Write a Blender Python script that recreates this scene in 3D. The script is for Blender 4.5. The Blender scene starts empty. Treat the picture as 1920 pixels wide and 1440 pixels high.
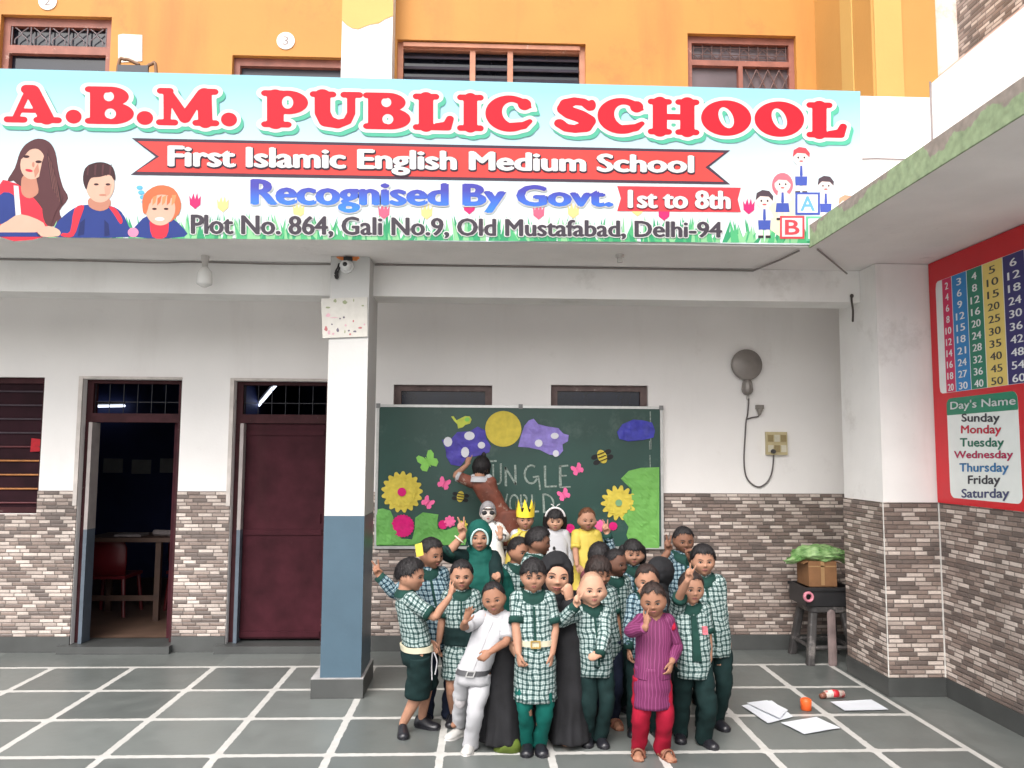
import bpy, bmesh, math, random
import numpy as np
from mathutils import Vector, Matrix, noise as mnoise
from mathutils.geometry import tessellate_polygon

random.seed(7)
SC = bpy.context.scene
COL = SC.collection
R = math.radians

# ------------------------------------------------------------------ camera
F_PX, CAM_H = 1493.33, 1.6579            # focal length for a 1920 px wide picture, lens height
CAM_R = np.array([[0.999244951503744, -0.03843045134286398, 0.005712031500635881],
                  [0.009010526700759292, 0.08621267079555756, -0.9962360090876418],
                  [0.037793349981913436, 0.995535270999416, 0.08649385465606226]])
CAM_P = np.array([0.0, 0.0, CAM_H])
cam = bpy.data.cameras.new('camera')
cam.sensor_width = 36.0
cam.lens = F_PX / 1920 * 36.0
cam.clip_start = 0.05
cam.clip_end = 500
cam_ob = bpy.data.objects.new('camera', cam)
COL.objects.link(cam_ob)
rx, dn, fw = CAM_R
m = Matrix.Identity(4)
for i in range(3):
    m[i][0] = rx[i]; m[i][1] = -dn[i]; m[i][2] = -fw[i]; m[i][3] = CAM_P[i]
cam_ob.matrix_world = m
SC.camera = cam_ob

# ------------------------------------------------------------------ daylight
SUN_EL, SUN_AZ = R(50), R(202)            # azimuth clockwise from +Y (north): the sun stands behind the camera
SC.view_settings.view_transform = 'Standard'
SC.view_settings.look = 'None'
SC.view_settings.exposure = 1.2
SC.view_settings.gamma = 1.0
world = bpy.data.worlds.new('World')
SC.world = world
world.use_nodes = True
wn = world.node_tree.nodes; wl = world.node_tree.links
wn.clear()
sky = wn.new('ShaderNodeTexSky'); sky.sky_type = 'NISHITA'; sky.sun_disc = False
sky.sun_elevation = SUN_EL; sky.sun_rotation = SUN_AZ
sky.air_density = 1.0; sky.dust_density = 6.0; sky.ozone_density = 0.6
hs = wn.new('ShaderNodeHueSaturation'); hs.inputs['Saturation'].default_value = 0.3
bg = wn.new('ShaderNodeBackground'); bg.inputs['Strength'].default_value = 0.15
wo = wn.new('ShaderNodeOutputWorld')
wl.new(sky.outputs[0], hs.inputs['Color']); wl.new(hs.outputs[0], bg.inputs[0]); wl.new(bg.outputs[0], wo.inputs[0])
sl = bpy.data.lights.new('sun', 'SUN'); sl.energy = 0.5; sl.angle = R(50); sl.color = (1.0, 0.95, 0.88)
so = bpy.data.objects.new('sun', sl); COL.objects.link(so)
sd = Vector((math.sin(SUN_AZ) * math.cos(SUN_EL), math.cos(SUN_AZ) * math.cos(SUN_EL), math.sin(SUN_EL)))
so.rotation_euler = sd.to_track_quat('Z', 'Y').to_euler()
so.location = (0, -3, 12)
SC.render.film_transparent = False
SC.cycles.max_bounces = 10; SC.cycles.diffuse_bounces = 8; SC.cycles.glossy_bounces = 3
SC.cycles.transparent_max_bounces = 8
SC.cycles.use_denoising = True

# ------------------------------------------------------------------ photograph measurements to metres
def ray(x, y):
    return CAM_R.T @ np.array([(x - 960) / F_PX, (y - 720) / F_PX, 1.0])
def at(x, y, Y):
    r = ray(x, y); return CAM_P + r * (Y / r[1])
def atx(x, y, X):
    r = ray(x, y); return CAM_P + r * (X / r[0])
def gnd(x, y, z=0.0):
    r = ray(x, y); return CAM_P + r * ((z - CAM_H) / r[2])

# ------------------------------------------------------------------ mesh building
class MB:
    def __init__(s):
        s.v = []; s.f = []; s.m = []; s.uv = []
    def add(s, verts, faces, mi=0, uvs=None):
        o = len(s.v)
        s.v.extend([tuple(float(c) for c in p) for p in verts])
        for k, fc in enumerate(faces):
            s.f.append(tuple(i + o for i in fc)); s.m.append(mi)
            s.uv.append(uvs[k] if uvs is not None else None)
        return s
    def box(s, x0, x1, y0, y1, z0, z1, mi=0):
        v = [(x0,y0,z0),(x1,y0,z0),(x1,y1,z0),(x0,y1,z0),(x0,y0,z1),(x1,y0,z1),(x1,y1,z1),(x0,y1,z1)]
        return s.add(v, [(0,3,2,1),(4,5,6,7),(0,1,5,4),(1,2,6,5),(2,3,7,6),(3,0,4,7)], mi)
    def obox(s, c, ax, ay, az, mi=0):
        """box from centre and three half-axis vectors"""
        c, ax, ay, az = map(np.array, (c, ax, ay, az))
        v = [c+i*ax+j*ay+k*az for k in (-1,1) for (i,j) in ((-1,-1),(1,-1),(1,1),(-1,1))]
        return s.add(v, [(0,3,2,1),(4,5,6,7),(0,1,5,4),(1,2,6,5),(2,3,7,6),(3,0,4,7)], mi)
    def loft(s, rings, mi=0, cap=True, uv=False, u_scale=1.0):
        """rings: list of (n,3) arrays with equal n"""
        n = len(rings[0]); o = []
        for r_ in rings: o.extend([tuple(p) for p in r_])
        faces = []; uvs = []
        ln = [0.0]
        for i in range(1, len(rings)):
            ln.append(ln[-1] + float(np.linalg.norm(np.mean(rings[i],0) - np.mean(rings[i-1],0))))
        mid = rings[len(rings)//2]
        per = float(np.sum(np.linalg.norm(np.roll(mid, -1, 0) - mid, axis=1)))
        for i in range(len(rings)-1):
            for j in range(n):
                k = (j+1) % n
                faces.append((i*n+j, i*n+k, (i+1)*n+k, (i+1)*n+j))
                u0, u1 = j/n*per*u_scale, (j+1)/n*per*u_scale
                uvs.append(((u0,ln[i]),(u1,ln[i]),(u1,ln[i+1]),(u0,ln[i+1])))
        if cap:
            for idx, rr in ((0, rings[0]), (len(rings)-1, rings[-1])):
                c = len(o); o.append(tuple(np.mean(rr, 0)))
                for j in range(n):
                    k = (j+1) % n
                    a, b = idx*n+j, idx*n+k
                    faces.append((a, b, c) if idx else (b, a, c))
                    uvs.append(((0,ln[idx]),)*3)
        return s.add(o, faces, mi, uvs if uv else None)
    def tube(s, pts, rad, n=10, mi=0, sub=0, uv=False, caps=True, sq=(1,1), ref=None):
        pts = [np.array(p, float) for p in pts]; rad = list(rad) if hasattr(rad, '__len__') else [rad]*len(pts)
        if sub: pts, rad = smooth_path(pts, rad, sub)
        rings = []
        ref = np.array(ref, float) if ref is not None else None
        T = []
        for i in range(len(pts)):
            t = pts[min(i+1, len(pts)-1)] - pts[max(i-1, 0)]
            T.append(t / (np.linalg.norm(t) + 1e-12))
        a = ref if ref is not None else (np.array([0,0,1.0]) if abs(T[0][2]) < .9 else np.array([0,1.0,0]))
        P = []; 
        for i, t in enumerate(T):
            a = a - t * a.dot(t)
            if np.linalg.norm(a) < 1e-6: a = np.cross(t, [1,0,0.3])
            a = a / np.linalg.norm(a); P.append((a.copy(), np.cross(t, a)))
        ang = np.arange(n) / n * 2 * math.pi
        def ring(c, r_, fr):
            return np.array([c + fr[0]*math.cos(q)*r_*sq[0] + fr[1]*math.sin(q)*r_*sq[1] for q in ang])
        if caps in (True, 'start'):
            for q in (80, 50, 25):
                rings.append(ring(pts[0] - T[0]*rad[0]*math.sin(R(q)), rad[0]*math.cos(R(q)), P[0]))
        for i in range(len(pts)): rings.append(ring(pts[i], rad[i], P[i]))
        if caps is True:
            for q in (25, 50, 80):
                rings.append(ring(pts[-1] + T[-1]*rad[-1]*math.sin(R(q)), rad[-1]*math.cos(R(q)), P[-1]))
        return s.loft(rings, mi, True, uv)
    def ell(s, c, ax, ay, az, nu=14, nv=10, mi=0):
        c, ax, ay, az = (np.array(q, float) for q in (c, ax, ay, az))
        rings = []
        for i in range(nv+1):
            ph = -math.pi/2 + math.pi*(i+.15)/(nv+.3)
            rings.append(np.array([c + (ax*math.cos(t)+ay*math.sin(t))*math.cos(ph) + az*math.sin(ph)
                                   for t in np.arange(nu)/nu*2*math.pi]))
        return s.loft(rings, mi)
    def cyl(s, c0, c1, r0, r1=None, n=20, mi=0):
        return s.tube([c0, c1], [r0, r1 if r1 is not None else r0], n, mi, caps=False)
    def prism(s, pts2, fn, t0, t1, mi=0):
        """outline pts2 (u,v) -> fn(u,v,layer) solid between layers t0 and t1"""
        n = len(pts2)
        tri = tessellate_polygon([[Vector((p[0], p[1], 0)) for p in pts2]])
        v = [fn(p[0], p[1], t0) for p in pts2] + [fn(p[0], p[1], t1) for p in pts2]
        f = [tuple(t) for t in tri] + [tuple(i+n for i in t) for t in tri]
        f += [(i, (i+1) % n, n+(i+1) % n, n+i) for i in range(n)]
        return s.add(v, f, mi)

def smooth_path(pts, rad, sub):
    P = [np.array(p, float) for p in pts]; out = []; ro = []
    for i in range(len(P)-1):
        p0 = P[max(i-1,0)]; p1 = P[i]; p2 = P[i+1]; p3 = P[min(i+2,len(P)-1)]
        for k in range(sub):
            t = k/sub
            out.append(.5*((2*p1)+(-p0+p2)*t+(2*p0-5*p1+4*p2-p3)*t*t+(-p0+3*p1-3*p2+p3)*t**3))
            ro.append(rad[i]*(1-t)+rad[i+1]*t)
    out.append(P[-1]); ro.append(rad[-1])
    return out, ro

def mesh_from(mb, name, off=(0,0,0), fixn=True, smooth=False):
    me = bpy.data.meshes.new(name)
    o = np.array(off)
    v = np.array(mb.v, float).reshape(-1,3) - o
    me.from_pydata(v.tolist(), [], mb.f)
    if any(u is not None for u in mb.uv):
        lay = me.uv_layers.new(name='UVMap')
        k = 0; dat = np.zeros(len(me.loops)*2)
        for fc, u in zip(mb.f, mb.uv):
            for j in range(len(fc)):
                if u is not None: dat[2*k], dat[2*k+1] = u[j]
                k += 1
        lay.data.foreach_set('uv', dat)
    me.polygons.foreach_set('material_index', mb.m)
    if smooth: me.polygons.foreach_set('use_smooth', [True]*len(mb.f))
    if fixn:
        bm = bmesh.new(); bm.from_mesh(me)
        bmesh.ops.recalc_face_normals(bm, faces=bm.faces)
        bm.to_mesh(me); bm.free()
    me.update()
    return me

def obj(name, mb, mats, parent=None, smooth=False, fixn=True, label=None):
    """one mesh object; a child's origin is its thing's origin, a top-level one's is the middle of its base"""
    v = np.array(mb.v)
    if parent is not None:
        p = parent
        off = np.zeros(3)
        while p is not None: off += np.array(p.location); p = p.parent
        loc = (0,0,0)
    else:
        off = np.array([(v[:,0].min()+v[:,0].max())/2, (v[:,1].min()+v[:,1].max())/2, v[:,2].min()]); loc = off
    me = mesh_from(mb, name, off, fixn, smooth)
    for mt in (mats if isinstance(mats, (list, tuple)) else [mats]): me.materials.append(mt)
    ob = bpy.data.objects.new(name, me); COL.objects.link(ob)
    ob.location = loc
    if parent is not None: ob.parent = parent
    if label: ob['label'] = label
    return ob

def tag(o, label, cat, group=None):
    o['label'] = label; o['category'] = cat
    if group: o['group'] = group
    return o

def thing(name, label, cat, loc, group=None):
    o = bpy.data.objects.new(name, None); COL.objects.link(o)
    o.location = tuple(float(c) for c in loc); o.empty_display_size = .1
    return tag(o, label, cat, group)

# ------------------------------------------------------------------ materials
MC = {}
def nodes(mt):
    mt.use_nodes = True
    nt = mt.node_tree
    return nt, nt.nodes, nt.links, nt.nodes['Principled BSDF']
def M(name, col, rough=.6, var=.12, scale=9.0, bump=0.0, bscale=60.0, metal=0.0, spec=.5, stain=None, streak=None):
    if name in MC: return MC[name]
    mt = bpy.data.materials.new(name); nt, N, L, B = nodes(mt)
    B.inputs['Roughness'].default_value = rough; B.inputs['Metallic'].default_value = metal
    B.inputs['Specular IOR Level'].default_value = spec
    tc = N.new('ShaderNodeTexCoord')
    nz = N.new('ShaderNodeTexNoise'); nz.inputs['Scale'].default_value = scale; nz.inputs['Detail'].default_value = 6
    L.new(tc.outputs['Object'], nz.inputs['Vector'])
    rp = N.new('ShaderNodeValToRGB')
    c = np.array(col[:3])
    rp.color_ramp.elements[0].position = .3; rp.color_ramp.elements[1].position = .7
    rp.color_ramp.elements[0].color = (*np.clip(c*(1-var),0,1), 1); rp.color_ramp.elements[1].color = (*np.clip(c*(1+var),0,1), 1)
    L.new(nz.outputs['Fac'], rp.inputs[0])
    src = rp.outputs[0]
    if stain:
        n2 = N.new('ShaderNodeTexNoise'); n2.inputs['Scale'].default_value = stain[1]; n2.inputs['Detail'].default_value = 8
        n2.inputs['Roughness'].default_value = .7
        L.new(tc.outputs['Object'], n2.inputs['Vector'])
        r2 = N.new('ShaderNodeValToRGB'); r2.color_ramp.elements[0].position = stain[2]; r2.color_ramp.elements[1].position = stain[2]+.1
        L.new(n2.outputs['Fac'], r2.inputs[0])
        mx = N.new('ShaderNodeMixRGB'); mx.inputs[2].default_value = (*stain[0], 1)
        ml = N.new('ShaderNodeMath'); ml.operation = 'MULTIPLY'; ml.inputs[1].default_value = stain[3]
        L.new(r2.outputs[0], ml.inputs[0]); L.new(ml.outputs[0], mx.inputs[0]); L.new(src, mx.inputs[1]); src = mx.outputs[0]
    if streak:                                    # rain and hand marks: long vertical blotches
        mp = N.new('ShaderNodeMapping'); mp.inputs['Scale'].default_value = (1, 1, .16); L.new(tc.outputs['Object'], mp.inputs['Vector'])
        n4 = N.new('ShaderNodeTexNoise'); n4.inputs['Scale'].default_value = streak[1]; n4.inputs['Detail'].default_value = 9; n4.inputs['Roughness'].default_value = .62
        L.new(mp.outputs[0], n4.inputs['Vector'])
        r4 = N.new('ShaderNodeValToRGB'); r4.color_ramp.elements[0].position = streak[2]; r4.color_ramp.elements[1].position = streak[2]+.22
        L.new(n4.outputs['Fac'], r4.inputs[0])
        x4 = N.new('ShaderNodeMixRGB'); x4.inputs[2].default_value = (*streak[0], 1)
        L.new(math_node(N, L, 'MULTIPLY', r4.outputs[0], streak[3]), x4.inputs[0]); L.new(src, x4.inputs[1]); src = x4.outputs[0]
    L.new(src, B.inputs['Base Color'])
    if bump:
        n3 = N.new('ShaderNodeTexNoise'); n3.inputs['Scale'].default_value = bscale; n3.inputs['Detail'].default_value = 5
        L.new(tc.outputs['Object'], n3.inputs['Vector'])
        bp_ = N.new('ShaderNodeBump'); bp_.inputs['Strength'].default_value = bump; bp_.inputs['Distance'].default_value = .01
        L.new(n3.outputs['Fac'], bp_.inputs['Height']); L.new(bp_.outputs[0], B.inputs['Normal'])
    MC[name] = mt
    return mt

def math_node(N, L, op, a, b=None, c=None):
    n = N.new('ShaderNodeMath'); n.operation = op
    for i, q in enumerate((a, b, c)):
        if q is None: continue
        if isinstance(q, (int, float)): n.inputs[i].default_value = q
        else: L.new(q, n.inputs[i])
    return n.outputs[0]

def srgb(r, g, b):
    def k(c):
        c /= 255
        return c/12.92 if c <= .04045 else ((c+.055)/1.055)**2.4
    return (k(r), k(g), k(b))

WHITE = M('white_plaster', (.80,.785,.77), .75, .04, 3.0, .12, 45, stain=((.50,.47,.44), 1.7, .58, .40), streak=((.50,.46,.43), 3.2, .54, .25))
WHITE_IN = M('veranda_plaster', (.82,.795,.78), .75, .03, 2.0, .10, 45, stain=((.56,.51,.49), 2.2, .60, .25), streak=((.56,.51,.48), 2.6, .54, .22))
SOFFIT = M('soffit_plaster', (.80,.765,.75), .85, .06, 2.5, .2, 40, stain=((.52,.46,.43), 3.5, .62, .5))
ORANGE = M('orange_paint', (.455,.205,.042), .7, .07, 1.4, .08, 30, stain=((.33,.12,.035), 1.1, .55, .45), streak=((.29,.10,.028), 2.0, .50, .45))
YELLOW = M('yellow_paint', (.52,.33,.10), .7, .05, 1.4, .08, 30)
BLUEP = M('blue_enamel', srgb(66,88,103), .34, .07, 5.0, .08, 30, stain=((.35,.42,.48), 9.0, .70, .5))
STONE = M('grey_skirting_stone', (.060,.063,.062), .42, .18, 4.0, .05, 50)
DOORM = M('maroon_door_paint', (.042,.009,.014), .6, .3, 6.0, .12, 22, stain=((.10,.045,.042), 7.0, .68, .6), streak=((.055,.02,.022), 4, .6, .4), spec=.12)
FRAMEB = M('brown_window_frame', (.22,.075,.05), .6, .2, 12, .1, 50)
DARKG = M('dark_window_glass', (.012,.014,.022), .12, .2, 3)
IRON = M('iron_bars', (.05,.045,.045), .5, .3, 20)
WOODM = M('worn_wood', (.16,.08,.04), .6, .3, 7, .1, 40)
BLACKP = M('black_plastic', (.018,.018,.02), .42, .2, 10)
PAPER = M('white_paper', (.80,.80,.80), .8, .02, 4)
ALU = M('aluminium_trim', (.55,.55,.54), .35, .08, 20, metal=.6)

def brick_material():
    mt = bpy.data.materials.new('ledge_stone_tiles'); nt, N, L, B = nodes(mt)
    tc = N.new('ShaderNodeTexCoord'); sp = N.new('ShaderNodeSeparateXYZ'); L.new(tc.outputs['Object'], sp.inputs[0])
    along = math_node(N, L, 'ADD', sp.outputs[0], sp.outputs[1])
    H_ = .0300
    zz = math_node(N, L, 'DIVIDE', sp.outputs[2], H_)
    row = math_node(N, L, 'FLOOR', zz); fz = math_node(N, L, 'FRACT', zz)
    w = math_node(N, L, 'MULTIPLY_ADD', row, 37.31, math_node(N, L, 'DIVIDE', along, .106))
    vo = N.new('ShaderNodeTexVoronoi'); vo.voronoi_dimensions = '1D'; vo.feature = 'F1'; vo.inputs['Scale'].default_value = 1; vo.inputs['Randomness'].default_value = .75
    ve = N.new('ShaderNodeTexVoronoi'); ve.voronoi_dimensions = '1D'; ve.feature = 'DISTANCE_TO_EDGE'; ve.inputs['Scale'].default_value = 1; ve.inputs['Randomness'].default_value = .75
    L.new(w, vo.inputs['W']); L.new(w, ve.inputs['W'])
    sc = N.new('ShaderNodeSeparateColor'); L.new(vo.outputs['Color'], sc.inputs[0])
    rp = N.new('ShaderNodeValToRGB'); rp.color_ramp.interpolation = 'CONSTANT'
    cols = [(0,(.100,.080,.071)),(.17,(.125,.095,.082)),(.34,(.17,.132,.113)),(.50,(.22,.178,.155)),(.63,(.275,.232,.205)),(.74,(.345,.298,.265)),(.88,(.405,.355,.318))]
    el = rp.color_ramp.elements
    el[0].position = 0; el[0].color = (*[w_*q for q,w_ in zip(cols[0][1],(1.44,1.41,1.42))], 1); el[1].position = cols[1][0]; el[1].color = (*[w_*q for q,w_ in zip(cols[1][1],(1.44,1.41,1.42))], 1)
    for p_, c_ in cols[2:]:
        e = el.new(p_); e.color = (*[w_*q for q,w_ in zip(c_,(1.44,1.41,1.42))], 1)
    L.new(sc.outputs[0], rp.inputs[0])
    nz = N.new('ShaderNodeTexNoise'); nz.inputs['Scale'].default_value = 60; nz.inputs['Detail'].default_value = 4; L.new(tc.outputs['Object'], nz.inputs['Vector'])
    nb = N.new('ShaderNodeTexNoise'); nb.inputs['Scale'].default_value = 2.2; nb.inputs['Detail'].default_value = 3; L.new(tc.outputs['Object'], nb.inputs['Vector'])
    var = math_node(N, L, 'MULTIPLY', math_node(N, L, 'MULTIPLY_ADD', nz.outputs['Fac'], .5, .75), math_node(N, L, 'MULTIPLY_ADD', nb.outputs['Fac'], .9, .55))
    # mortar
    mz = math_node(N, L, 'MINIMUM', fz, math_node(N, L, 'SUBTRACT', 1.0, fz))
    mz = math_node(N, L, 'MULTIPLY', mz, H_)
    mx_ = math_node(N, L, 'MULTIPLY', ve.outputs['Distance'], .106)
    md = math_node(N, L, 'MINIMUM', mz, mx_)
    mk = math_node(N, L, 'SMOOTH_MIN', math_node(N, L, 'DIVIDE', md, .0060), 1.0, .2)
    mixm = N.new('ShaderNodeMixRGB'); mixm.inputs[1].default_value = (.115,.096,.086,1)
    cv = N.new('ShaderNodeMixRGB'); cv.blend_type = 'MULTIPLY'; cv.inputs[0].default_value = 1
    L.new(rp.outputs[0], cv.inputs[1]); L.new(var, cv.inputs[2])
    L.new(mk, mixm.inputs[0]); L.new(cv.outputs[0], mixm.inputs[2]); L.new(mixm.outputs[0], B.inputs['Base Color'])
    B.inputs['Roughness'].default_value = .42
    bp_ = N.new('ShaderNodeBump'); bp_.inputs['Strength'].default_value = .7; bp_.inputs['Distance'].default_value = .006
    hh = math_node(N, L, 'ADD', mk, math_node(N, L, 'MULTIPLY', sc.outputs[1], .8))
    L.new(hh, bp_.inputs['Height']); L.new(bp_.outputs[0], B.inputs['Normal'])
    return mt
BRICK = brick_material()

def floor_material():
    mt = bpy.data.materials.new('kota_stone_floor'); nt, N, L, B = nodes(mt)
    tc = N.new('ShaderNodeTexCoord'); sp = N.new('ShaderNodeSeparateXYZ'); L.new(tc.outputs['Object'], sp.inputs[0])
    S_, X0, Y0 = .6096, -.2108, 6.3988
    X, Y = sp.outputs[0], sp.outputs[1]
    u = math_node(N, L, 'DIVIDE', math_node(N, L, 'SUBTRACT', X, X0), S_)
    v = math_node(N, L, 'DIVIDE', math_node(N, L, 'SUBTRACT', Y, Y0), S_)
    def dist(q):
        fr = math_node(N, L, 'FRACT', math_node(N, L, 'ADD', q, .5))
        return math_node(N, L, 'MULTIPLY', math_node(N, L, 'ABSOLUTE', math_node(N, L, 'SUBTRACT', fr, .5)), S_)
    wob = N.new('ShaderNodeTexNoise'); wob.inputs['Scale'].default_value = 18; wob.inputs['Detail'].default_value = 5; L.new(tc.outputs['Object'], wob.inputs['Vector'])
    jit = math_node(N, L, 'MULTIPLY_ADD', wob.outputs['Fac'], .016, -.008)
    du, dv = math_node(N, L, 'ADD', dist(u), jit), math_node(N, L, 'ADD', dist(v), jit)
    inx = math_node(N, L, 'LESS_THAN', X, 2.6); inb = math_node(N, L, 'LESS_THAN', X, 2.795)
    iny = math_node(N, L, 'LESS_THAN', Y, 6.42)
    lx = math_node(N, L, 'MULTIPLY', math_node(N, L, 'LESS_THAN', du, .0215), inx)
    ly = math_node(N, L, 'MULTIPLY', math_node(N, L, 'LESS_THAN', dv, .0215), inb)
    dm = math_node(N, L, 'MULTIPLY', math_node(N, L, 'LESS_THAN', math_node(N, L, 'ADD', du, dv), .058), inx)
    br = math_node(N, L, 'LESS_THAN', math_node(N, L, 'ABSOLUTE', math_node(N, L, 'SUBTRACT', X, 2.775)), .02)
    mk = math_node(N, L, 'MAXIMUM', math_node(N, L, 'MAXIMUM', lx, ly), math_node(N, L, 'MAXIMUM', dm, br))
    mk = math_node(N, L, 'MULTIPLY', mk, iny)
    cb = N.new('ShaderNodeCombineXYZ'); L.new(math_node(N, L, 'FLOOR', u), cb.inputs[0]); L.new(math_node(N, L, 'FLOOR', v), cb.inputs[1])
    wnz = N.new('ShaderNodeTexWhiteNoise'); L.new(cb.outputs[0], wnz.inputs['Vector'])
    nz = N.new('ShaderNodeTexNoise'); nz.inputs['Scale'].default_value = 5; nz.inputs['Detail'].default_value = 8; nz.inputs['Roughness'].default_value = .65
    L.new(tc.outputs['Object'], nz.inputs['Vector'])
    rp = N.new('ShaderNodeValToRGB')
    rp.color_ramp.elements[0].color = (.088,.097,.094,1); rp.color_ramp.elements[1].color = (.158,.171,.164,1)
    fac = math_node(N, L, 'ADD', math_node(N, L, 'MULTIPLY', wnz.outputs['Value'], .7), math_node(N, L, 'MULTIPLY_ADD', nz.outputs['Fac'], 1.0, -.3))
    L.new(fac, rp.inputs[0])
    n2 = N.new('ShaderNodeTexNoise'); n2.inputs['Scale'].default_value = 14; n2.inputs['Detail'].default_value = 6; L.new(tc.outputs['Object'], n2.inputs['Vector'])
    lw = N.new('ShaderNodeValToRGB'); lw.color_ramp.elements[0].color = (.38,.375,.355,1); lw.color_ramp.elements[1].color = (.56,.555,.535,1)
    L.new(n2.outputs['Fac'], lw.inputs[0])
    mx = N.new('ShaderNodeMixRGB'); L.new(mk, mx.inputs[0]); L.new(rp.outputs[0], mx.inputs[1]); L.new(lw.outputs[0], mx.inputs[2])
    L.new(mx.outputs[0], B.inputs['Base Color'])
    rr = math_node(N, L, 'MULTIPLY_ADD', nz.outputs['Fac'], .40, .17)
    L.new(rr, B.inputs['Roughness'])
    bp_ = N.new('ShaderNodeBump'); bp_.inputs['Strength'].default_value = .12; bp_.inputs['Distance'].default_value = .01
    L.new(nz.outputs['Fac'], bp_.inputs['Height']); L.new(bp_.outputs[0], B.inputs['Normal'])
    return mt
FLOORM = floor_material()

# ------------------------------------------------------------------ ground
fl = MB(); fl.add([(-40,-40,0),(40,-40,0),(40,40,0),(-40,40,0)], [(0,1,2,3)])
me = mesh_from(fl, 'courtyard_floor'); me.materials.append(FLOORM)
floor = bpy.data.objects.new('courtyard_floor', me); COL.objects.link(floor); floor['kind'] = 'structure'

# ------------------------------------------------------------------ school building
school = thing('school_building', 'two storey school building with white veranda, stone tiled dado and orange upper floor', 'building', (0, 6.88, 0))
BW = 6.88                                       # face of the veranda's back wall
def wall_holes(mb, x0, x1, z0, z1, yf, yb, holes, mi=0):
    xs = sorted({x0, x1, *[h[0] for h in holes], *[h[1] for h in holes]})
    zs = sorted({z0, z1, *[h[2] for h in holes], *[h[3] for h in holes]})
    xs = [x for x in xs if x0 <= x <= x1]; zs = [z for z in zs if z0 <= z <= z1]
    def hole(x, z): return any(h[0] < x < h[1] and h[2] < z < h[3] for h in holes)
    nx, nz = len(xs)-1, len(zs)-1
    for i in range(nx):
        for j in range(nz):
            a, b, c, d = xs[i], xs[i+1], zs[j], zs[j+1]
            if hole((a+b)/2, (c+d)/2): continue
            mb.add([(a,yf,c),(b,yf,c),(b,yf,d),(a,yf,d)], [(0,1,2,3)], mi)
            mb.add([(a,yb,c),(b,yb,c),(b,yb,d),(a,yb,d)], [(3,2,1,0)], mi)
            for (di, dj, q) in ((-1,0,[(a,yf,c),(a,yf,d),(a,yb,d),(a,yb,c)]),(1,0,[(b,yf,c),(b,yb,c),(b,yb,d),(b,yf,d)]),
                                (0,-1,[(a,yf,c),(a,yb,c),(b,yb,c),(b,yf,c)]),(0,1,[(a,yf,d),(b,yf,d),(b,yb,d),(a,yb,d)])):
                ii, jj = i+di, j+dj
                out = not (0 <= ii < nx and 0 <= jj < nz) or hole((xs[ii]+xs[ii+1])/2, (zs[jj]+zs[jj+1])/2)
                if out: mb.add(q, [(0,1,2,3)], mi)
W0 = (-5.1, -3.708, 1.13, 2.277); D1 = (-3.38, -2.558, .07, 2.266); D2 = (-2.112, -1.30, .07, 2.262)
V1 = (-.76, .09, 1.75, 2.242); V2 = (.60, 1.45, 1.75, 2.252)
mb = MB(); wall_holes(mb, -7, 3.24, 0, 3.04, BW, BW+.22, [W0, (D1[0],D1[1],0,D1[3]), (D2[0],D2[1],0,D2[3]), V1, V2])
obj('back_wall', mb, WHITE_IN, school, fixn=False)
# stone tile dado and skirting, piece by piece between the openings
mb = MB()
DZ = 1.322
for x0, x1, zt in ((-7, W0[0], DZ), (W0[0], W0[1], W0[2]-.004), (W0[1], D1[0]-.003, DZ), (D1[1]+.003, D2[0]-.003, DZ), (D2[1]+.01, 3.235, DZ)):
    mb.box(x0, x1, BW-.014, BW-.001, .13, zt)
obj('dado_tiles', mb, BRICK, school)
mb = MB()
for x0, x1 in ((-7, D1[0]-.003), (D1[1]+.003, D2[0]-.003), (D2[1]+.03, 3.235)):
    mb.box(x0, x1, BW-.02, BW-.001, .001, .128)
for d in (D1, D2):                              # door steps
    mb.box(d[0]-.07, d[1]+.015, BW-.09, BW+.22, .001, .062)
obj('skirting', mb, STONE, school)
# right hand wall and its pier
mb = MB(); mb.box(3.24, 3.46, 1.0, 7.10, 0, 3.04)
obj('side_wall', mb, WHITE, school)
mb = MB(); mb.box(2.835, 3.238, 5.56, 6.165, 0, 3.038)
obj('wall_pier', mb, WHITE, school)
mb = MB()
mb.box(3.226, 3.239, 1.0, 5.546, .13, 1.328)
mb.box(2.824, 2.834, 5.5585, 6.165, .13, 1.328); mb.box(2.824, 3.225, 5.547, 5.5585, .13, 1.328)
obj('dado_tiles', mb, BRICK, school)
mb = MB()
mb.box(3.222, 3.239, 1.0, 5.538, .001, .128); mb.box(2.816, 2.834, 5.54, 6.172, .001, .128); mb.box(2.8165, 3.2215, 5.538, 5.5595, .0015, .1275)
obj('skirting', mb, STONE, school)
mb = MB()                                       # pale tile edging on the pier corners
mb.box(2.8205, 2.8275, 5.5435, 5.5465, .131, 1.33); mb.box(3.219, 3.2255, 5.5385, 5.5465, .131, 1.33)
obj('tile_edging', mb, M('tile_grout_edging', (.62,.60,.57), .6, .2, 14), school)
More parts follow.
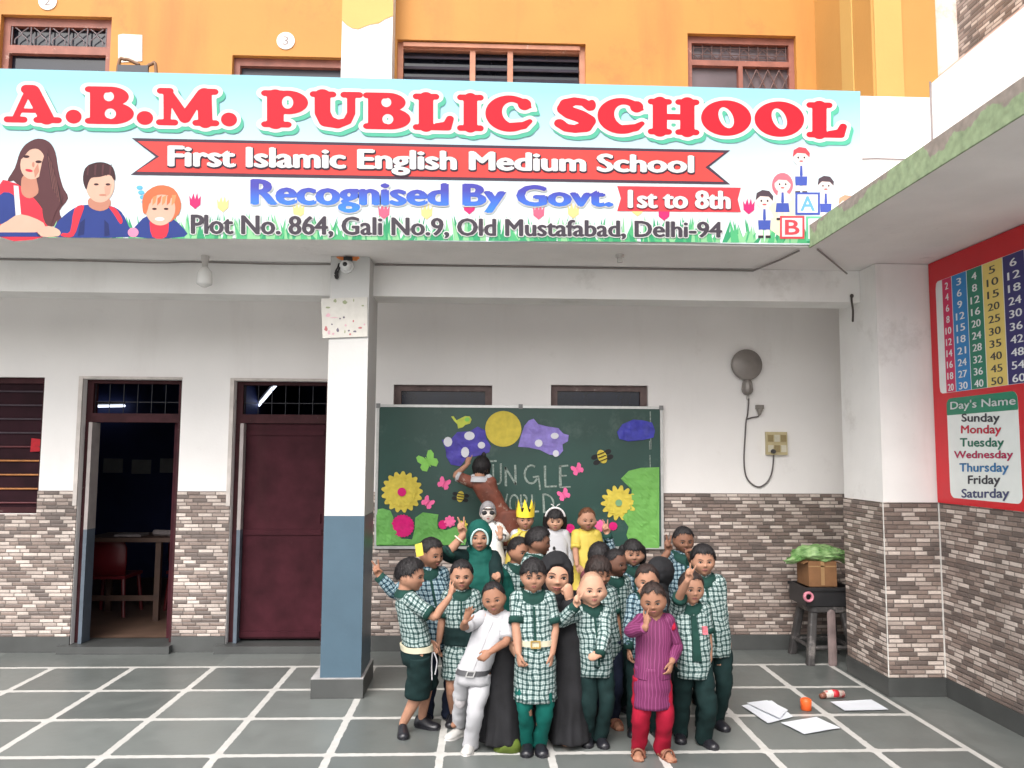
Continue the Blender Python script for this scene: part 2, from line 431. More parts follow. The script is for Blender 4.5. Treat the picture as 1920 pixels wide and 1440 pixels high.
# soffit slab: L shaped, with the peeling green edge on its courtyard arm
mb = MB()
mb.box(-7, 2.187, 5.15, 7.10, 3.042, 3.18); mb.box(2.187, 3.46, 1.0, 7.10, 3.042, 3.18)
obj('balcony_slab', mb, SOFFIT, school)
def fascia_mat():
    mt = bpy.data.materials.new('peeling_green_edge'); nt, N, L, B = nodes(mt)
    tc = N.new('ShaderNodeTexCoord'); sp = N.new('ShaderNodeSeparateXYZ'); L.new(tc.outputs['Object'], sp.inputs[0])
    nz = N.new('ShaderNodeTexNoise'); nz.inputs['Scale'].default_value = 4.5; nz.inputs['Detail'].default_value = 7; L.new(tc.outputs['Object'], nz.inputs['Vector'])
    t = math_node(N, L, 'ADD', math_node(N, L, 'MULTIPLY', math_node(N, L, 'SUBTRACT', sp.outputs[2], 3.135), 11.0), math_node(N, L, 'MULTIPLY', math_node(N, L, 'SUBTRACT', nz.outputs['Fac'], .5), 4.0))
    rp = N.new('ShaderNodeValToRGB'); rp.color_ramp.elements[0].position = .16; rp.color_ramp.elements[1].position = .24
    rp.color_ramp.elements[0].color = (.26,.34,.20,1); rp.color_ramp.elements[1].color = (.27,.235,.205,1)
    L.new(t, rp.inputs[0])
    n2 = N.new('ShaderNodeTexNoise'); n2.inputs['Scale'].default_value = 22; n2.inputs['Detail'].default_value = 6; L.new(tc.outputs['Object'], n2.inputs['Vector'])
    mx = N.new('ShaderNodeMixRGB'); mx.blend_type = 'MULTIPLY'; mx.inputs[0].default_value = 1
    L.new(rp.outputs[0], mx.inputs[1]); L.new(math_node(N, L, 'MULTIPLY_ADD', n2.outputs['Fac'], 1.0, .5), mx.inputs[2])
    L.new(mx.outputs[0], B.inputs['Base Color']); B.inputs['Roughness'].default_value = .85
    bp_ = N.new('ShaderNodeBump'); bp_.inputs['Strength'].default_value = .25; bp_.inputs['Distance'].default_value = .01
    L.new(math_node(N, L, 'ADD', n2.outputs['Fac'], t), bp_.inputs['Height']); L.new(bp_.outputs[0], B.inputs['Normal'])
    return mt
mb = MB(); mb.box(2.176, 2.187, 1.0, 5.148, 3.036, 3.186)
obj('slab_edge', mb, fascia_mat(), school)
# beam, pillar
mb = MB(); mb.box(-7, -1.078, 5.80, 6.06, 2.80, 3.04); mb.box(-.803, 2.834, 5.80, 6.06, 2.80, 3.04)
obj('beam', mb, WHITE, school)
mb = MB(); mb.box(-1.078, -.803, 5.595, 6.055, 1.22, 3.04)
pil = obj('pillar', mb, M('pillar_white', (.50,.495,.485), .7, .04, 3, .12, 45, stain=((.5,.47,.44), 3, .62, .4), streak=((.5,.46,.42), 3.5, .55, .3)), school)
mb = MB(); mb.box(-1.0785, -.8025, 5.5945, 6.0555, .132, 1.22)
obj('blue_dado', mb, BLUEP, pil)
mb = MB(); mb.box(-1.136, -.785, 5.575, 6.095, .001, .128); 
obj('base', mb, STONE, pil)
mb = MB(); mb.box(-1.136, -.785, 5.575, 6.095, .128, .134)
obj('base_edging', mb, M('cement_edging', (.33,.32,.32), .7, .2, 12), pil)
# bare patch of orange paint at the pillar head
pts = [at(x, y, 5.59) for x, y in ((630,481),(673,481),(674,484),(668,489),(660,488),(652,492),(645,489),(638,487),(632,484))]
mb = MB(); mb.prism([(p[0], p[2]) for p in pts], lambda u, v, t: (u, 5.5945-t*.0015, v), 0, 1)
obj('paint_patch', mb, M('orange_patch', srgb(225,135,75), .8, .2, 30), pil)
# parapet and what is above it
mb = MB(); mb.box(-7, 3.04, 5.15, 5.30, 3.18, 4.10)
mb.box(3.04, 3.19, 5.13, 5.30, 3.18, 4.10)
obj('parapet', mb, WHITE, school)
mb = MB(); mb.box(3.04, 3.19, 1.0, 5.128, 3.18, 4.185)
obj('side_parapet', mb, WHITE, school)
mb = MB(); mb.tube([(3.03,5.11,4.19),(3.028,5.112,3.7),(3.03,5.108,3.2)], .006, 6)
mb.tube([at(1618,298,5.14),at(1640,297,5.14),at(1700,299,5.14)], .006, 6)
obj('cable', mb, M('grey_cable', (.20,.17,.17), .6), school)
UY = 6.9
u1 = (at(2,30,UY)[0], at(210,30,UY)[0], 3.18, at(210,32,UY)[2])
u3 = (at(436,103,UY)[0], -1.20, 3.18, at(437,103,UY)[2])
u2 = (at(745,75,UY)[0], at(1098,80,UY)[0], 3.9, at(1000,80,UY)[2])
u4 = (at(1289,62,UY)[0], at(1492,68,UY)[0], 3.18, at(1400,65,UY)[2])
mb = MB(); wall_holes(mb, -7, 3.6, 3.18, 8.0, UY, UY+.2, [u1, u2, u3, u4])
obj('upper_wall', mb, ORANGE, school, fixn=False)
mb = MB()
x0, x1 = at(641,60,6.7)[0], at(736,60,6.7)[0]; zt = at(690,46,6.7)[2]
# white pilaster with its yellow head (ragged paint line)
mb.box(x0, x1, 6.7, UY, 3.18, 8)
up = obj('upper_pillar', mb, M('upper_pillar_white', (.66,.66,.64), .7, .03, 3, .1, 40), school)
pp = [(x0-.002, 8), (x0-.002, at(641,38,6.7)[2])] + [(at(x,y,6.7)[0], at(x,y,6.7)[2]) for x,y in ((650,47),(660,53),(672,55),(684,50),(695,46),(710,44),(722,36))] + [(x1+.002, at(736,30,6.7)[2]), (x1+.002, 8)]
mb = MB(); mb.prism(pp, lambda u, v, t: (u, 6.699-t*.003, v), 0, 1)
obj('yellow_head', mb, YELLOW, up)
# right end of the upper floor: orange return, yellow pier, weathered white wall, stone tiled wall
px0 = 3.03; py = at(1635,90,1.0)[1]
PYY = 3.03/ (at(1635,90,1)[0])                    # depth at which the return's edge is seen
mb = MB(); mb.box(px0, px0+.52, PYY, UY, 3.18, 8, 0)
obj('upper_pier', mb, M('yellow_orange_pier', (.47,.25,.065), .7, .08, 1.2, .1, 30), school)
mb = MB(); mb.box(px0+.02, px0+.24, PYY-.012, PYY-.001, 3.18, 8); mb.box(px0-.012, px0-.001, PYY+.3, PYY+.5, 3.18, 8)
obj('yellow_band', mb, YELLOW, school)  # yellow strips on the pier's front and left side
mb = MB(); mb.box(px0+.52, 4.6, PYY+.05, UY, 3.18, 8)
obj('weathered_wall', mb, M('weathered_white', (.72,.64,.58), .8, .08, 2.5, .15, 30, stain=((.45,.26,.18), 3.0, .56, .6)), school)
mb = MB(); mb.box(3.75, 3.9, .9, PYY+.04, 4.3, 8)
obj('upper_tile_wall', mb, BRICK, school)
mb = MB(); mb.box(3.55, 3.749, .9, PYY+.04, 4.2, 4.62)
obj('tile_wall_base', mb, M('pink_plaster', (.62,.42,.36), .8, .15, 5, .1, 30), school)

# ------------------------------------------------------------------ doors and windows of the ground floor
FRM = M('maroon_frame', (.045,.014,.017), .6, .3, 10, .12, 40, spec=.15, stain=((.35,.30,.27), 12, .66, .7))
mb = MB()                                        # left window frame
a, b, c, d = W0
mb.box(a, a+.05, BW+.05, BW+.11, c, d); mb.box(b-.035, b, BW+.05, BW+.11, c, d); mb.box(a+.05, b-.035, BW+.05, BW+.11, d-.05, d); mb.box(a+.05, b-.035, BW+.05, BW+.11, c, c+.05)
w = obj('window', mb, FRM, school)
mb = MB(); mb.box(a+.05, b-.035, BW+.085, BW+.10, c+.05, d-.05)
obj('shutter_board', mb, M('maroon_shutter', (.022,.006,.010), .7, .3, 5, spec=.15), w)
for k in range(9):
    z = 2.16-.118*k
    mb = MB(); mb.cyl((a+.05, BW+.07, z), (b-.035, BW+.07, z), .0075, n=8)
    obj('bar', mb, M('lit_ochre_bar', (.42,.16,.04), .5, .2, 20) if 5 <= k <= 7 else (M('red_bar', (.10,.014,.02), .5, .2) if k > 3 else M('dark_bar', (.045,.028,.04), .5, .2)), w)  # three lower bars coloured orange to stand for light on their edges
mb = MB(); p0 = at(70,835,BW+.06)
mb.prism([(p0[0]-.055,p0[2]-.055),(p0[0]+.03,p0[2]-.05),(p0[0]+.035,p0[2]+.05),(p0[0]-.05,p0[2]+.06)], lambda u,v,t: (u, BW+.06-.004*t+.01*math.sin(u*60), v), 0, 1)
tag(obj('red_cloth', mb, M('red_cloth', (.42,.01,.02), .8, .2, 30)), 'small red cloth tied to the bars of the left window', 'cloth')

def doorway(d, leaf):
    a, b, c, e = d
    zt = at(300, 775, BW)[2]
    mb = MB(); y0, y1 = BW+.06, BW+.15
    mb.box(a, a+.055, y0, y1, .063, e); mb.box(b-.045, b, y0, y1, .063, e); mb.box(a+.055, b-.045, y0, y1, e-.03, e); mb.box(a+.055, b-.045, y0, y1, zt-.075, zt)
    dr = obj('door', mb, FRM, school)
    # wire net over the transom
    mb = MB()
    for k in range(7):
        x = a+.06+(b-a-.11)*k/6; mb.box(x-.0022, x+.0022, y0+.03, y0+.037, zt, e-.03)
    for k in range(1):
        z = zt+.10; mb.box(a+.055, b-.045, y0+.038, y0+.044, z-.003, z+.003)
    obj('transom_grille', mb, M('transom_wire', (.012,.012,.02), .6), dr)
    if leaf:
        mb = MB(); mb.box(a+.056, b-.046, y0+.03, y0+.055, .085, zt-.078)
        lf = obj('leaf', mb, DOORM, dr)
        mb = MB()
        for z in (.10, .95, 1.80): mb.box(a+.07, b-.06, y0+.018, y0+.029, z, z+.045)
        mb.box(a+.058, a+.085, y0+.018, y0+.029, .09, zt-.08)
        obj('leaf_rail', mb, DOORM, dr)
        mb = MB(); mb.cyl((b-.075, y0+.022, 1.05), (b-.075, y0+.022, 1.13), .006, n=8); obj('bolt', mb, DOORM, dr)
    else:                                         # leaf swung into the room
        mb = MB(); mb.obox((b-.085, y0+.48, 1.0), (.014,0,0), (.0,.40,0), (0,0,.92))
        obj('leaf', mb, DOORM, dr)
    # plaster and paint on the left jamb, two tone
    mb = MB(); mb.box(a-.034, a-.001, BW-.022, BW-.001, 1.20, e+.02); mb.box(a-.034, b, BW-.018, BW-.001, e+.001, e+.022)
    obj('jamb_plaster', mb, M('jamb_plaster', (.55,.50,.47), .8, .15, 9, .3, 40), dr)
    mb = MB(); mb.box(a+.0555, a+.085, y0-.055, y1-.002, 1.0, zt-.08)
    obj('jamb_upper', mb, M('grey_jamb_paint', (.34,.30,.29), .6, .15, 9), dr)
    mb = MB(); mb.box(a+.0555, a+.085, y0-.055, y1-.002, .065, 1.0)
    obj('jamb_lower', mb, M('slate_jamb_paint', (.085,.11,.14), .5, .15, 9), dr)
    return dr
doorway(D1, False); doorway(D2, True)
for vv in (V1, V2):
    a, b, c, e = vv; y0, y1 = BW+.05, BW+.12
    mb = MB(); mb.box(a, a+.06, y0, y1, c, e); mb.box(b-.06, b, y0, y1, c, e); mb.box(a+.06, b-.06, y0, y1, e-.05, e); mb.box(a+.06, b-.06, y0, y1, c, c+.05)
    w = obj('window', mb, M('vent_frame', (.13,.085,.08), .6, .3, 14, .1, 50, stain=((.5,.47,.45), 14, .6, .8)), school)
    mb = MB(); mb.box(a+.06, b-.06, y0+.03, y0+.04, c+.05, e-.05)
    obj('pane', mb, M('navy_pane', (.006,.010,.028), .15, .2), w)
# classroom behind the doors: a closed dark room
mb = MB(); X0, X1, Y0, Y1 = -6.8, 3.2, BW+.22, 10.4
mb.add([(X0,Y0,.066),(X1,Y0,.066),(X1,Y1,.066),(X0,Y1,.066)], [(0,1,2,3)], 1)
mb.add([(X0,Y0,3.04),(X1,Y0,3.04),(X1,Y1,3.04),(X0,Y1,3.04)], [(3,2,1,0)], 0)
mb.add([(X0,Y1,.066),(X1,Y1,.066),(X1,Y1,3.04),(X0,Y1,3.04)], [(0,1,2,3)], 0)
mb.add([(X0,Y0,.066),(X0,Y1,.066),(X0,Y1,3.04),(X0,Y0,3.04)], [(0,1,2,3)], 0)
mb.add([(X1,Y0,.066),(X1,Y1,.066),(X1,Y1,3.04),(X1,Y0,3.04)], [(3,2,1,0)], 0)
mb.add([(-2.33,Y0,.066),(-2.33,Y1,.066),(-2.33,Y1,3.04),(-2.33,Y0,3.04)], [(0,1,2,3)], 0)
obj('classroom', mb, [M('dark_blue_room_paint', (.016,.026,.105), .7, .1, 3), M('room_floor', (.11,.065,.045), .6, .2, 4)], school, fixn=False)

# ------------------------------------------------------------------ upper windows and doors
def upper_frame(name, q, y0=UY+.05, y1=UY+.12, jamb=.05):
    a, b, c, e = q
    mb = MB(); mb.box(a, a+jamb, y0, y1, c, e); mb.box(b-jamb, b, y0, y1, c, e); mb.box(a+jamb, b-jamb, y0, y1, e-jamb*1.3, e)
    return mb
FR2 = M('peeling_brown_frame', (.24,.085,.06), .6, .2, 10, .12, 40, stain=((.62,.45,.38), 9, .62, .8))
# grilled door at far left
a, b, c, e = u1
mb = upper_frame('door', u1, jamb=.06); zt = at(100,92,UY+.05)[2]; mb.box(a+.06, b-.06, UY+.05, UY+.12, zt-.045, zt+.03)
dr = obj('door', mb, FR2, school)
mb = MB(); mb.box(a+.06, b-.06, UY+.10, UY+.118, c, zt-.045); mb.box(a+.06, b-.06, UY+.10, UY+.118, zt+.03, e-.08)
obj('dark_opening', mb, DARKG, dr)
mb = MB(); G = UY+.06
n = 5
for k in range(n+1):
    x = a+.07+(b-a-.14)*k/n; mb.cyl((x,G,zt+.03),(x,G,e-.08), .006, n=6)
    if k < n:
        x2 = a+.07+(b-a-.14)*(k+1)/n; xm = (x+x2)/2; zm = (zt+e)/2-.02; h = (e-zt)/2-.07
        mb.tube([(xm-.055,G,zm-h),(xm-.05,G,zm-.03),(xm,G,zm+.02),(xm-.05,G,zm+.07),(xm-.055,G,zm+h)], .005, 6, sub=4)
        mb.tube([(xm+.055,G,zm-h),(xm+.05,G,zm-.03),(xm,G,zm+.02),(xm+.05,G,zm+.07),(xm+.055,G,zm+h)], .005, 6, sub=4)
obj('grille', mb, M('grey_grille', (.16,.13,.14), .5, .2), dr)
# door with number 3
a, b, c, e = u3
mb = upper_frame('door', u3, jamb=.055)
dr = obj('door', mb, FR2, school)
mb = MB(); mb.box(a+.055, b-.055, UY+.10, UY+.118, c, e-.07)
obj('dark_opening', mb, M('grey_mesh_door', (.045,.045,.06), .5, .2, 3), dr)
# louvred three light window
a, b, c, e = u2
m1, m2 = at(886,110,UY)[0], at(957,110,UY)[0]
mb = upper_frame('window', u2, jamb=.05)
for x in (m1, m2): mb.box(x-.025, x+.025, UY+.048, UY+.122, c, e-.065)
mb.box(a+.05, b-.05, UY+.02, UY+.049, e-.05, e-.012)
w = obj('window', mb, M('salmon_window_frame', (.40,.17,.10), .6, .15, 10, .1, 40, stain=((.70,.55,.45), 9, .62, .8)), school)
for x0_, x1_ in ((a+.05, m1-.025), (m1+.025, m2-.025), (m2+.025, b-.05)):
    mb = MB(); mb.box(x0_, x1_, UY+.11, UY+.121, c, e-.065)
    obj('pane', mb, DARKG, w)
    mb = MB(); z = e-.12
    while z > 4.3:
        mb.obox(((x0_+x1_)/2, UY+.085, z), ((x1_-x0_)/2-.002,0,0), (0,.022,.022), (0,-.0025,.0025)); z -= .10
    obj('louvre', mb, M('louvre_glass', (.035,.03,.04), .5, .2, spec=.2), w)
# tall window at right with patterned grille
a, b, c, e = u4
mb = upper_frame('window', u4, jamb=.05); zt = at(1380,118,UY+.05)[2]; mb.box(a+.05, b-.05, UY+.048, UY+.122, zt-.03, zt+.02)
xm = at(1392,140,UY)[0]; mb.box(xm-.02, xm+.02, UY+.048, UY+.122, c, zt-.03)
w = obj('window', mb, FR2, school)
mb = MB(); mb.box(a+.05, b-.05, UY+.10, UY+.118, c, e-.065)
obj('pane', mb, M('greyed_pane', (.10,.075,.085), .35, .25, 3), w)
mb = MB()
for k in range(11):
    x = a+.07+(b-a-.14)*k/10; mb.cyl((x,UY+.07,zt+.02),(x,UY+.07,e-.07), .004, n=6)
for k in range(10):
    x = a+.07+(b-a-.14)*(k+.5)/10; s_ = (b-a-.14)/20; z_ = zt+.09
    mb.tube([(x-s_,UY+.072,z_),(x,UY+.072,z_+.05*(1 if k%2 else -1)),(x+s_,UY+.072,z_)], .004, 6)
for z_ in (zt+.05, zt+.15, e-.16): mb.cyl((a+.06,UY+.075,z_),(b-.06,UY+.075,z_), .004, n=6)
for k in range(4):
    x = xm+.05+(b-.08-xm)*k/4; s_ = (b-.08-xm)/4
    mb.tube([(x,UY+.07,zt-.05),(x+s_,UY+.07,zt-.28)], .006, 6); mb.tube([(x+s_,UY+.071,zt-.05),(x,UY+.071,zt-.28)], .006, 6)
obj('grille', mb, M('rust_grille', (.10,.05,.045), .6, .2), w)

# ------------------------------------------------------------------ lettering
def text_mesh(s, offset=0.0, res=3):
    cu = bpy.data.curves.new('lettering', 'FONT'); cu.body = s; cu.size = 1.0; cu.offset = offset; cu.resolution_u = res
    ob = bpy.data.objects.new('lettering', cu); COL.objects.link(ob)
    dg = bpy.context.evaluated_depsgraph_get(); dg.update()
    me = bpy.data.meshes.new_from_object(ob.evaluated_get(dg))
    v = np.array([p.co[:2] for p in me.vertices]) if len(me.vertices) else np.zeros((0,2))
    f = [tuple(p.vertices) for p in me.polygons]
    bpy.data.objects.remove(ob); bpy.data.curves.remove(cu); bpy.data.meshes.remove(me)
    return v, f
def text_on(mb, s, quad, fn, layer, offset=0.0, mi=0, ref_offset=None, shift=(0,0), extra=0.0):
    """quad: four plane points (tl,tr,bl,br) the ink box of the string is fitted to"""
    v0, _ = text_mesh(s, ref_offset if ref_offset is not None else offset)
    v, f = text_mesh(s, offset)
    lo, hi = v0.min(0), v0.max(0)
    t = (v - lo) / (hi - lo)
    tl, tr, bl, br = [np.array(q, float) for q in quad]
    P = [(bl*(1-a)+br*a)*(1-b) + (tl*(1-a)+tr*a)*b for a, b in t]
    par = list(range(len(v)))                     # neighbouring letters lie on layers of their own
    def find(i):
        while par[i] != i: par[i] = par[par[i]]; i = par[i]
        return i
    for fc in f:
        for q_ in fc[1:]: par[find(q_)] = find(fc[0])
    roots = sorted({find(i) for i in range(len(v))}, key=lambda r_: v[r_][0]); lay = {r_: (k % 4)*.16 for k, r_ in enumerate(roots)}
    mb.add([fn(p[0]+shift[0], p[1]+shift[1], layer+lay[find(i)]) for i, p in enumerate(P)], f, mi)

def seg(x, y, x0, y0, x1, y1, r):
    dx, dy = x1-x0, y1-y0
    h = np.clip(((x-x0)*dx+(y-y0)*dy)/(dx*dx+dy*dy+1e-9), 0, 1)
    return np.hypot(x-x0-h*dx, y-y0-h*dy) - r
def eld(x, y, cx, cy, a, b, rot=0.0):
    c, s = math.cos(rot), math.sin(rot); X = (x-cx)*c+(y-cy)*s; Y = -(x-cx)*s+(y-cy)*c
    k0 = np.hypot(X/a, Y/b); k1 = np.hypot(X/a**2, Y/b**2)+1e-9
    return k0*(k0-1)/k1
def poly_d(x, y, pts, rr):
    d = 9.0*np.ones_like(x)
    for i in range(len(pts)-1):
        r0, r1 = rr[i], rr[i+1]
        dx, dy = pts[i+1][0]-pts[i][0], pts[i+1][1]-pts[i][1]
        h = np.clip(((x-pts[i][0])*dx+(y-pts[i][1])*dy)/(dx*dx+dy*dy), 0, 1)
        d = np.minimum(d, np.hypot(x-pts[i][0]-h*dx, y-pts[i][1]-h*dy)-(r0+(r1-r0)*h))
    return d
mn, mxx = np.minimum, np.maximum
def G_A(x, y):
    d = mn(seg(x,y,.24,.10,.52,.86,.07), seg(x,y,.60,.84,.90,.12,.16)); d = mn(d, seg(x,y,.36,.32,.72,.32,.055))
    d = mn(d, seg(x,y,.48,.88,.58,.88,.12))
    return mn(d, mn(seg(x,y,.08,.08,.42,.08,.08), seg(x,y,.70,.08,1.14,.08,.08)))
def G_B(x, y):
    bow = mn(eld(x,y,.50,.74,.36,.26), eld(x,y,.54,.29,.42,.29))
    bow = mxx(bow, -mn(eld(x,y,.47,.74,.10,.13), eld(x,y,.50,.28,.11,.14)))
    d = mn(bow, mxx(seg(x,y,.26,.16,.26,.84,.16), -mn(eld(x,y,.47,.74,.10,.13), eld(x,y,.50,.28,.11,.14))))
    return mn(d, mn(seg(x,y,.08,.08,.45,.08,.08), seg(x,y,.08,.92,.45,.92,.08)))
def G_M(x, y):
    d = poly_d(x,y,[(.24,.1),(.26,.88),(.62,.20),(.98,.88)],[.075,.10,.13,.10])
    d = mn(d, seg(x,y,1.06,.1,1.04,.86,.155))
    d = mn(d, mn(seg(x,y,.08,.08,.40,.08,.08), seg(x,y,.86,.08,1.28,.08,.08)))
    return mn(d, mn(seg(x,y,.10,.92,.30,.92,.08), seg(x,y,1.00,.92,1.26,.92,.08)))
def G_P(x, y):
    hole = eld(x,y,.52,.68,.11,.17)
    d = mxx(mn(eld(x,y,.52,.68,.40,.32), seg(x,y,.28,.12,.28,.86,.165)), -hole)
    return mn(d, mn(seg(x,y,.08,.08,.52,.08,.08), seg(x,y,.08,.92,.40,.92,.08)))
def G_U(x, y):
    d = poly_d(x,y,[(.26,.90),(.26,.42),(.34,.20),(.56,.12),(.76,.20),(.84,.42),(.84,.90)],[.16,.16,.16,.12,.09,.085,.085])
    return mn(d, mn(seg(x,y,.08,.92,.46,.92,.08), seg(x,y,.70,.92,1.00,.92,.08)))
def G_L(x, y):
    d = mn(seg(x,y,.30,.12,.30,.88,.165), seg(x,y,.08,.08,.80,.08,.08))
    d = mn(d, poly_d(x,y,[(.55,.10),(.78,.14),(.84,.32)],[.10,.11,.09]))
    return mn(d, seg(x,y,.08,.92,.52,.92,.08))
def G_I(x, y):
    return mn(seg(x,y,.32,.12,.32,.88,.165), mn(seg(x,y,.08,.08,.56,.08,.08), seg(x,y,.08,.92,.56,.92,.08)))
def G_C(x, y):
    d = mxx(eld(x,y,.54,.5,.54,.5), -eld(x,y,.62,.52,.24,.30,.25))
    d = mxx(d, -mxx(.62-x, np.abs(y-.46)-.20))
    d = mn(d, eld(x,y,.88,.76,.15,.16))
    return mn(d, poly_d(x,y,[(.60,.13),(.86,.18),(1.0,.30)],[.12,.10,.06]))
def G_S(x, y):
    d = poly_d(x,y,[(.80,.74),(.66,.86),(.46,.88),(.28,.80),(.24,.66),(.36,.56),(.60,.46),(.76,.34),(.70,.18),(.48,.11),(.28,.14),(.14,.26)],
               [.12,.10,.11,.14,.16,.17,.17,.17,.15,.11,.11,.12])
    return mn(d, eld(x,y,.84,.78,.09,.15))
def G_H(x, y):
    d = mn(seg(x,y,.27,.1,.27,.9,.16), seg(x,y,.88,.1,.88,.9,.16)); d = mn(d, seg(x,y,.3,.5,.85,.5,.085))
    for a, b in ((.08,.46),(.69,1.07)):
        d = mn(d, mn(seg(x,y,a,.08,b,.08,.08), seg(x,y,a,.92,b,.92,.08)))
    return d
def G_O(x, y): return mxx(eld(x,y,.55,.5,.55,.5), -eld(x,y,.55,.51,.155,.30,.28))
def G_dot(x, y): return eld(x,y,.5,.5,.5,.5)
GLY = dict(A=(G_A,1.22), B=(G_B,.96), M=(G_M,1.36), P=(G_P,.92), U=(G_U,1.08), L=(G_L,.94), I=(G_I,.64), C=(G_C,1.08), S=(G_S,.94), H=(G_H,1.15), O=(G_O,1.10))
GLY['.'] = (G_dot, 1.0)
def flat_sdf(fn, x0, x1, y0, y1, res, thr=0.0):
    nx, ny = max(2, int((x1-x0)*res)), max(2, int((y1-y0)*res))
    xs = np.linspace(x0, x1, nx+1); ys = np.linspace(y0, y1, ny+1)
    Xg, Yg = np.meshgrid(xs, ys); D = fn(Xg, Yg) - thr
    V = []; F = []
    def addp(pts):
        o = len(V); V.extend(pts); F.append(tuple(range(o, o+len(pts))))
    for j in range(ny):
        run = None
        for i in range(nx+1):
            full = i < nx and D[j,i] <= 0 and D[j,i+1] <= 0 and D[j+1,i] <= 0 and D[j+1,i+1] <= 0
            if full:
                if run is None: run = i
                continue
            if run is not None:
                addp([(xs[run],ys[j]),(xs[i],ys[j]),(xs[i],ys[j+1]),(xs[run],ys[j+1])]); run = None
            if i >= nx: continue
            c = [(xs[i],ys[j],D[j,i]),(xs[i+1],ys[j],D[j,i+1]),(xs[i+1],ys[j+1],D[j+1,i+1]),(xs[i],ys[j+1],D[j+1,i])]
            if all(q[2] > 0 for q in c): continue
            out = []
            for a in range(4):
                p, q = c[a], c[(a+1) % 4]
                if p[2] <= 0: out.append((p[0], p[1]))
                if (p[2] <= 0) != (q[2] <= 0):
                    t = p[2]/(p[2]-q[2]); out.append((p[0]+(q[0]-p[0])*t, p[1]+(q[1]-p[1])*t))
            if len(out) > 2: addp(out)
    return V, F

# ------------------------------------------------------------------ the school's banner
YB = 5.13
def bp(x, y):
    p = at(x, y, YB); return (p[0], p[2])
def bfn(u, v, t): return (u, YB - t*.0012, v)
def bquad(x0, y0, y1, x1, y2, y3): return (bp(x0,y0), bp(x1,y2), bp(x0,y1), bp(x1,y3))
def vgrad(name, c_top, c_bot, z0, z1, rough=.35):
    if name in MC: return MC[name]
    mt = bpy.data.materials.new(name); nt, N, L, B = nodes(mt)
    tc = N.new('ShaderNodeTexCoord'); sp = N.new('ShaderNodeSeparateXYZ'); L.new(tc.outputs['Object'], sp.inputs[0])
    mr = N.new('ShaderNodeMapRange'); mr.inputs[1].default_value = z0; mr.inputs[2].default_value = z1
    L.new(sp.outputs[2], mr.inputs[0])
    mx = N.new('ShaderNodeMixRGB'); mx.inputs[1].default_value = (*c_bot,1); mx.inputs[2].default_value = (*c_top,1)
    L.new(mr.outputs[0], mx.inputs[0]); L.new(mx.outputs[0], B.inputs['Base Color']); B.inputs['Roughness'].default_value = rough
    MC[name] = mt; return mt
zb = 3.02
banner = thing('banner', 'long printed school name banner across the front of the balcony', 'banner', (-.3, YB, zb))
def ink(name, col): return M('print_'+name, tuple(c*.60 for c in col), .6, .05, 6, spec=.2)
mb = MB()
tl, tr, bl, br = (-3.75, at(0,128,YB)[2]), bp(1613,171), (-3.75, at(0,444,YB)[2]), bp(1618,458)
nx_, nz_ = 60, 8; V = []; Fc = []
rb = random.Random(3)
for j in range(nz_+1):
    for i in range(nx_+1):
        a, b = i/nx_, j/nz_
        p = [(bl[k]*(1-a)+br[k]*a)*(1-b)+(tl[k]*(1-a)+tr[k]*a)*b for k in (0,1)]
        w_ = .006*math.sin(a*19+b*2)*(1-b) if j == 0 else 0
        V.append((p[0], YB, p[1]+w_))
for j in range(nz_):
    for i in range(nx_): Fc.append((j*(nx_+1)+i, j*(nx_+1)+i+1, (j+1)*(nx_+1)+i+1, (j+1)*(nx_+1)+i))
mb.add(V, Fc)
V2 = [(x, y+.012, z) for x, y, z in V]; mb.add(V2, [f[::-1] for f in Fc])
per = [i for i in range(nx_+1)] + [j*(nx_+1)+nx_ for j in range(1,nz_+1)] + [nz_*(nx_+1)+i for i in range(nx_-1,-1,-1)] + [j*(nx_+1) for j in range(nz_-1,0,-1)]
n_ = len(V)
mb.f += [(per[k], per[(k+1)%len(per)], per[(k+1)%len(per)]+n_, per[k]+n_) for k in range(len(per))]; mb.m += [0]*len(per); mb.uv += [None]*len(per)
obj('panel', mb, vgrad('banner_sky_print', srgb(122,174,190), srgb(184,194,198), .35, 1.05, .6), banner)
# grass and flowers along the foot
mb = MB(); rg = random.Random(11)
for k in range(620):
    x = rg.uniform(20, 1520); y0 = 446 + (x/1520)*11
    if x < 330 and rg.random() < .75: continue
    h = rg.uniform(14, 52); w = rg.uniform(3, 7); ln = rg.uniform(-14, 14)
    a, b, c = bp(x-w, y0-1), bp(x+w, y0-1), bp(x+ln, y0-h)
    mi = rg.randrange(3)
    mb.add([bfn(*a,.3+k*.0022), bfn(*b,.3+k*.0022), bfn(*c,.3+k*.0022)], [(0,1,2)], mi)
obj('grass_print', mb, [ink('green_a', srgb(90,190,130)), ink('green_b', srgb(150,215,160)), ink('green_c', srgb(60,165,115))], banner, fixn=False)
mb = MB()
def blob(cx, cy, a, b, n=18, rot=0, f=None):
    out = []
    for k in range(n):
        t = 2*math.pi*k/n; r_ = f(t) if f else 1
        X, Y = a*r_*math.cos(t), b*r_*math.sin(t)
        out.append((cx+X*math.cos(rot)-Y*math.sin(rot), cy+X*math.sin(rot)+Y*math.cos(rot)))
    return out
def bpoly(mb, pts, layer, mi=0):
    q = [bp(*p) for p in pts]
    tri = tessellate_polygon([[Vector((*p, 0)) for p in q]])
    mb.add([bfn(*p, layer) for p in q], [tuple(t) for t in tri], mi)
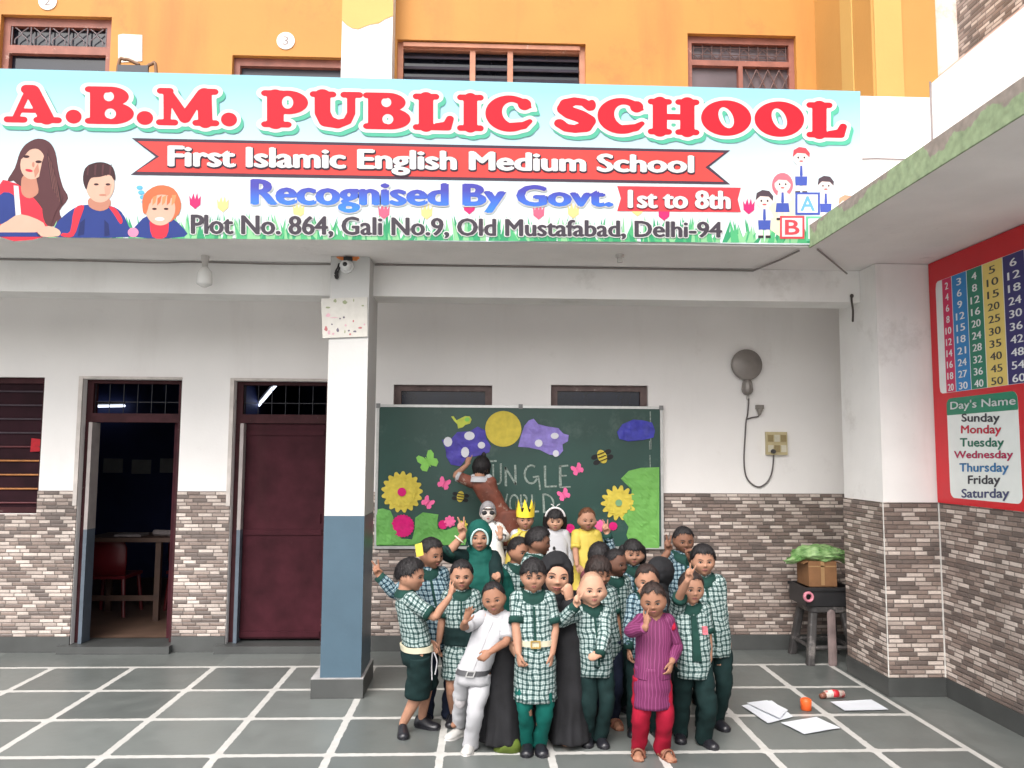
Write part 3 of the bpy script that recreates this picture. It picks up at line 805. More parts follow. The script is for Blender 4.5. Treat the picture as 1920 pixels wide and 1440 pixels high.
for x, y, c in ((366,378,0),(418,384,1),(560,395,1),(720,397,2),(880,388,0),(1010,398,2),(1075,396,1),(1245,400,0),(1195,392,1),(800,398,1),(1404,388,0)):
    pts = [(x-11,y-12),(x-7,y-4),(x-3,y-16),(x,y-4),(x+4,y-17),(x+6,y-4),(x+11,y-11),(x+10,y+6),(x,y+14),(x-10,y+6)]
    bpoly(mb, pts, 2, c)
for k in range(5): bpoly(mb, blob(262+k*3, 352+k*9, 6, 4), 2, 3)
obj('flower_print', mb, [ink('magenta', srgb(225,50,120)), ink('cream_yellow', srgb(250,220,150)), ink('rose', srgb(235,110,140)), ink('sky_blue', srgb(110,195,235))], banner, fixn=False)
# stock pictures at left: young woman, boy, small girl
SK = ink('skin', srgb(232,188,166)); SKD = ink('skin_shade', srgb(205,142,120)); BRN = ink('brown_hair', srgb(95,55,60)); DRK = ink('dark_hair', srgb(70,40,45))
RED = ink('red', srgb(235,55,75)); NAVY = ink('navy', srgb(45,65,140)); ORH = ink('auburn_hair', srgb(220,120,80)); WHT = ink('white', (.84,.84,.84)); LBL = ink('light_blue', srgb(150,200,235))
mb = MB()
def rounded(pts):
    P = [np.array(p, float) for p in pts]; out = []; n = len(P)
    if n < 5: return pts
    for i in range(n):
        p0, p1, p2, p3 = P[i-1], P[i], P[(i+1)%n], P[(i+2)%n]
        for t in (0,.33,.66): out.append(tuple(.5*((2*p1)+(-p0+p2)*t+(2*p0-5*p1+4*p2-p3)*t*t+(-p0+3*p1-3*p2+p3)*t**3)))
    return out
L_ = lambda pts, lay, mi: bpoly(mb, rounded(pts) if len(pts) < 20 else pts, lay, mi)
# woman
L_([(14,340),(28,315),(38,285),(52,268),(72,260),(92,266),(104,285),(110,320),(118,350),(128,372),(112,395),(118,415),(108,420),(96,425),(40,420),(32,345)], 1.5, 2)
L_([(0,346),(22,342),(40,350),(66,374),(84,402),(86,443),(0,444)], 2.0, 4)
L_([(40,345),(44,330),(64,326),(70,342),(72,362),(56,372),(42,364)], 2.4, 1)
L_(blob(63,306,24,31,22,.25), 2.8, 0)
L_([(36,300),(44,276),(62,264),(84,268),(92,286),(90,310),(82,330),(84,296),(72,280),(56,282),(44,296)], 3.2, 2)
L_([(84,290),(96,300),(108,350),(118,372),(104,400),(94,425),(82,410),(78,372),(72,345)], 3.0, 2)
L_([(0,366),(26,366),(30,405),(26,412),(0,420)], 2.4, 5); L_([(26,348),(35,349),(40,402),(30,405)], 2.6, 7)
L_([(14,415),(40,402),(82,418),(76,434),(30,438),(0,436),(0,424)], 3.0, 0)
L_([(0,436),(70,436),(78,444),(0,444)], 3.2, 5)
for ex in (50, 73): L_(blob(ex, 294+(ex-50)*.42, 6, 2.6), 3.4, 3)
L_(blob(55,320,7,2.6,12,.2), 3.4, 4); L_(blob(63,309,2.5,5), 3.3, 1)
# boy
L_([(102,428),(112,412),(140,390),(165,384),(206,386),(228,398),(242,425),(246,444),(98,444)], 2.0, 5)
L_([(140,392),(158,386),(150,412),(138,443),(116,443),(118,437),(132,434)], 2.4, 4); L_([(204,387),(218,392),(230,412),(226,420),(214,402)], 2.4, 4)
L_([(168,372),(204,372),(206,388),(188,396),(168,388)], 2.4, 1)
L_(blob(188,346,27,34), 2.8, 0)
L_([(156,338),(160,316),(176,306),(196,305),(212,314),(217,334),(214,338),(206,328),(188,332),(172,334),(166,344),(162,356)], 3.2, 3)
for ex in (181, 203): L_(blob(ex, 346, 4.5, 2), 3.3, 3)
L_(blob(193,366,7,2), 3.3, 1)
L_([(74,430),(92,424),(112,432),(110,443),(74,443)], 3.2, 0)
# hair strands and shirt shading
for q in range(9): L_([(88+q*2.2,285+q*6),(96+q*2.0,300+q*7),(100+q*2.2,352+q*4),(97+q*2.1,350+q*4)], 3.3+.02*q, (3,9)[q%2])
for q in range(7): L_([(164+q*7,308-abs(q-3)*-1.5),(168+q*7,308),(166+q*7,330),(163+q*7,328)], 3.4+.02*q, (2,3)[q%2])
L_([(150,418),(160,410),(158,440),(146,443)], 2.3, 10); L_([(196,412),(204,420),(206,442),(196,443)], 2.3, 10)
L_([(64,320),(72,306),(74,322),(66,334)], 2.9, 1); L_([(196,350),(210,346),(206,364),(198,370)], 2.9, 11)
# girl
L_([(250,444),(262,416),(282,404),(318,408),(340,424),(346,444)], 2.0, 5); L_([(282,408),(300,404),(316,412),(312,444),(286,444)], 2.3, 4)
L_(blob(304,384,35,36,24), 2.6, 6)
L_(blob(301,391,28,32), 3.0, 0)
L_([(268,396),(270,366),(296,348),(326,354),(340,382),(334,404),(329,384),(318,368),(296,366),(282,378),(275,400)], 3.3, 6)
for q in range(6): L_([(278+q*9,372-abs(q-2)*2),(286+q*9,366),(283+q*9,380),(277+q*9,386)], 3.35+.02*q, (6,12)[q%2])
for ex in (290, 312): L_(blob(ex, 392, 4.5, 2), 3.4, 3)
L_(blob(300,411,9,3.5), 3.4, 7); L_(blob(250,436,10,9), 2.5, 8)
obj('children_photo_print', mb, [SK, SKD, BRN, DRK, RED, NAVY, ORH, WHT, ink('pink', srgb(240,150,185)), ink('hair_light', srgb(125,80,78)), ink('navy_dark', srgb(32,45,105)), ink('skin_soft', srgb(218,168,146)), ink('auburn_light', srgb(238,155,105))], banner, fixn=False)
# cartoon pupils and letter blocks at right
mb = MB()
def kid(x, y, hair, girl=False, s=1.0):
    L = lambda pts, lay, mi: bpoly(mb, pts, lay, mi)
    if girl: L(blob(x, y+4, 21*s, 24*s), 2.0, hair)
    L([(x-9*s,y+17*s),(x+9*s,y+17*s),(x+13*s,y+44*s),(x-13*s,y+44*s)], 2.2, 3)
    L([(x-12*s,y+40*s),(x+12*s,y+40*s),(x+(14 if girl else 11)*s,y+58*s),(x-(14 if girl else 11)*s,y+58*s)], 2.6, 4)
    L([(x-9*s,y+58*s),(x-3*s,y+58*s),(x-3*s,y+70*s),(x-10*s,y+70*s)], 2.4, 0); L([(x+3*s,y+58*s),(x+9*s,y+58*s),(x+10*s,y+70*s),(x+3*s,y+70*s)], 2.4, 0)
    L([(x-12*s,y+69*s),(x-2*s,y+69*s),(x-2*s,y+74*s),(x-12*s,y+74*s)], 2.7, 5); L([(x+2*s,y+69*s),(x+12*s,y+69*s),(x+12*s,y+74*s),(x+2*s,y+74*s)], 2.7, 5)
    L([(x-2*s,y+19*s),(x+2*s,y+19*s),(x+3*s,y+38*s),(x,y+42*s),(x-3*s,y+38*s)], 2.8, 4)
    L([(x+11*s,y+20*s),(x+18*s,y+34*s),(x+14*s,y+37*s),(x+8*s,y+25*s)], 2.4, 3)
    L(blob(x, y+3*s, 16*s, 16*s), 3.0, 0)
    L([(x-17*s,y+2*s),(x-15*s,y-12*s),(x-4*s,y-18*s),(x+9*s,y-16*s),(x+17*s,y-6*s),(x+16*s,y+3*s),(x+8*s,y-5*s),(x-8*s,y-6*s)], 3.3, hair)
    for e in (-6, 6): L(blob(x+e*s, y+3*s, 1.8*s, 2.2*s), 3.4, 5)
    L(blob(x, y+10*s, 4*s, 1.5*s), 3.4, 1)
kid(1502, 293, 1, s=.95); kid(1467, 343, 2, True, .95); kid(1548, 346, 6, s=.9); kid(1433, 374, 6, s=.98); kid(1587, 382, 7, s=.9)
def block(x0, y0, x1, y1, mi, let, lm):
    bpoly(mb, [(x0,y0),(x1,y0),(x1,y1),(x0,y1)], 2.9, mi)
    bpoly(mb, [(x0+4,y0+4),(x1-4,y0+4),(x1-4,y1-4),(x0+4,y1-4)], 3.1, 3)
    w, h = x1-x0, y1-y0
    q = (bp(x0+w*.2,y0+h*.17), bp(x1-w*.2,y0+h*.17), bp(x0+w*.2,y1-h*.17), bp(x1-w*.2,y1-h*.17))
    text_on(mb, let, q, bfn, 3.3, .02, lm)
bpoly(mb, [(1440,390),(1470,360),(1490,362),(1490,410),(1465,446),(1430,420)], 1.8, 8)
block(1491, 361, 1537, 403, 4, 'A', 9); block(1462, 405, 1508, 448, 1, 'B', 1); block(1511, 406, 1560, 452, 10, 'C', 10)
obj('cartoon_pupils_print', mb, [ink('cartoon_skin', srgb(252,232,225)), ink('cartoon_red', srgb(225,80,90)), ink('cartoon_pink', srgb(240,120,135)), ink('cartoon_white', (.82,.82,.84)),
     ink('cartoon_blue', srgb(75,95,185)), ink('cartoon_black', srgb(60,55,60)), ink('cartoon_dark', srgb(85,70,80)), ink('cartoon_orange', srgb(240,160,130)),
     ink('cartoon_sand', srgb(245,238,205)), ink('cartoon_cyan', srgb(110,180,230)), ink('cartoon_green', srgb(110,205,160))], banner, fixn=False)
# title
title = [('A',8,117),('.',124,154),('B',160,252),('.',257,288),('M',293,412),('.',415,445),('P',490,578),('U',581,681),('B',681,770),('L',774,852),('I',857,907),('C',910,1000),
         ('S',1037,1118),('C',1120,1210),('H',1214,1311),('O',1314,1408),('O',1414,1507),('L',1511,1588)]
mbs = [MB(), MB(), MB()]
for ti, (ch, x0, x1) in enumerate(title):
    fn, W = GLY[ch]
    xm_ = (x0+x1)/2
    top = 160+33*(xm_-60)/1490; bot = 231+28*(xm_-60)/1490
    if ch == '.': top = bot-26; 
    for li, (thr, sx, sy) in enumerate(((0,0,0),(.095,0,0),(.095,5,7))):
        th = thr*(2.6 if ch == '.' else 1)
        V, Fc = flat_sdf(fn, -.25, W+.25, -.25, 1.25, 44 if li == 0 else 30, th)
        pts = []
        for x, y in V:
            px = x0 + x/W*(x1-x0) + sx; tt = (px-sx-xm_); py = bot + (top-bot)*y + .0188*tt + sy
            pts.append(bfn(*bp(px, py), (5.8, 4.9, 4.0)[li] + .25*(ti % 3)))
        mbs[li].add(pts, Fc)
obj('title_shadow', mbs[2], ink('title_green', srgb(95,195,165)), banner, fixn=False)
obj('title_outline', mbs[1], WHT, banner, fixn=False)
obj('title_lettering', mbs[0], ink('title_red', srgb(232,30,50)), banner, fixn=False)
# red ribbon
mb = MB()
bpoly(mb, [(247,259),(1369,282),(1330,313),(1369,346),(245,328),(292,294)], 2, 0)
bpoly(mb, [(258,265),(1357,287),(1322,314),(1357,341),(256,322),(299,294)], 2.6, 1)
obj('ribbon', mb, [ink('ribbon_edge', srgb(80,60,75)), ink('ribbon_red', srgb(242,78,74))], banner, fixn=False)
def outlined(name, s, q, off, spread, m_in, m_out, lay=4, drop=None, bold=.0):
    mo = MB(); mi_ = MB(); drop = drop or (0,0)
    for k, dx in enumerate((0,-1,1,-.5,.5,0,0) if bold else (0,)):
        text_on(mi_, s, q, bfn, lay+2.2+.03*k, off, ref_offset=off, shift=(dx*bold,(0,0,0,.25,-.25,.4,-.4)[k]*bold))
    n = 10
    for k in range(n):
        t = 2*math.pi*(k+.5)/n; text_on(mo, s, q, bfn, lay+.04*k, off, ref_offset=off, shift=((spread+bold)*math.cos(t)+drop[0], (spread+bold*.35)*math.sin(t)+drop[1]))
    obj(name+'_outline', mo, m_out, banner, fixn=False)
    return obj(name+'_lettering', mi_, m_in, banner, fixn=False)
outlined('motto', 'First Islamic English Medium School', bquad(318,274,324,1298,293,345-15+4), 0, .006, WHT, ink('motto_edge', srgb(70,50,65)), 4, (.003,-.005), .011)
outlined('recognised', 'Recognised By Govt.', bquad(474,337,398,1146,352,398), 0, .008, vgrad('print_purple_to_cyan', srgb(40,38,140), srgb(12,105,200), .22, .36, .6), WHT, bold=.014)
mb = MB(); bpoly(mb, [(1157,349),(1389,352),(1383,374),(1389,398),(1157,396),(1164,372)], 2.2, 0)
obj('class_tag', mb, ink('tag_red', srgb(240,72,82)), banner, fixn=False)
outlined('class', '1st to 8th', bquad(1179,357,390,1367,359,392), 0, .005, WHT, ink('class_edge', srgb(130,60,70)), 4, (.002,-.003), .009)
outlined('address', 'Plot No. 864, Gali No.9, Old Mustafabad, Delhi-94', bquad(360,403,444,1352,417,450), 0, .007, ink('address_grey', srgb(75,68,78)), WHT, bold=.006)

# ------------------------------------------------------------------ red learning board on the side wall
XR = 3.226 + .012
RBX = 3.215
board = thing('learning_board', 'red wall board with coloured multiplication tables and day names', 'board', (RBX+.01, 5.0, 1.335))
def rfn(u, v, t): return (RBX - t*.0012, u, v)
def rp_(x, y):
    p = atx(x, y, RBX); return (p[1], p[2])
ry0 = rp_(1740,490)[0]
mb = MB(); mb.box(RBX, 3.239, 4.25, ry0, 1.3295, 3.034)
obj('panel', mb, M('board_red', srgb(200,18,34), .35, .05, 2), board)
cols = [(srgb(200,30,85), 2), (srgb(30,125,190), 3), (srgb(25,120,95), 4), (srgb(225,200,110), 5), (srgb(45,40,105), 6)]
ya, yb_ = rp_(1757,600)[0], rp_(1890,600)[0]
edges = [rp_(x, 620)[0] for x in (1770, 1788.5, 1817, 1847, 1886)]; edges.append(edges[-1] - (edges[-2]-edges[-1])*1.0)
zt_, zb_ = 2.885, 2.09
mb = MB(); y_l = rp_(1757,600)[0]
pts = [(y_l, zb_+.05),(y_l-.008, zb_+.012),(y_l-.03, zb_),(edges[-1],zb_),(edges[-1],zt_),(y_l-.03,zt_),(y_l-.008,zt_-.012),(y_l,zt_-.05)]
mb.prism(pts, rfn, .2, 1)
obj('table_backing', mb, M('board_white', (.75,.76,.76), .4, .03), board)
names = ['two','three','four','five','six']
for k, (c, n) in enumerate(cols):
    y0, y1 = edges[k], edges[k+1]
    mb = MB(); mb.prism([(y0-.004,zb_+.002),(y1+.004,zb_+.002),(y1+.004,zt_-.002),(y0-.004,zt_-.002)], rfn, 1.2, 2)
    cp = obj('table_column', mb, M('column_'+names[k], c, .4, .04), board)
    mb = MB()
    for i in range(10):
        s = str(n*(i+1)); zc = zt_-.055-(zt_-zb_-.09)*i/9.0
        wd = (y0-y1)*(.30 if len(s) == 1 else .56); yc = (y0+y1)/2; h = .024
        q = ((yc+wd/2,zc+h),(yc-wd/2,zc+h),(yc+wd/2,zc-h),(yc-wd/2,zc-h))
        for j, (a, b_) in enumerate(((0,0),(-1,0),(1,0))): text_on(mb, s, q, rfn, 2.8+.02*j, 0, shift=(a*.0022, 0))
    obj('numbers', mb, M('number_dark' if n == 5 else 'number_white', (.05,.05,.05) if n == 5 else (.75,.77,.78), .5, .03), cp, fixn=False)
mb = MB(); ka, kb = rp_(1777,800)[0], rp_(1911,800)[0]; z0, z1 = 1.372, 2.05
def rrect(a, b, c, d, r):
    out = []
    for cx, cz, t0 in ((b+r,c+r,180),(b+r,d-r,90),(a-r,d-r,0),(a-r,c+r,-90)):
        for t in range(0, 91, 15):
            q = R(t0-t+90 if False else t0+90-t); out.append((cx+r*math.cos(q), cz+r*math.sin(q)))
    return out
def rr2(a, b, c, d, r):                         # a>b along Y, c<d in Z
    pts = []
    for cx, cz, s in ((a-r,c+r,-90),(a-r,d-r,0),(b+r,d-r,90),(b+r,c+r,180)):
        for t in range(0, 91, 15): pts.append((cx+r*math.cos(R(s+t)), cz+r*math.sin(R(s+t))))
    return pts
mb.prism(rr2(ka, kb, z0, z1, .05), rfn, .2, 1.0)
dl = obj('day_list', mb, M('day_list_white', (.74,.78,.76), .4, .03), board)
mb = MB(); mb.prism([p if p[1] > 1.93 else (p[0], 1.935) for p in rr2(ka, kb, 1.9, z1, .05)], rfn, 1.2, 1.8)
obj('heading_band', mb, M('day_green', srgb(25,125,95), .4, .04), dl)
def rtext(s, x0, x1, yt0, yt1, yb0, yb1, mat, off=.04):
    mb = MB(); q = (rp_(x0,yt0), rp_(x1,yt1), rp_(x0,yb0), rp_(x1,yb1))
    for k, (a, b) in enumerate(((0,0),(-1,0),(1,0),(0,.5),(0,-.5))): text_on(mb, s, q, rfn, 2.6+.02*k, 0, shift=(a*.0032, b*.0032)); obj('lettering', mb, mat, dl, fixn=False)
TW = M('number_white', (.75,.77,.78))
rtext("Day's Name", 1783,1905,753,742,772,763, TW, .05)
for s, x0, x1, y0, y1, c in (('Sunday',1804,1875,776,795,(.045,.045,.06)),('Monday',1803,1878,798,817,srgb(215,40,70)),('Tuesday',1801,1883,822,842,srgb(30,120,95)),
      ('Wednesday',1790,1900,846,863,srgb(200,30,90)),('Thursday',1800,1892,869,889,srgb(40,125,190)),('Friday',1816,1876,892,912,(.045,.045,.06)),('Saturday',1804,1893,917,938,srgb(70,75,120))):
    rtext(s, x0, x1, y0, y0-1.5, y1, y1+1, M('day_'+s.lower(), c, .5, .03))

# ------------------------------------------------------------------ blackboard
YK = 6.835
bb = thing('blackboard', 'green classroom blackboard on the back wall with chalk lettering', 'blackboard', (.33, YK, .855))
kx0, kx1, kz0, kz1 = -.872, 1.542, .872, 2.045
mb = MB(); mb.box(kx0, kx1, YK, BW-.002, kz0, kz1)
obj('writing_surface', mb, M('board_green', (.018,.062,.050), .38, .22, 1.6, .03, 30, stain=((.10,.15,.13), 2.6, .55, .35)), bb)
mb = MB(); t = .022
mb.box(kx0-t, kx1+t, YK-.008, BW-.002, kz1, kz1+t); mb.box(kx0-t, kx1+t, YK-.008, BW-.002, kz0-t, kz0)
mb.box(kx0-t, kx0, YK-.008, BW-.002, kz0, kz1); mb.box(kx1, kx1+t, YK-.008, BW-.002, kz0, kz1)
obj('frame', mb, ALU, bb)
for x, z in ((kx0-.01,kz1+.01),(kx1+.01,kz1+.01),((kx0+kx1)/2,kz1+.012)):
    mb = MB(); mb.box(x-.018, x+.018, YK-.013, YK-.0085, z-.02, z+.02); obj('corner_cap', mb, M('corner_cap_grey', (.2,.2,.2), .5), bb)
def kp(x, y):                                   # blackboard measured in the enlarged picture
    p = at(700+x*.29167, 740+y*.29167, YK); return (p[0], p[2])
def kfn(u, v, t): return (u, YK - t*.001, v)
mb = MB()
def stroke(pts, w=9, lay=1.0):
    w = w*1.25
    q = [np.array(kp(*p)) for p in pts]; w = w*.29167*YK/F_PX/2
    rnd = random.Random(len(mb.v))
    for i in range(len(q)-1):
        d = q[i+1]-q[i]; ln = np.linalg.norm(d); d = d/ln; n = np.array([-d[1], d[0]])
        a, b = q[i]-d*w*.5, q[i+1]+d*w*.5; w0, w1 = w*rnd.uniform(.75,1.15), w*rnd.uniform(.75,1.15)
        lay += .05
        mb.add([kfn(*(a-n*w0),lay), kfn(*(b-n*w1),lay), kfn(*(b+n*w1),lay), kfn(*(a+n*w0),lay)], [(0,1,2,3)])
def arc(cx, cy, a, b, t0, t1, n=14): return [(cx+a*math.cos(R(t0+(t1-t0)*k/n)), cy+b*math.sin(R(t0+(t1-t0)*k/n))) for k in range(n+1)]
stroke([(690,430),(790,426)]); stroke([(742,430),(742,560)]); stroke(arc(712,555,30,34,0,150))
stroke([(770,450),(772,545)]); stroke(arc(796,545,24,30,180,0)[::1]); stroke([(820,445),(820,548)])
stroke([(852,585),(850,470)],11); stroke([(850,470),(915,575)],11); stroke([(915,575),(912,455)],11)
stroke(arc(1015,512,42,58,-60,-330),10); stroke([(1062,525),(1028,530)]); stroke([(1062,525),(1072,610)],10)
stroke([(1103,460),(1105,585)],13); stroke([(1105,592),(1178,588)],9)
stroke([(1200,460),(1202,590)],13); stroke([(1200,460),(1250,456)],9); stroke([(1204,522),(1240,520)],8); stroke([(1200,596),(1265,592)],9)
stroke([(760,640),(790,750)]); stroke([(790,750),(812,690)]); stroke([(812,690),(835,750)]); stroke([(835,750),(862,640)])
stroke(arc(905,698,28,54,0,360)); stroke([(950,750),(948,645)]); stroke(arc(960,672,26,28,-80,90)); stroke([(960,700),(992,750)])
stroke([(1020,645),(1022,750)]); stroke([(1022,752),(1062,750)])
stroke([(1092,640),(1098,755)],11); stroke(arc(1096,698,62,58,-90,90),9)
stroke([(1780,110),(1784,350)],6); stroke([(1778,300),(1780,350)],9); stroke([(1778,390),(1780,470)],5)
obj('chalk_lettering', mb, M('chalk', (.26,.31,.28), .9, .5, 60), bb, fixn=False)

# paper decorations: each a cut and crumpled sheet of its own
def crumple_obj(name, outline, lay, mat, label, cat='paper cutout', group='paper cutouts on the blackboard', amp=.006, mi_extra=None, parent=None, grid=.02, seed=1, thick=.0012):
    """fills an outline (plane points) with a fine grid sheet, wrinkled, with real thickness"""
    P = np.array(outline); 
    def inside(x, y):
        c = False; n = len(P)
        for i in range(n):
            x0, y0 = P[i]; x1, y1 = P[(i+1) % n]
            if (y0 > y) != (y1 > y) and x < (x1-x0)*(y-y0)/(y1-y0)+x0: c = not c
        return c
    lo, hi = P.min(0), P.max(0)
    g = max(grid, (hi-lo).max()/40)
    pts = [Vector((p[0], p[1])) for p in outline]
    inner = []
    x = lo[0]+g/2
    while x < hi[0]:
        y = lo[1]+g/2
        while y < hi[1]:
            if inside(x, y) and min(np.hypot(P[:,0]-x, P[:,1]-y)) > g*.45: inner.append(Vector((x, y)))
            y += g
        x += g
    from mathutils.geometry import delaunay_2d_cdt
    n = len(pts)
    vs, es, fs, _, _, _ = delaunay_2d_cdt(pts+inner, [], [list(range(n))], 1, 1e-5)
    dep = []
    for v in vs:
        e = mnoise.noise((v.x*14+seed*7, v.y*14, seed))*.6 + abs(mnoise.noise((v.x*34, v.y*34+seed*3, seed)))*.7
        dep.append(lay*.001 + .001 + amp*(e+.4))
    mb = MB(); o = [(v.x, YK-max(d,.0008), v.y) for v, d in zip(vs, dep)]
    mb.add(o, [tuple(f) for f in fs]); mb.add([(x, y+thick, z) for x, y, z in o], [tuple(f)[::-1] for f in fs])
    ob = obj(name, mb, mat, parent, smooth=False, fixn=False)
    if parent is None: tag(ob, label, cat, group)
    return ob
def kz(pts): return [kp(*p) for p in pts]
YEL = M('yellow_crepe', srgb(208,188,72), .7, .12, 18); PINK = M('pink_paper', srgb(238,105,160), .7, .1, 20); MAG = M('magenta_paper', srgb(205,0,110), .7, .12, 18)
LGR = M('leaf_green_paper', srgb(98,160,78), .7, .12, 9); GRN = M('lime_paper', srgb(140,205,95), .7, .1, 15); VIO = M('violet_paper', srgb(75,65,165), .6, .3, 14)
LAV = M('lavender_paper', srgb(140,125,200), .6, .2, 14); BLU = M('blue_paper', srgb(60,62,165), .6, .3, 14); DOT = M('white_paper_dot', (.72,.72,.78), .8, .05)
BLK = M('black_paper', (.012,.012,.014), .7, .2)
crumple_obj('paper_sun', kz(blob(835,220,116,115,36)), 3, YEL, 'round yellow paper sun at the top of the blackboard', seed=2)
def cloud(pts, lay, mat, label, dots, seed):
    o = crumple_obj('paper_cloud', kz(pts), lay, mat, label, amp=.014, seed=seed)
    for x, y, a, b in dots:
        crumple_obj('white_dot', kz(blob(x,y,a,b,12)), lay+14, DOT, '', parent=o, amp=.002, seed=seed)
    return o
cloud([(440,290),(500,285),(540,240),(620,235),(670,205),(720,230),(725,280),(755,330),(745,370),(700,385),(660,395),(600,405),(560,460),(500,450),(470,400),(465,350)], 1, VIO,
      'crumpled dark violet paper cloud with white dots left of the paper sun', [(480,303,28,32),(618,265,34,28),(695,325,24,22),(590,370,26,34)], 4)
cloud([(950,260),(970,200),(1000,165),(1030,155),(1060,190),(1120,205),(1190,215),(1220,250),(1255,260),(1250,300),(1215,320),(1220,360),(1190,395),(1130,385),(1070,355),(1000,340),(930,335)], 2, LAV,
      'pale lavender paper cloud with white dots right of the paper sun', [(1062,312,25,24),(1165,265,26,20),(1172,378,20,22)], 5)
cloud([(1565,240),(1600,190),(1670,160),(1730,165),(1790,180),(1810,230),(1800,275),(1740,290),(1640,300),(1580,285)], 1, BLU, 'dark blue paper cloud in the top right corner of the blackboard', [], 6)
def flower(cx, cy, r, n, depth, lay, mat, cmat, cr, label, seed):
    t = [cx, cy]
    root = crumple_obj('paper_flower', kz([(cx+r*(1-depth*abs(math.sin(n*q/2+.3))**3)*math.cos(q), cy+r*(1-depth*abs(math.sin(n*q/2+.3))**3)*math.sin(q)) for q in np.arange(n*8)/(n*8)*2*math.pi]), lay, mat, label, amp=.008, seed=seed)
    if depth > .1:
        crumple_obj('inner_petals', kz([(cx+.72*r*(1-.12*abs(math.sin(n*q/2))**3)*math.cos(q), cy+.72*r*(1-.12*abs(math.sin(n*q/2))**3)*math.sin(q)) for q in np.arange(n*6)/(n*6)*2*math.pi]), lay+7, mat, '', parent=root, amp=.008, seed=seed+1)
    if cmat: crumple_obj('centre', kz(blob(cx,cy,cr,cr,20)), lay+17, cmat, '', parent=root, amp=.004, seed=seed)
    return root
flower(185,625,134,17,.17,4,YEL,MAG,28,'big yellow paper flower with a magenta centre at left',11)
flower(1575,695,114,14,.26,4,YEL,M('sage_paper', srgb(120,165,120)),22,'yellow paper flower with a green centre on the big leaf',12)
flower(190,843,74,22,.08,5,MAG,None,0,'large magenta paper flower under the big yellow one',13)
flower(448,835,30,12,.08,4,MAG,None,0,'small magenta paper flower by the raised two finger hand',14)
flower(492,815,38,8,.2,3,PINK,None,0,'pink paper flower half behind the raised two finger hand',15)
flower(577,835,30,6,.3,4,YEL,None,0,'small yellow paper flower right of the raised two finger hand',16)
flower(1265,858,29,12,.08,4,MAG,None,0,'small magenta paper flower between the white and yellow costumes',17)
flower(1460,842,38,8,.2,3,PINK,None,0,'pink paper flower beside the child in yellow',18)
flower(1540,845,28,12,.08,4,MAG,None,0,'small magenta paper flower under the flower with green centre',19)
crumple_obj('paper_leaf', kz([(18,740),(60,730),(110,745),(130,790),(135,850),(180,925),(250,930),(265,870),(270,790),(320,755),(420,770),(412,810),(415,860),(470,870),(520,850),(600,840),(610,900),(590,965),(300,968),(20,968)]), 1, LGR,
            'green paper bush along the lower left of the blackboard', amp=.016, seed=21)
crumple_obj('paper_leaf', kz([(1590,540),(1640,490),(1720,470),(1836,466),(1836,985),(1660,985),(1625,900),(1640,850),(1600,790),(1655,700),(1660,610)]), 1, M('big_leaf_paper', srgb(108,168,82), .7, .1, 6), 'very large light green paper leaf at the right edge of the blackboard', amp=.014, seed=22)
def butterfly(cx, cy, s, rot, mat, label, seed):
    pts = [(0,-.1),(.12,-.45),(.35,-.7),(.55,-.65),(.6,-.35),(.45,-.08),(.62,.05),(.6,.3),(.35,.5),(.12,.3),(0,.15)]
    pts = pts + [(-x, y) for x, y in pts[::-1][1:-1]]
    c, q = math.cos(R(rot)), math.sin(R(rot))
    o = crumple_obj('paper_butterfly', kz([(cx+s*(x*c-y*q), cy+s*(x*q+y*c)) for x, y in pts]), 3, mat, label, amp=.005, seed=seed)
    mb = MB(); a, b = kp(cx+s*.35*q, cy-s*.35*c), kp(cx-s*.3*q, cy+s*.3*c)
    mb.tube([(a[0],YK-.013,a[1]),(b[0],YK-.013,b[1])], .005, 8); obj('body', mb, mat, o)
    return o
butterfly(353,435,98,-28,GRN,'light green paper butterfly above the big yellow flower',31)
butterfly(452,575,62,25,PINK,'pink paper butterfly under the green one',32)
butterfly(347,697,60,38,PINK,'pink paper butterfly just right of the big yellow flower',33)
butterfly(1313,484,58,-28,PINK,'pink paper butterfly right of the chalk word',34)
butterfly(1226,647,60,-28,PINK,'pink paper butterfly over the white headband',35)
def bee(cx, cy, s, rot, label, seed):
    c, q = math.cos(R(rot)), math.sin(R(rot)); T = lambda x, y: (cx+s*(x*c-y*q), cy+s*(x*q+y*c))
    o = crumple_obj('paper_bee', kz([T(math.cos(t)*.40, math.sin(t)*.62) for t in np.arange(20)/20*2*math.pi]), 5, YEL, label, amp=.006, seed=seed)
    for wx, wy in ((-.62,-.2),(.62,-.2),(-.62,.3),(.62,.3)):
        crumple_obj('wing', kz([T(wx+math.cos(t)*.32, wy+math.sin(t)*.22) for t in np.arange(12)/12*2*math.pi]), 2, BLK, '', parent=o, amp=.002, seed=seed)
    for sy in (-.3, 0, .3):
        mb = MB(); a, b = kp(*T(-.33,sy)), kp(*T(.33,sy)); mb.tube([(a[0],YK-.017,a[1]),((a[0]+b[0])/2,YK-.019,(a[1]+b[1])/2),(b[0],YK-.017,b[1])], .0035, 6); obj('stripe', mb, BLK, o)
    return o
bee(1470,398,74,-22,'yellow and black paper bee right of the chalk word',41); bee(560,655,58,10,'small yellow and black paper bee above the raised two finger hand',42)
cat = crumple_obj('paper_caterpillar', kz([(500,140),(515,138),(535,165),(565,150),(590,138),(620,140),(632,160),(622,185),(590,195),(575,210),(545,218),(540,190),(520,170)]), 3, M('yellow_green_paper', srgb(200,210,85), .7, .15, 20), 'small yellow green paper caterpillar left of the paper sun', amp=.006, seed=51)
crumple_obj('centre', kz(blob(603,160,16,14,14)), 13, GRN, '', parent=cat, amp=.002, seed=52)

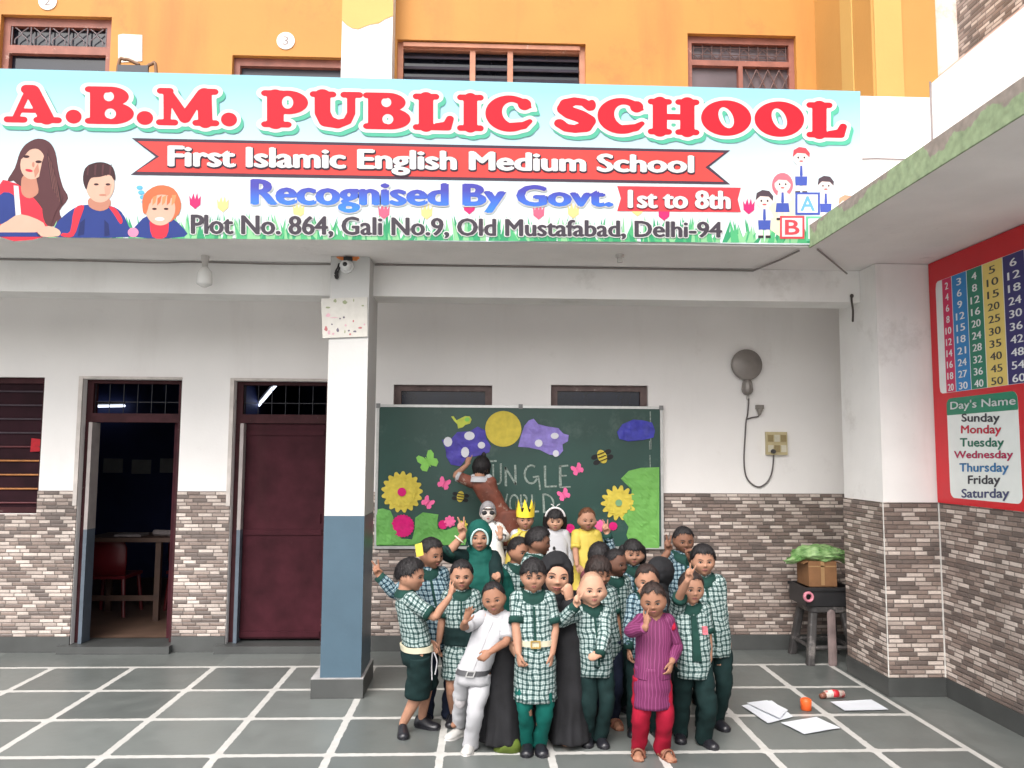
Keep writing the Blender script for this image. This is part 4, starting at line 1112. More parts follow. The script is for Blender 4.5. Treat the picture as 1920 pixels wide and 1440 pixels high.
# ------------------------------------------------------------------ things on walls, ceiling and floor
mb = MB(); p = at(1397,685,BW)
bell = thing('school_bell', 'round grey electric school bell high on the veranda wall', 'bell', (p[0], BW, p[2]-.14))
mb.loft([np.array([(p[0]+r_*math.cos(t), BW-.03-d, p[2]+r_*math.sin(t)) for t in np.arange(36)/36*2*math.pi]) for r_, d in ((.128,0),(.136,.004),(.136,.02),(.130,.03),(.118,.033),(.105,.040),(.07,.052),(.03,.058),(.012,.059))])
BELLM = M('bell_grey', (.25,.225,.21), .42, .15, 8, .05, 60, metal=.3)
obj('gong', mb, BELLM, bell, smooth=True)
mb = MB(); mb.cyl((p[0],BW-.002,p[2]),(p[0],BW-.035,p[2]), .05); obj('mount', mb, BELLM, bell)
mb = MB(); q = at(1399,727,BW)
mb.tube([(q[0]-.0,BW-.03,q[2]+.03),(q[0],BW-.03,q[2]-.02)], [.045,.05], 12); mb.box(q[0]-.03,q[0]+.03,BW-.06,BW-.002,q[2]-.05,q[2]+.04); obj('striker_box', mb, BELLM, bell)
pc = thing('plug_and_cable', 'looping bell cable with plug hanging down to the switchboard', 'cable', (at(1420,840,BW)[0], BW, at(1420,915,BW)[2]))
path = [(1404,748),(1402,775),(1399,790),(1397,820),(1395,860),(1398,890),(1408,906),(1424,913),(1440,902),(1448,882),(1451,850)]
mb = MB(); mb.tube([(lambda g: (g[0], BW-.018, g[2]))(at(x,y,BW-.018)) for x,y in path], .0065, 8, sub=5); 
mb.tube([(lambda g: (g[0], BW-.018, g[2]))(at(x,y,BW-.018)) for x,y in ((1400,786),(1410,783),(1421,781),(1424,776))], .006, 8, sub=4)
obj('cable', mb, M('cable_grey', (.10,.085,.085), .5), pc, smooth=True)
g = at(1424,768,BW-.03); mb = MB(); mb.tube([(g[0],BW-.03,g[2]-.035),(g[0]+.004,BW-.03,g[2]+.005)], [.016,.028], 12); mb.box(g[0]-.03,g[0]+.034,BW-.05,BW-.012,g[2]+.006,g[2]+.04)
obj('plug', mb, M('plug_grey', (.22,.20,.18), .5, .1), pc)
mb = MB(); mb.tube([(p[0]+.02,BW-.008,q[2]-.05),(p[0]+.015,BW-.008,q[2]-.10)], .012, 8); obj('cable_clip', mb, M('clip_grey', (.45,.42,.40), .6), pc)
a, b = at(1434,810,BW), at(1474,853,BW)
sw = thing('switchboard', 'cream electric switchboard with two rows of sockets on veranda wall', 'switchboard', ((a[0]+b[0])/2, BW, b[2]))
mb = MB(); mb.box(a[0], b[0], BW-.035, BW-.001, b[2], a[2]); obj('box', mb, M('cream_plastic', (.50,.42,.24), .45, .1, 14), sw)
for r_ in (0,1):
    for c_ in range(3):
        x = a[0]+.035+c_*(b[0]-a[0]-.07)/2; z = a[2]-.055-r_*.09
        mb = MB(); mb.box(x-.023,x+.023,BW-.043,BW-.036,z-.03,z+.03); mb.box(x-.008,x+.008,BW-.049,BW-.0435,z-.012,z+.012) if r_ == 0 else mb.cyl((x,BW-.0435,z),(x,BW-.047,z),.012,n=12)
        obj('switch' if r_ == 0 else 'socket', mb, M('switch_cream', (.62,.58,.46), .4) if (c_+r_)%2 else M('switch_brown', (.30,.23,.11), .4), sw)
mb = MB(); g = at(1450,846,BW-.06); mb.cyl((g[0],BW-.0475,g[2]),(g[0],BW-.075,g[2]-.003), .018); obj('plug', mb, M('plug_dark', (.05,.045,.045), .5), sw)
# bulb and empty holder under the slab
g = np.array([-1.97,5.635,3.04])
lb = thing('light_bulb', 'white bottle shaped lamp hanging under the balcony slab', 'lamp', (g[0],g[1],2.80))
zb2 = at(385,538,g[1])[2]
mb = MB(); mb.tube([(g[0],g[1],3.041),(g[0],g[1],3.0)], [.028,.028], 14, caps=False); mb.tube([(g[0],g[1],3.0),(g[0],g[1],2.965)], [.022,.02], 14, caps=False); obj('holder', mb, M('holder_white', (.55,.52,.50), .5), lb)
mb = MB(); zz = [2.966,2.95,2.93,2.91,2.89,2.84,zb2+.02,zb2]; rr_ = [.018,.03,.045,.05,.052,.054,.052,.02]
mb.loft([np.array([(g[0]+r_*math.cos(t), g[1]+r_*math.sin(t), z) for t in np.arange(20)/20*2*math.pi]) for z, r_ in zip(zz, rr_)]); obj('bulb', mb, M('bulb_white', (.75,.74,.72), .25, .03), lb, smooth=True)
g = np.array([.953,5.426,3.04])
sk = thing('lamp_holder', 'small empty white lamp holder under the slab right of the pillar', 'lamp holder', (g[0],g[1],2.98))
mb = MB(); mb.cyl((g[0],g[1],3.041),(g[0],g[1],3.022),.03); obj('rose', mb, M('holder_white', (.55,.52,.50), .5), sk)
mb = MB(); mb.tube([(g[0],g[1],3.022),(g[0],g[1],2.985)],[.016,.02],14,caps=False); obj('socket', mb, M('holder_white', (.55,.52,.50), .5), sk)
# wiring along soffit
mb = MB(); P_ = [(.0,5.794,3.033),(1.0,5.79,3.03),(2.02,5.79,3.028)]
mb.tube([(-.79,5.79,3.032)]+P_, .007, 6); e_ = at(1480,478,5.5)
mb.tube([(2.02,5.79,3.028),(2.1,5.45,3.030),(2.13,5.2,3.030)], .007, 6)
tag(obj('wire', mb, M('wire_grey', (.25,.22,.21), .6)), 'thin grey wire along the top of the right beam', 'wire')
mb = MB(); mb.tube([(2.24,5.16,3.03),(2.5,5.5,3.028),(2.7,5.72,3.0)], .006, 6); tag(obj('wire', mb, M('wire_grey', (.25,.22,.21), .6)), 'short grey wire crossing the slab corner above the wall pier', 'wire')
mb = MB(); mb.tube([(-6.5,5.79,3.03),(-3.2,5.79,3.03),(-2.4,5.785,3.022),(-2.1,5.785,3.031),(-1.5,5.79,3.026),(-1.09,5.79,3.03)], .006, 6, sub=4); tag(obj('wire', mb, M('wire_grey', (.25,.22,.21), .6)), 'thin grey wire along the top of the left beam', 'wire')
g = at(1596,560,5.79)
mb = MB(); mb.tube([(g[0]+.003,5.79,g[2]+.02),(g[0]+.002,5.787,g[2]-.02),(g[0]+.008,5.785,g[2]-.09),(g[0]+.004,5.785,g[2]-.17)], .008, 8, sub=4); mb.ell((g[0]+.003,5.785,g[2]+.02),(.014,0,0),(0,.012,0),(0,0,.016))
tag(obj('wire_end', mb, M('wire_dark', (.06,.045,.04), .6)), 'dark loose wire end hanging from the beam at the pier', 'wire')
# camera and poster on the pillar
PY = 5.594
g = at(650,500,PY)
cc = thing('security_camera', 'small white dome security camera at the top of the pillar', 'security camera', (g[0],PY,g[2]-.05))
mb = MB(); mb.cyl((g[0],PY,g[2]),(g[0],PY-.02,g[2]),.05,.048,24); obj('base', mb, M('camera_white', (.70,.70,.70), .35, .03), cc)
mb = MB(); mb.loft([np.array([(g[0]+r_*math.cos(t), PY-.021-d, g[2]+r_*math.sin(t)) for t in np.arange(24)/24*2*math.pi]) for r_, d in ((.04,0),(.039,.012),(.033,.026),(.022,.036),(.008,.04))]); obj('dome', mb, M('camera_white', (.70,.70,.70), .35, .03), cc, smooth=True)
mb = MB(); mb.ell((g[0]-.002,PY-.052,g[2]+.004),(.019,0,0),(0,.014,0),(0,0,.019)); obj('lens', mb, M('lens_black', (.01,.01,.012), .1), cc, smooth=True)
mb = MB(); mb.obox((g[0]+.012,PY-.02,g[2]+.052),(.03,0,0),(0,.015,0),(0,0,.012)); obj('bracket', mb, BLACKP, cc)
g2 = at(633,512,PY)
mb = MB(); rg = random.Random(5)
for k in range(5):
    o = [rg.uniform(-.012,.012) for _ in range(8)]
    mb.tube([(g2[0]+.02+o[0],PY-.01,g2[2]+.065),(g2[0]+.008+o[1],PY-.018,g2[2]+.03),(g2[0]+o[2],PY-.022,g2[2]),(g2[0]-.004+o[3],PY-.018,g2[2]-.03),(g2[0]-.012+o[4],PY-.006,g2[2]-.012+o[5])], .0045, 6, sub=4)
mb.ell((g2[0]-.002,PY-.015,g2[2]-.035),(.014,0,0),(0,.01,0),(0,0,.012))
tag(obj('cable_tangle', mb, M('black_cable', (.015,.014,.015), .5)), 'tangle of black camera cable beside the dome camera on the pillar', 'cable')
q0, q1, q2, q3 = at(602,560,PY-.01), at(689,557,PY-.01), at(689,631,PY-.01), at(605,634,PY-.01)
post = thing('poster', 'faded white pillar sign with small red and green prints', 'poster', ((q0[0]+q1[0])/2, PY-.01, q3[2]))
ofn = lambda u, v, t: (u, PY-.004-.002*t, v)
mb = MB(); mb.prism([(q[0],q[2]) for q in (q0,q1,q2,q3)], ofn, 0, 4); obj('panel', mb, M('poster_white', (.52,.50,.46), .6, .06, 20), post)
mb = MB(); rg = random.Random(9); mc = [M('poster_ink_a', (.25,.28,.16)), M('poster_ink_b', (.42,.13,.14)), M('poster_ink_c', (.12,.10,.14)), M('poster_ink_d', (.55,.33,.38))]
def px2(x, y): g_ = at(560+x/6, 440+y/6, PY-.01); return (g_[0], g_[2])
for x, y, a_, b_, c_ in ((330,820,35,14,0),(410,745,22,22,0),(520,760,30,30,0),(330,910,32,26,3),(400,935,60,6,3),(465,945,12,12,2),(310,1060,24,34,1),(375,1010,12,12,2),(440,1075,16,34,2),(530,1020,14,14,3),(565,1080,14,12,2),(615,975,12,14,1),(635,1090,24,14,2),(690,1050,26,14,1),(720,800,16,12,0),(620,740,8,20,0),(510,930,14,14,2),(340,1100,20,30,3),(390,1115,20,16,3),(520,1095,8,24,0),(580,1120,14,14,1),(740,1010,12,14,3)):
    pts = [px2(x+a_*math.cos(t)*rg.uniform(.6,1.1), y+b_*math.sin(t)*rg.uniform(.6,1.1)) for t in np.arange(9)/9*2*math.pi]
    tri = tessellate_polygon([[Vector((*p_,0)) for p_ in pts]]); mb.add([ofn(*p_,4.6) for p_ in pts], [tuple(t) for t in tri], c_)
obj('faded_print', mb, mc, post, fixn=False)
# room number discs upstairs
for (x, y), s, lab in (((536,77),'3','white round number plate above the upper brown door frame'),((90,3),'2','white round number plate above the upper grilled door')):
    g = at(x, y, UY); 
    nd = thing('number_plate', lab, 'number plate', (g[0],UY,g[2]-.08), 'round number plates upstairs')
    mb = MB(); mb.cyl((g[0],UY-.001,g[2]),(g[0],UY-.008,g[2]),.08,n=32); obj('disc', mb, M('plate_white', (.70,.66,.62), .6, .05, 20), nd)
    mb = MB(); text_on(mb, s, ((g[0]-.025,g[2]+.04),(g[0]+.025,g[2]+.04),(g[0]-.025,g[2]-.04),(g[0]+.025,g[2]-.04)), lambda u,v,t: (u,UY-.0095,v), 0, .0); obj('numeral', mb, M('plate_ink', (.22,.18,.18), .6), nd, fixn=False)
mb = MB(); pts = [at(x,y,UY) for x,y in ((222,66),(230,64),(267,66),(267,115),(222,118))]; mb.prism([(q[0],q[2]) for q in pts], lambda u,v,t: (u,UY-.002-.003*t,v), 0, 1)
tag(obj('wall_notice', mb, M('notice_white', (.66,.60,.52), .7, .06, 18)), 'blank white notice on the orange wall beside the grilled door', 'notice')
a = at(222,118,6.3); b = at(292,140,6.3)
ch = thing('chair', 'dark chair back with curved wooden rails behind the banner', 'chair', ((a[0]+b[0])/2, 6.3, 3.18))
mb = MB(); mb.box(a[0]+.005, a[0]+.245, 6.28, 6.30, 4.1, at(250,124,6.3)[2]); obj('backrest', mb, M('chair_dark', (.03,.03,.04), .5), ch)
mb = MB(); mb.tube([(a[0]-.01,6.3,4.1),(a[0]+.0,6.3,a[2]-.03),(a[0]+.05,6.3,a[2]+.03),(a[0]+.10,6.3,a[2]+.02),(a[0]+.16,6.3,a[2]-.01)], .014, 8, sub=4); obj('rail', mb, WOODM, ch, smooth=True)
mb = MB(); mb.tube([(b[0]-.0,6.35,4.1),(b[0]-.02,6.35,a[2]-.03),(b[0]-.06,6.35,a[2]+.02),(b[0]-.10,6.35,a[2]-.01)], .014, 8, sub=4); obj('rail', mb, WOODM, ch, smooth=True)
for x in (a[0]+.01, a[0]+.24):
    mb = MB(); mb.tube([(x,6.31,3.19),(x,6.31,4.1)], .015, 8); obj('leg', mb, WOODM, ch)
mb = MB(); mb.box(a[0], a[0]+.25, 6.0, 6.29, 3.62, 3.65); obj('seat', mb, WOODM, ch)

# inside the classroom
tb = thing('classroom_table', 'wooden table with things on it inside the dark classroom', 'table', (-3.2,8.0,.066))
mb = MB(); mb.box(-3.75,-2.72,7.75,8.3,.80,.84); obj('top', mb, M('dark_wood', (.06,.03,.02), .6, .3, 7), tb)
for x in (-3.70,-3.05):
    for y in (7.8,8.25):
        mb = MB(); mb.box(x-.025,x+.025,y-.025,y+.025,.067,.80); obj('leg', mb, M('dark_wood', (.06,.03,.02)), tb)
mb = MB(); mb.box(-3.68,-3.07,7.79,7.81,.25,.30); obj('stretcher', mb, M('dark_wood', (.06,.03,.02)), tb)
mb = MB(); mb.tube([(-3.15,7.95,.87),(-2.85,7.98,.86)], [.03,.028], 10); mb.box(-3.5,-3.25,7.85,8.05,.841,.86)
tag(obj('stationery', mb, M('dull_paper', (.20,.17,.17), .7, .2, 20)), 'books and paper lying on the classroom table', 'stationery')
RCH = M('red_plastic', (.12,.008,.012), .4, .15, 8)
def pchair(x, y, rot, mat, label):
    c = thing('plastic_chair', label, 'chair', (x,y,.066), 'plastic chairs in the classroom')
    ca, sa = math.cos(R(rot)), math.sin(R(rot)); T = lambda a_, b_, z_: (x+a_*ca-b_*sa, y+a_*sa+b_*ca, z_)
    mb = MB(); mb.obox(T(0,0,.44), np.array(T(.2,0,0))-np.array(T(0,0,0)), np.array(T(0,.2,0))-np.array(T(0,0,0)), (0,0,.015)); obj('seat', mb, mat, c)
    mb = MB(); mb.loft([np.array([T(w*math.cos(t), .2+.02*math.sin(t)+.05*(z-.44)+.03*(math.cos(t)**2)*-1, z) for t in np.arange(20)/20*2*math.pi]) for z, w in ((.46,.19),(.6,.20),(.72,.20),(.80,.17),(.83,.12))]); obj('backrest', mb, mat, c, smooth=True)
    for sx in (-1,1):
        for sy in (-1,1):
            mb = MB(); mb.tube([T(sx*.17,sy*.17,.43),T(sx*.20,sy*.20,.07)], [.02,.016], 8); obj('leg', mb, mat, c)
pchair(-3.62, 8.15, 180, RCH, 'red plastic chair at the left end of the classroom table'); pchair(-2.93, 8.45, 170, RCH, 'red plastic chair half hidden behind the classroom table')
pchair(-2.62, 8.0, 200, M('blue_plastic', (.02,.03,.10), .4, .15, 8), 'dark blue plastic chair by the right side of the classroom doorway')
for k, (x, y) in enumerate(((212,873),(265,875),(318,873))):
    g = at(x, y, 10.39); mb = MB(); mb.box(g[0]-.12, g[0]+.12, 10.385, 10.398, g[2]-.09, g[2]+.09)
    tag(obj('wall_paper_sheet', mb, M('dim_paper', (.30,.30,.30), .8, .1)), ('small pale sheet on the classroom wall seen at the left of the doorway','wide pale sheet in the middle of the classroom wall','small pale sheet on the classroom wall seen at the right of the doorway')[k], 'paper sheet', 'sheets on the classroom wall')
def tube_light(p0, p1, label):
    em = MC.get('lit_tube')
    if em is None:
        em = bpy.data.materials.new('lit_tube'); nt, N, L, B = nodes(em); B.inputs['Emission Color'].default_value = (.8,.86,1,1); B.inputs['Emission Strength'].default_value = 1.3; MC['lit_tube'] = em
    t = thing('tube_light', label, 'tube light', ((np.array(p0)+np.array(p1))/2 - np.array([0,0,.05])), 'tube lights in the classrooms')
    mb = MB(); mb.tube([p0,p1], .014, 8); obj('tube', mb, em, t)
    mb = MB(); d = np.array([0,.0,.035]); mb.tube([np.array(p0)+d, np.array(p1)+d], .017, 8); obj('batten', mb, M('batten_grey', (.3,.3,.3), .5), t)
tube_light(at(165,762,10.3), at(233,761,10.3), 'lit tube light on the classroom wall seen over the open door')
tube_light(at(480,766,8.6), at(517,722,7.5), 'lit tube light running back above the closed maroon door')

# stool with its load in the corner
st = thing('stool', 'black plastic step stool in the corner by the side wall', 'stool', (2.80, 6.56, 0))
sx, sy = 2.80, 6.56
STM = M('worn_black_plastic', (.045,.042,.042), .5, .3, 9, .1, 40, stain=((.22,.20,.19), 8, .55, .7))
mb = MB(); 
def rsq(cx, cy, hw, hd, z, n=28, e=5):
    return np.array([(cx+hw*abs(math.cos(t))**(2/e)*np.sign(math.cos(t)), cy+hd*abs(math.sin(t))**(2/e)*np.sign(math.sin(t)), z) for t in (np.arange(n)+.5)/n*2*math.pi])
mb.loft([rsq(sx,sy,.155,.155,.40), rsq(sx,sy,.165,.165,.405), rsq(sx,sy,.165,.165,.445), rsq(sx,sy,.15,.15,.452)]); obj('seat', mb, STM, st, smooth=False)
for ax, ay in ((-1,-1),(1,-1),(1,1),(-1,1)):
    mb = MB(); mb.loft([rsq(sx+ax*w, sy+ay*w, .030, .030, z, 16) for z, w in ((.40,.125),(.2,.155),(.002,.185))]); obj('leg', mb, STM, st)
mb = MB(); z = .13; w = .165
for (x0,y0,x1,y1) in ((-w,-w,w,-w),(w,-w,w,w),(w,w,-w,w),(-w,w,-w,-w)): mb.tube([(sx+x0,sy+y0,z),(sx+x1,sy+y1,z)], .017, 8)
obj('stretcher', mb, STM, st)
mb = MB()
mb.tube([(sx-.01,sy-.20,.40),(sx-.01,sy-.205,.02)], [.034,.036], 10, sq=(1,.35), ref=(1,0,0)); obj('front_slat', mb, M('pinkish_slat', (.20,.15,.145), .5, .3, 9), st)
cr = thing('crate', 'flat black plastic tray on top of the corner stool', 'tray', (sx, sy, .453))
mb = MB(); 
mb.box(sx-.20,sx+.20,sy-.17,sy+.17,.453,.463)
for x0,x1,y0,y1 in ((-.20,.20,-.17,-.158),(-.20,.20,.158,.17),(-.20,-.188,-.158,.158),(.188,.20,-.158,.158)): mb.box(sx+x0,sx+x1,sy+y0,sy+y1,.463,.60)
obj('body', mb, BLACKP, cr)
mb = MB()
for x0,x1,y0,y1 in ((-.21,.21,-.182,-.171),(-.21,.21,.171,.182)): mb.box(sx+x0,sx+x1,sy+y0,sy+y1,.575,.60)
obj('rim', mb, BLACKP, cr)
mb = MB(); c_ = np.array([sx-.195, sy-.212, .535])
for k in range(36):
    pass
rings = []
for k in range(28):
    t = 2*math.pi*k/28; d = np.array([math.cos(t),0,math.sin(t)])
    rings.append(np.array([c_ + d*(.032+.011*math.cos(q)) + np.array([0,.020,0])*math.sin(q) for q in np.arange(8)/8*2*math.pi]))
rings.append(rings[0]); mb.loft(rings, cap=False); tag(obj('tape_roll', mb, M('pink_tape', (.55,.20,.26), .4, .15, 20), smooth=True), 'pink roll of tape leaning on the black tray', 'tape')
cb = thing('cardboard_box', 'small brown cardboard carton on the black tray', 'box', (sx-.02, sy, .603))
mb = MB(); mb.obox((sx-.035,sy,.70),(.115,.0,0),(0,.12,0),(0,0,.10)); obj('carton', mb, M('cardboard', (.21,.10,.042), .75, .15, 12, .1, 40), cb)
mb = MB(); mb.box(sx-.149,sx+.079,sy-.1215,sy-.1205,.755,.765); mb.box(sx-.05,sx-.02,sy-.1215,sy-.1205,.61,.80); obj('carton_tape', mb, M('carton_tape', (.35,.21,.10), .35, .1), cb)
for s_ in (-1,1):
    mb = MB(); mb.obox((sx-.035+s_*.135,sy,.79),(.022,0,-s_*.010),(0,.12,0),(0,0,.0015)); obj('flap', mb, M('cardboard', (.27,.14,.06)), cb)
# crumpled green netting
mb = MB(); rings = []
for j in range(27):
    ph = -math.pi/2 + math.pi*(j+.2)/26.4; ring = []
    for i in range(54):
        t = 2*math.pi*i/54; d = Vector((math.cos(t)*math.cos(ph), math.sin(t)*math.cos(ph), math.sin(ph)))
        r_ = 1 + .55*(abs(mnoise.noise(d*2.3+Vector((3,1,5))))-.2) + .24*(.3-abs(mnoise.noise(d*5.2+Vector((9,2,1))))) + .05*mnoise.noise(d*11)
        ring.append((sx-.01+.245*d.x*r_, sy+.13*d.y*r_, .845 + (.070*d.z if d.z > 0 else .055*d.z)*r_ - .09*max(0, abs(d.x)-.6)*2))
    rings.append(np.array(ring))
mb.loft(rings)
gn = bpy.data.materials.new('green_net'); nt, N, L, B = nodes(gn); B.inputs['Roughness'].default_value = .45
tc = N.new('ShaderNodeTexCoord'); nz = N.new('ShaderNodeTexNoise'); nz.inputs['Scale'].default_value = 16; nz.inputs['Detail'].default_value = 5; L.new(tc.outputs['Object'], nz.inputs['Vector'])
rp = N.new('ShaderNodeValToRGB'); rp.color_ramp.elements[0].position = .35; rp.color_ramp.elements[1].position = .66; rp.color_ramp.elements[0].color = (.10,.28,.06,1); rp.color_ramp.elements[1].color = (.36,.55,.24,1)
L.new(nz.outputs['Fac'], rp.inputs[0]); L.new(rp.outputs[0], B.inputs['Base Color']); L.new(math_node(N, L, 'MULTIPLY_ADD', nz.outputs['Fac'], .6, .38), B.inputs['Alpha'])
tag(obj('green_netting', mb, gn, smooth=True), 'crumpled light green netting heaped on the cardboard carton', 'netting')

# things on the floor
PAP = M('floor_paper', (.55,.575,.62), .75, .03, 5)
def sheet(corners, z, label, curl=.004, seed=0):
    c = [np.array(gnd(*p)) for p in corners]; mb = MB(); n = 10; V = []; 
    for j in range(n+1):
        for i in range(n+1):
            a_, b_ = i/n, j/n; p_ = (c[0]*(1-a_)+c[1]*a_)*(1-b_)+(c[3]*(1-a_)+c[2]*a_)*b_
            e = max(abs(a_-.5), abs(b_-.5))*2
            V.append((p_[0], p_[1], z+curl*e**4*(1+mnoise.noise((p_[0]*6,p_[1]*6,seed)))+.001*mnoise.noise((p_[0]*9,p_[1]*9,seed+3))))
    Fc = [(j*(n+1)+i, j*(n+1)+i+1, (j+1)*(n+1)+i+1, (j+1)*(n+1)+i) for j in range(n) for i in range(n)]
    mb.add(V, Fc); mb.add([(x,y,q-.0006) for x,y,q in V], [f[::-1] for f in Fc])
    tag(obj('paper_sheet', mb, PAP, fixn=False), label, 'paper', 'loose sheets on the floor')
sheet([(1390,1325),(1447,1316),(1487,1346),(1440,1359)], .006, 'white sheet on the floor nearest the posing group, underneath another', seed=1)
sheet([(1400,1322),(1438,1317),(1478,1335),(1462,1352)], .011, 'white sheet lying askew on top of another sheet', seed=2)
sheet([(1464,1357),(1531,1347),(1576,1368),(1508,1379)], .005, 'white sheet on the floor closest to the camera', seed=3)
sheet([(1557,1318),(1634,1314),(1666,1332),(1584,1335)], .004, 'white sheet on the floor behind the orange cap', seed=4)
g = gnd(1515,1334); oc = thing('orange_cap', 'small bright orange cup on the floor between the papers', 'cup', (g[0], g[1]+.03, 0)); x, y = g[0], g[1]+.03
ORC = M('orange_plastic', (.72,.11,.02), .4, .08, 10)
mb = MB(); mb.loft([np.array([(x+r_*math.cos(t), y+r_*math.sin(t), z) for t in np.arange(24)/24*2*math.pi]) for r_, z in ((.030,.001),(.034,.004),(.036,.05),(.035,.066),(.031,.070))]); obj('body', mb, ORC, oc, smooth=True)
mb = MB(); mb.cyl((x,y,.070),(x,y,.0745),.026,.024,20); obj('lid', mb, ORC, oc)
a, b = gnd(1540,1312), gnd(1584,1310)
gl = thing('glue_tube', 'red and white printed tube with brown cap on the floor', 'tube', ((a[0]+b[0])/2, a[1]+.02, 0))
d = (b-a); d[2] = 0
mb = MB(); mb.tube([a+d*.22+[0,.02,.028], a+d*.5+[0,.02,.030], a+d*1.0+[0,.02,.026]], [.026,.028,.024], 14, caps=False); obj('body', mb, M('tube_white', (.55,.47,.42), .45, .3, 40, stain=((.5,.03,.04), 22, .5, 1.0)), gl, smooth=True)
mb = MB(); mb.tube([a+d*.0+[0,.015,.016], a+d*.20+[0,.02,.024]], [.016,.022], 12, caps=False); obj('cap', mb, M('tube_cap', (.20,.07,.045), .5, .2, 20), gl, smooth=True)
mb = MB(); mb.tube([a+d*.5+[0,.02,.031], a+d*.75+[0,.02,.029]], [.0285,.0265], 14, caps=False); obj('label_band', mb, M('tube_label', (.45,.02,.03), .4, .2, 30), gl, smooth=True)

# ------------------------------------------------------------------ people
def check_material(name, base, dark, mid, period=.029):
    mt = bpy.data.materials.new(name); nt, N, L, B = nodes(mt)
    uv = N.new('ShaderNodeUVMap'); uv.uv_map = 'UVMap'; sp = N.new('ShaderNodeSeparateXYZ'); L.new(uv.outputs[0], sp.inputs[0])
    def band(s):
        fr = math_node(N, L, 'FRACT', math_node(N, L, 'DIVIDE', s, period))
        wide = math_node(N, L, 'LESS_THAN', math_node(N, L, 'ABSOLUTE', math_node(N, L, 'SUBTRACT', fr, .22)), .21)
        thin = math_node(N, L, 'LESS_THAN', math_node(N, L, 'ABSOLUTE', math_node(N, L, 'SUBTRACT', fr, .70)), .045)
        return math_node(N, L, 'MINIMUM', math_node(N, L, 'ADD', wide, math_node(N, L, 'MULTIPLY', thin, .6)), 1.0)
    tc = N.new('ShaderNodeTexCoord'); wz = N.new('ShaderNodeTexNoise'); wz.inputs['Scale'].default_value = 11; wz.inputs['Detail'].default_value = 4; L.new(tc.outputs['Object'], wz.inputs['Vector'])
    wc = N.new('ShaderNodeSeparateColor'); L.new(wz.outputs['Color'], wc.inputs[0])
    U_ = math_node(N, L, 'MULTIPLY_ADD', wc.outputs[0], .045, sp.outputs[0]); V_ = math_node(N, L, 'MULTIPLY_ADD', wc.outputs[1], .045, sp.outputs[1])
    t = math_node(N, L, 'MULTIPLY', math_node(N, L, 'ADD', band(U_), band(V_)), .5)
    fz = N.new('ShaderNodeTexNoise'); fz.inputs['Scale'].default_value = 26; fz.inputs['Detail'].default_value = 6; L.new(tc.outputs['Object'], fz.inputs['Vector'])
    bp_ = N.new('ShaderNodeBump'); bp_.inputs['Strength'].default_value = .45; bp_.inputs['Distance'].default_value = .02; L.new(fz.outputs['Fac'], bp_.inputs['Height']); L.new(bp_.outputs[0], B.inputs['Normal'])
    t = math_node(N, L, 'ADD', t, math_node(N, L, 'MULTIPLY_ADD', fz.outputs['Fac'], .30, -.15))
    rp = N.new('ShaderNodeValToRGB'); e = rp.color_ramp.elements
    e[0].position = 0; e[0].color = (*base,1); e[1].position = .5; e[1].color = (*mid,1)
    q = e.new(.95); q.color = (*dark,1)
    L.new(t, rp.inputs[0]); L.new(rp.outputs[0], B.inputs['Base Color']); B.inputs['Roughness'].default_value = .85
    B.inputs['Specular IOR Level'].default_value = .2
    return mt
CHECK = check_material('green_check_cloth', (.38,.45,.44), (.013,.036,.035), (.095,.150,.146))
CHECKB = check_material('blue_check_cloth', (.31,.40,.435), (.008,.022,.032), (.064,.12,.155))
def stripe_material(name, a, b, period=.016):
    mt = bpy.data.materials.new(name); nt, N, L, B = nodes(mt)
    uv = N.new('ShaderNodeUVMap'); uv.uv_map = 'UVMap'; sp = N.new('ShaderNodeSeparateXYZ'); L.new(uv.outputs[0], sp.inputs[0])
    fr = math_node(N, L, 'FRACT', math_node(N, L, 'DIVIDE', sp.outputs[0], period))
    k = math_node(N, L, 'LESS_THAN', fr, .22)
    mx = N.new('ShaderNodeMixRGB'); mx.inputs[1].default_value = (*a,1); mx.inputs[2].default_value = (*b,1); L.new(k, mx.inputs[0])
    L.new(mx.outputs[0], B.inputs['Base Color']); B.inputs['Roughness'].default_value = .75
    return mt
KURTA = stripe_material('purple_striped_cloth', (.115,.010,.062), (.20,.035,.125))
DGREEN = M('dark_green_cloth', (.0055,.018,.018), .85, .25, 14, .15, 120, spec=.2)
COLLAR = M('bottle_green_cloth', (.009,.038,.031), .85, .2, 20, .1, 120, spec=.2)
HIJG = M('green_hijab_cloth', (.005,.070,.055), .8, .15, 8, .1, 80, spec=.2)
BLACKC = M('black_abaya_cloth', (.012,.012,.014), .8, .3, 10, .12, 90, spec=.25)
WHITEC = M('white_cotton', (.40,.40,.42), .85, .05, 10, .12, 90, spec=.2)
TEAL = M('teal_tights', (.002,.082,.067), .8, .1, 20, .1, 150, spec=.2)
REDP = M('red_cotton', (.27,.006,.024), .8, .15, 12, .12, 90, spec=.2)
YELC = M('yellow_costume', (.47,.36,.055), .7, .12, 10, .1, 80)
BROWNC = M('brown_costume', (.135,.036,.020), .7, .3, 16, .1, 80, stain=((.42,.33,.27), 11, .57, .8))
SPOTC = M('spotted_costume', (.68,.66,.64), .8, .05, 10, stain=((.015,.015,.018), 12, .50, 1.0))
NAVYC = M('dark_navy_cloth', (.010,.014,.030), .85, .25, 12, spec=.2)
SHOEB = M('black_shoe_leather', (.012,.012,.016), .32, .3, 20, .08, 90)
SHOEW = M('white_canvas_shoe', (.43,.42,.405), .6, .08, 20, .08, 90)
SANDAL = M('brown_sandal', (.17,.06,.035), .5, .2, 20)
HAIRB = M('black_hair', (.009,.007,.008), .62, .5, 40, .35, 150, spec=.4)
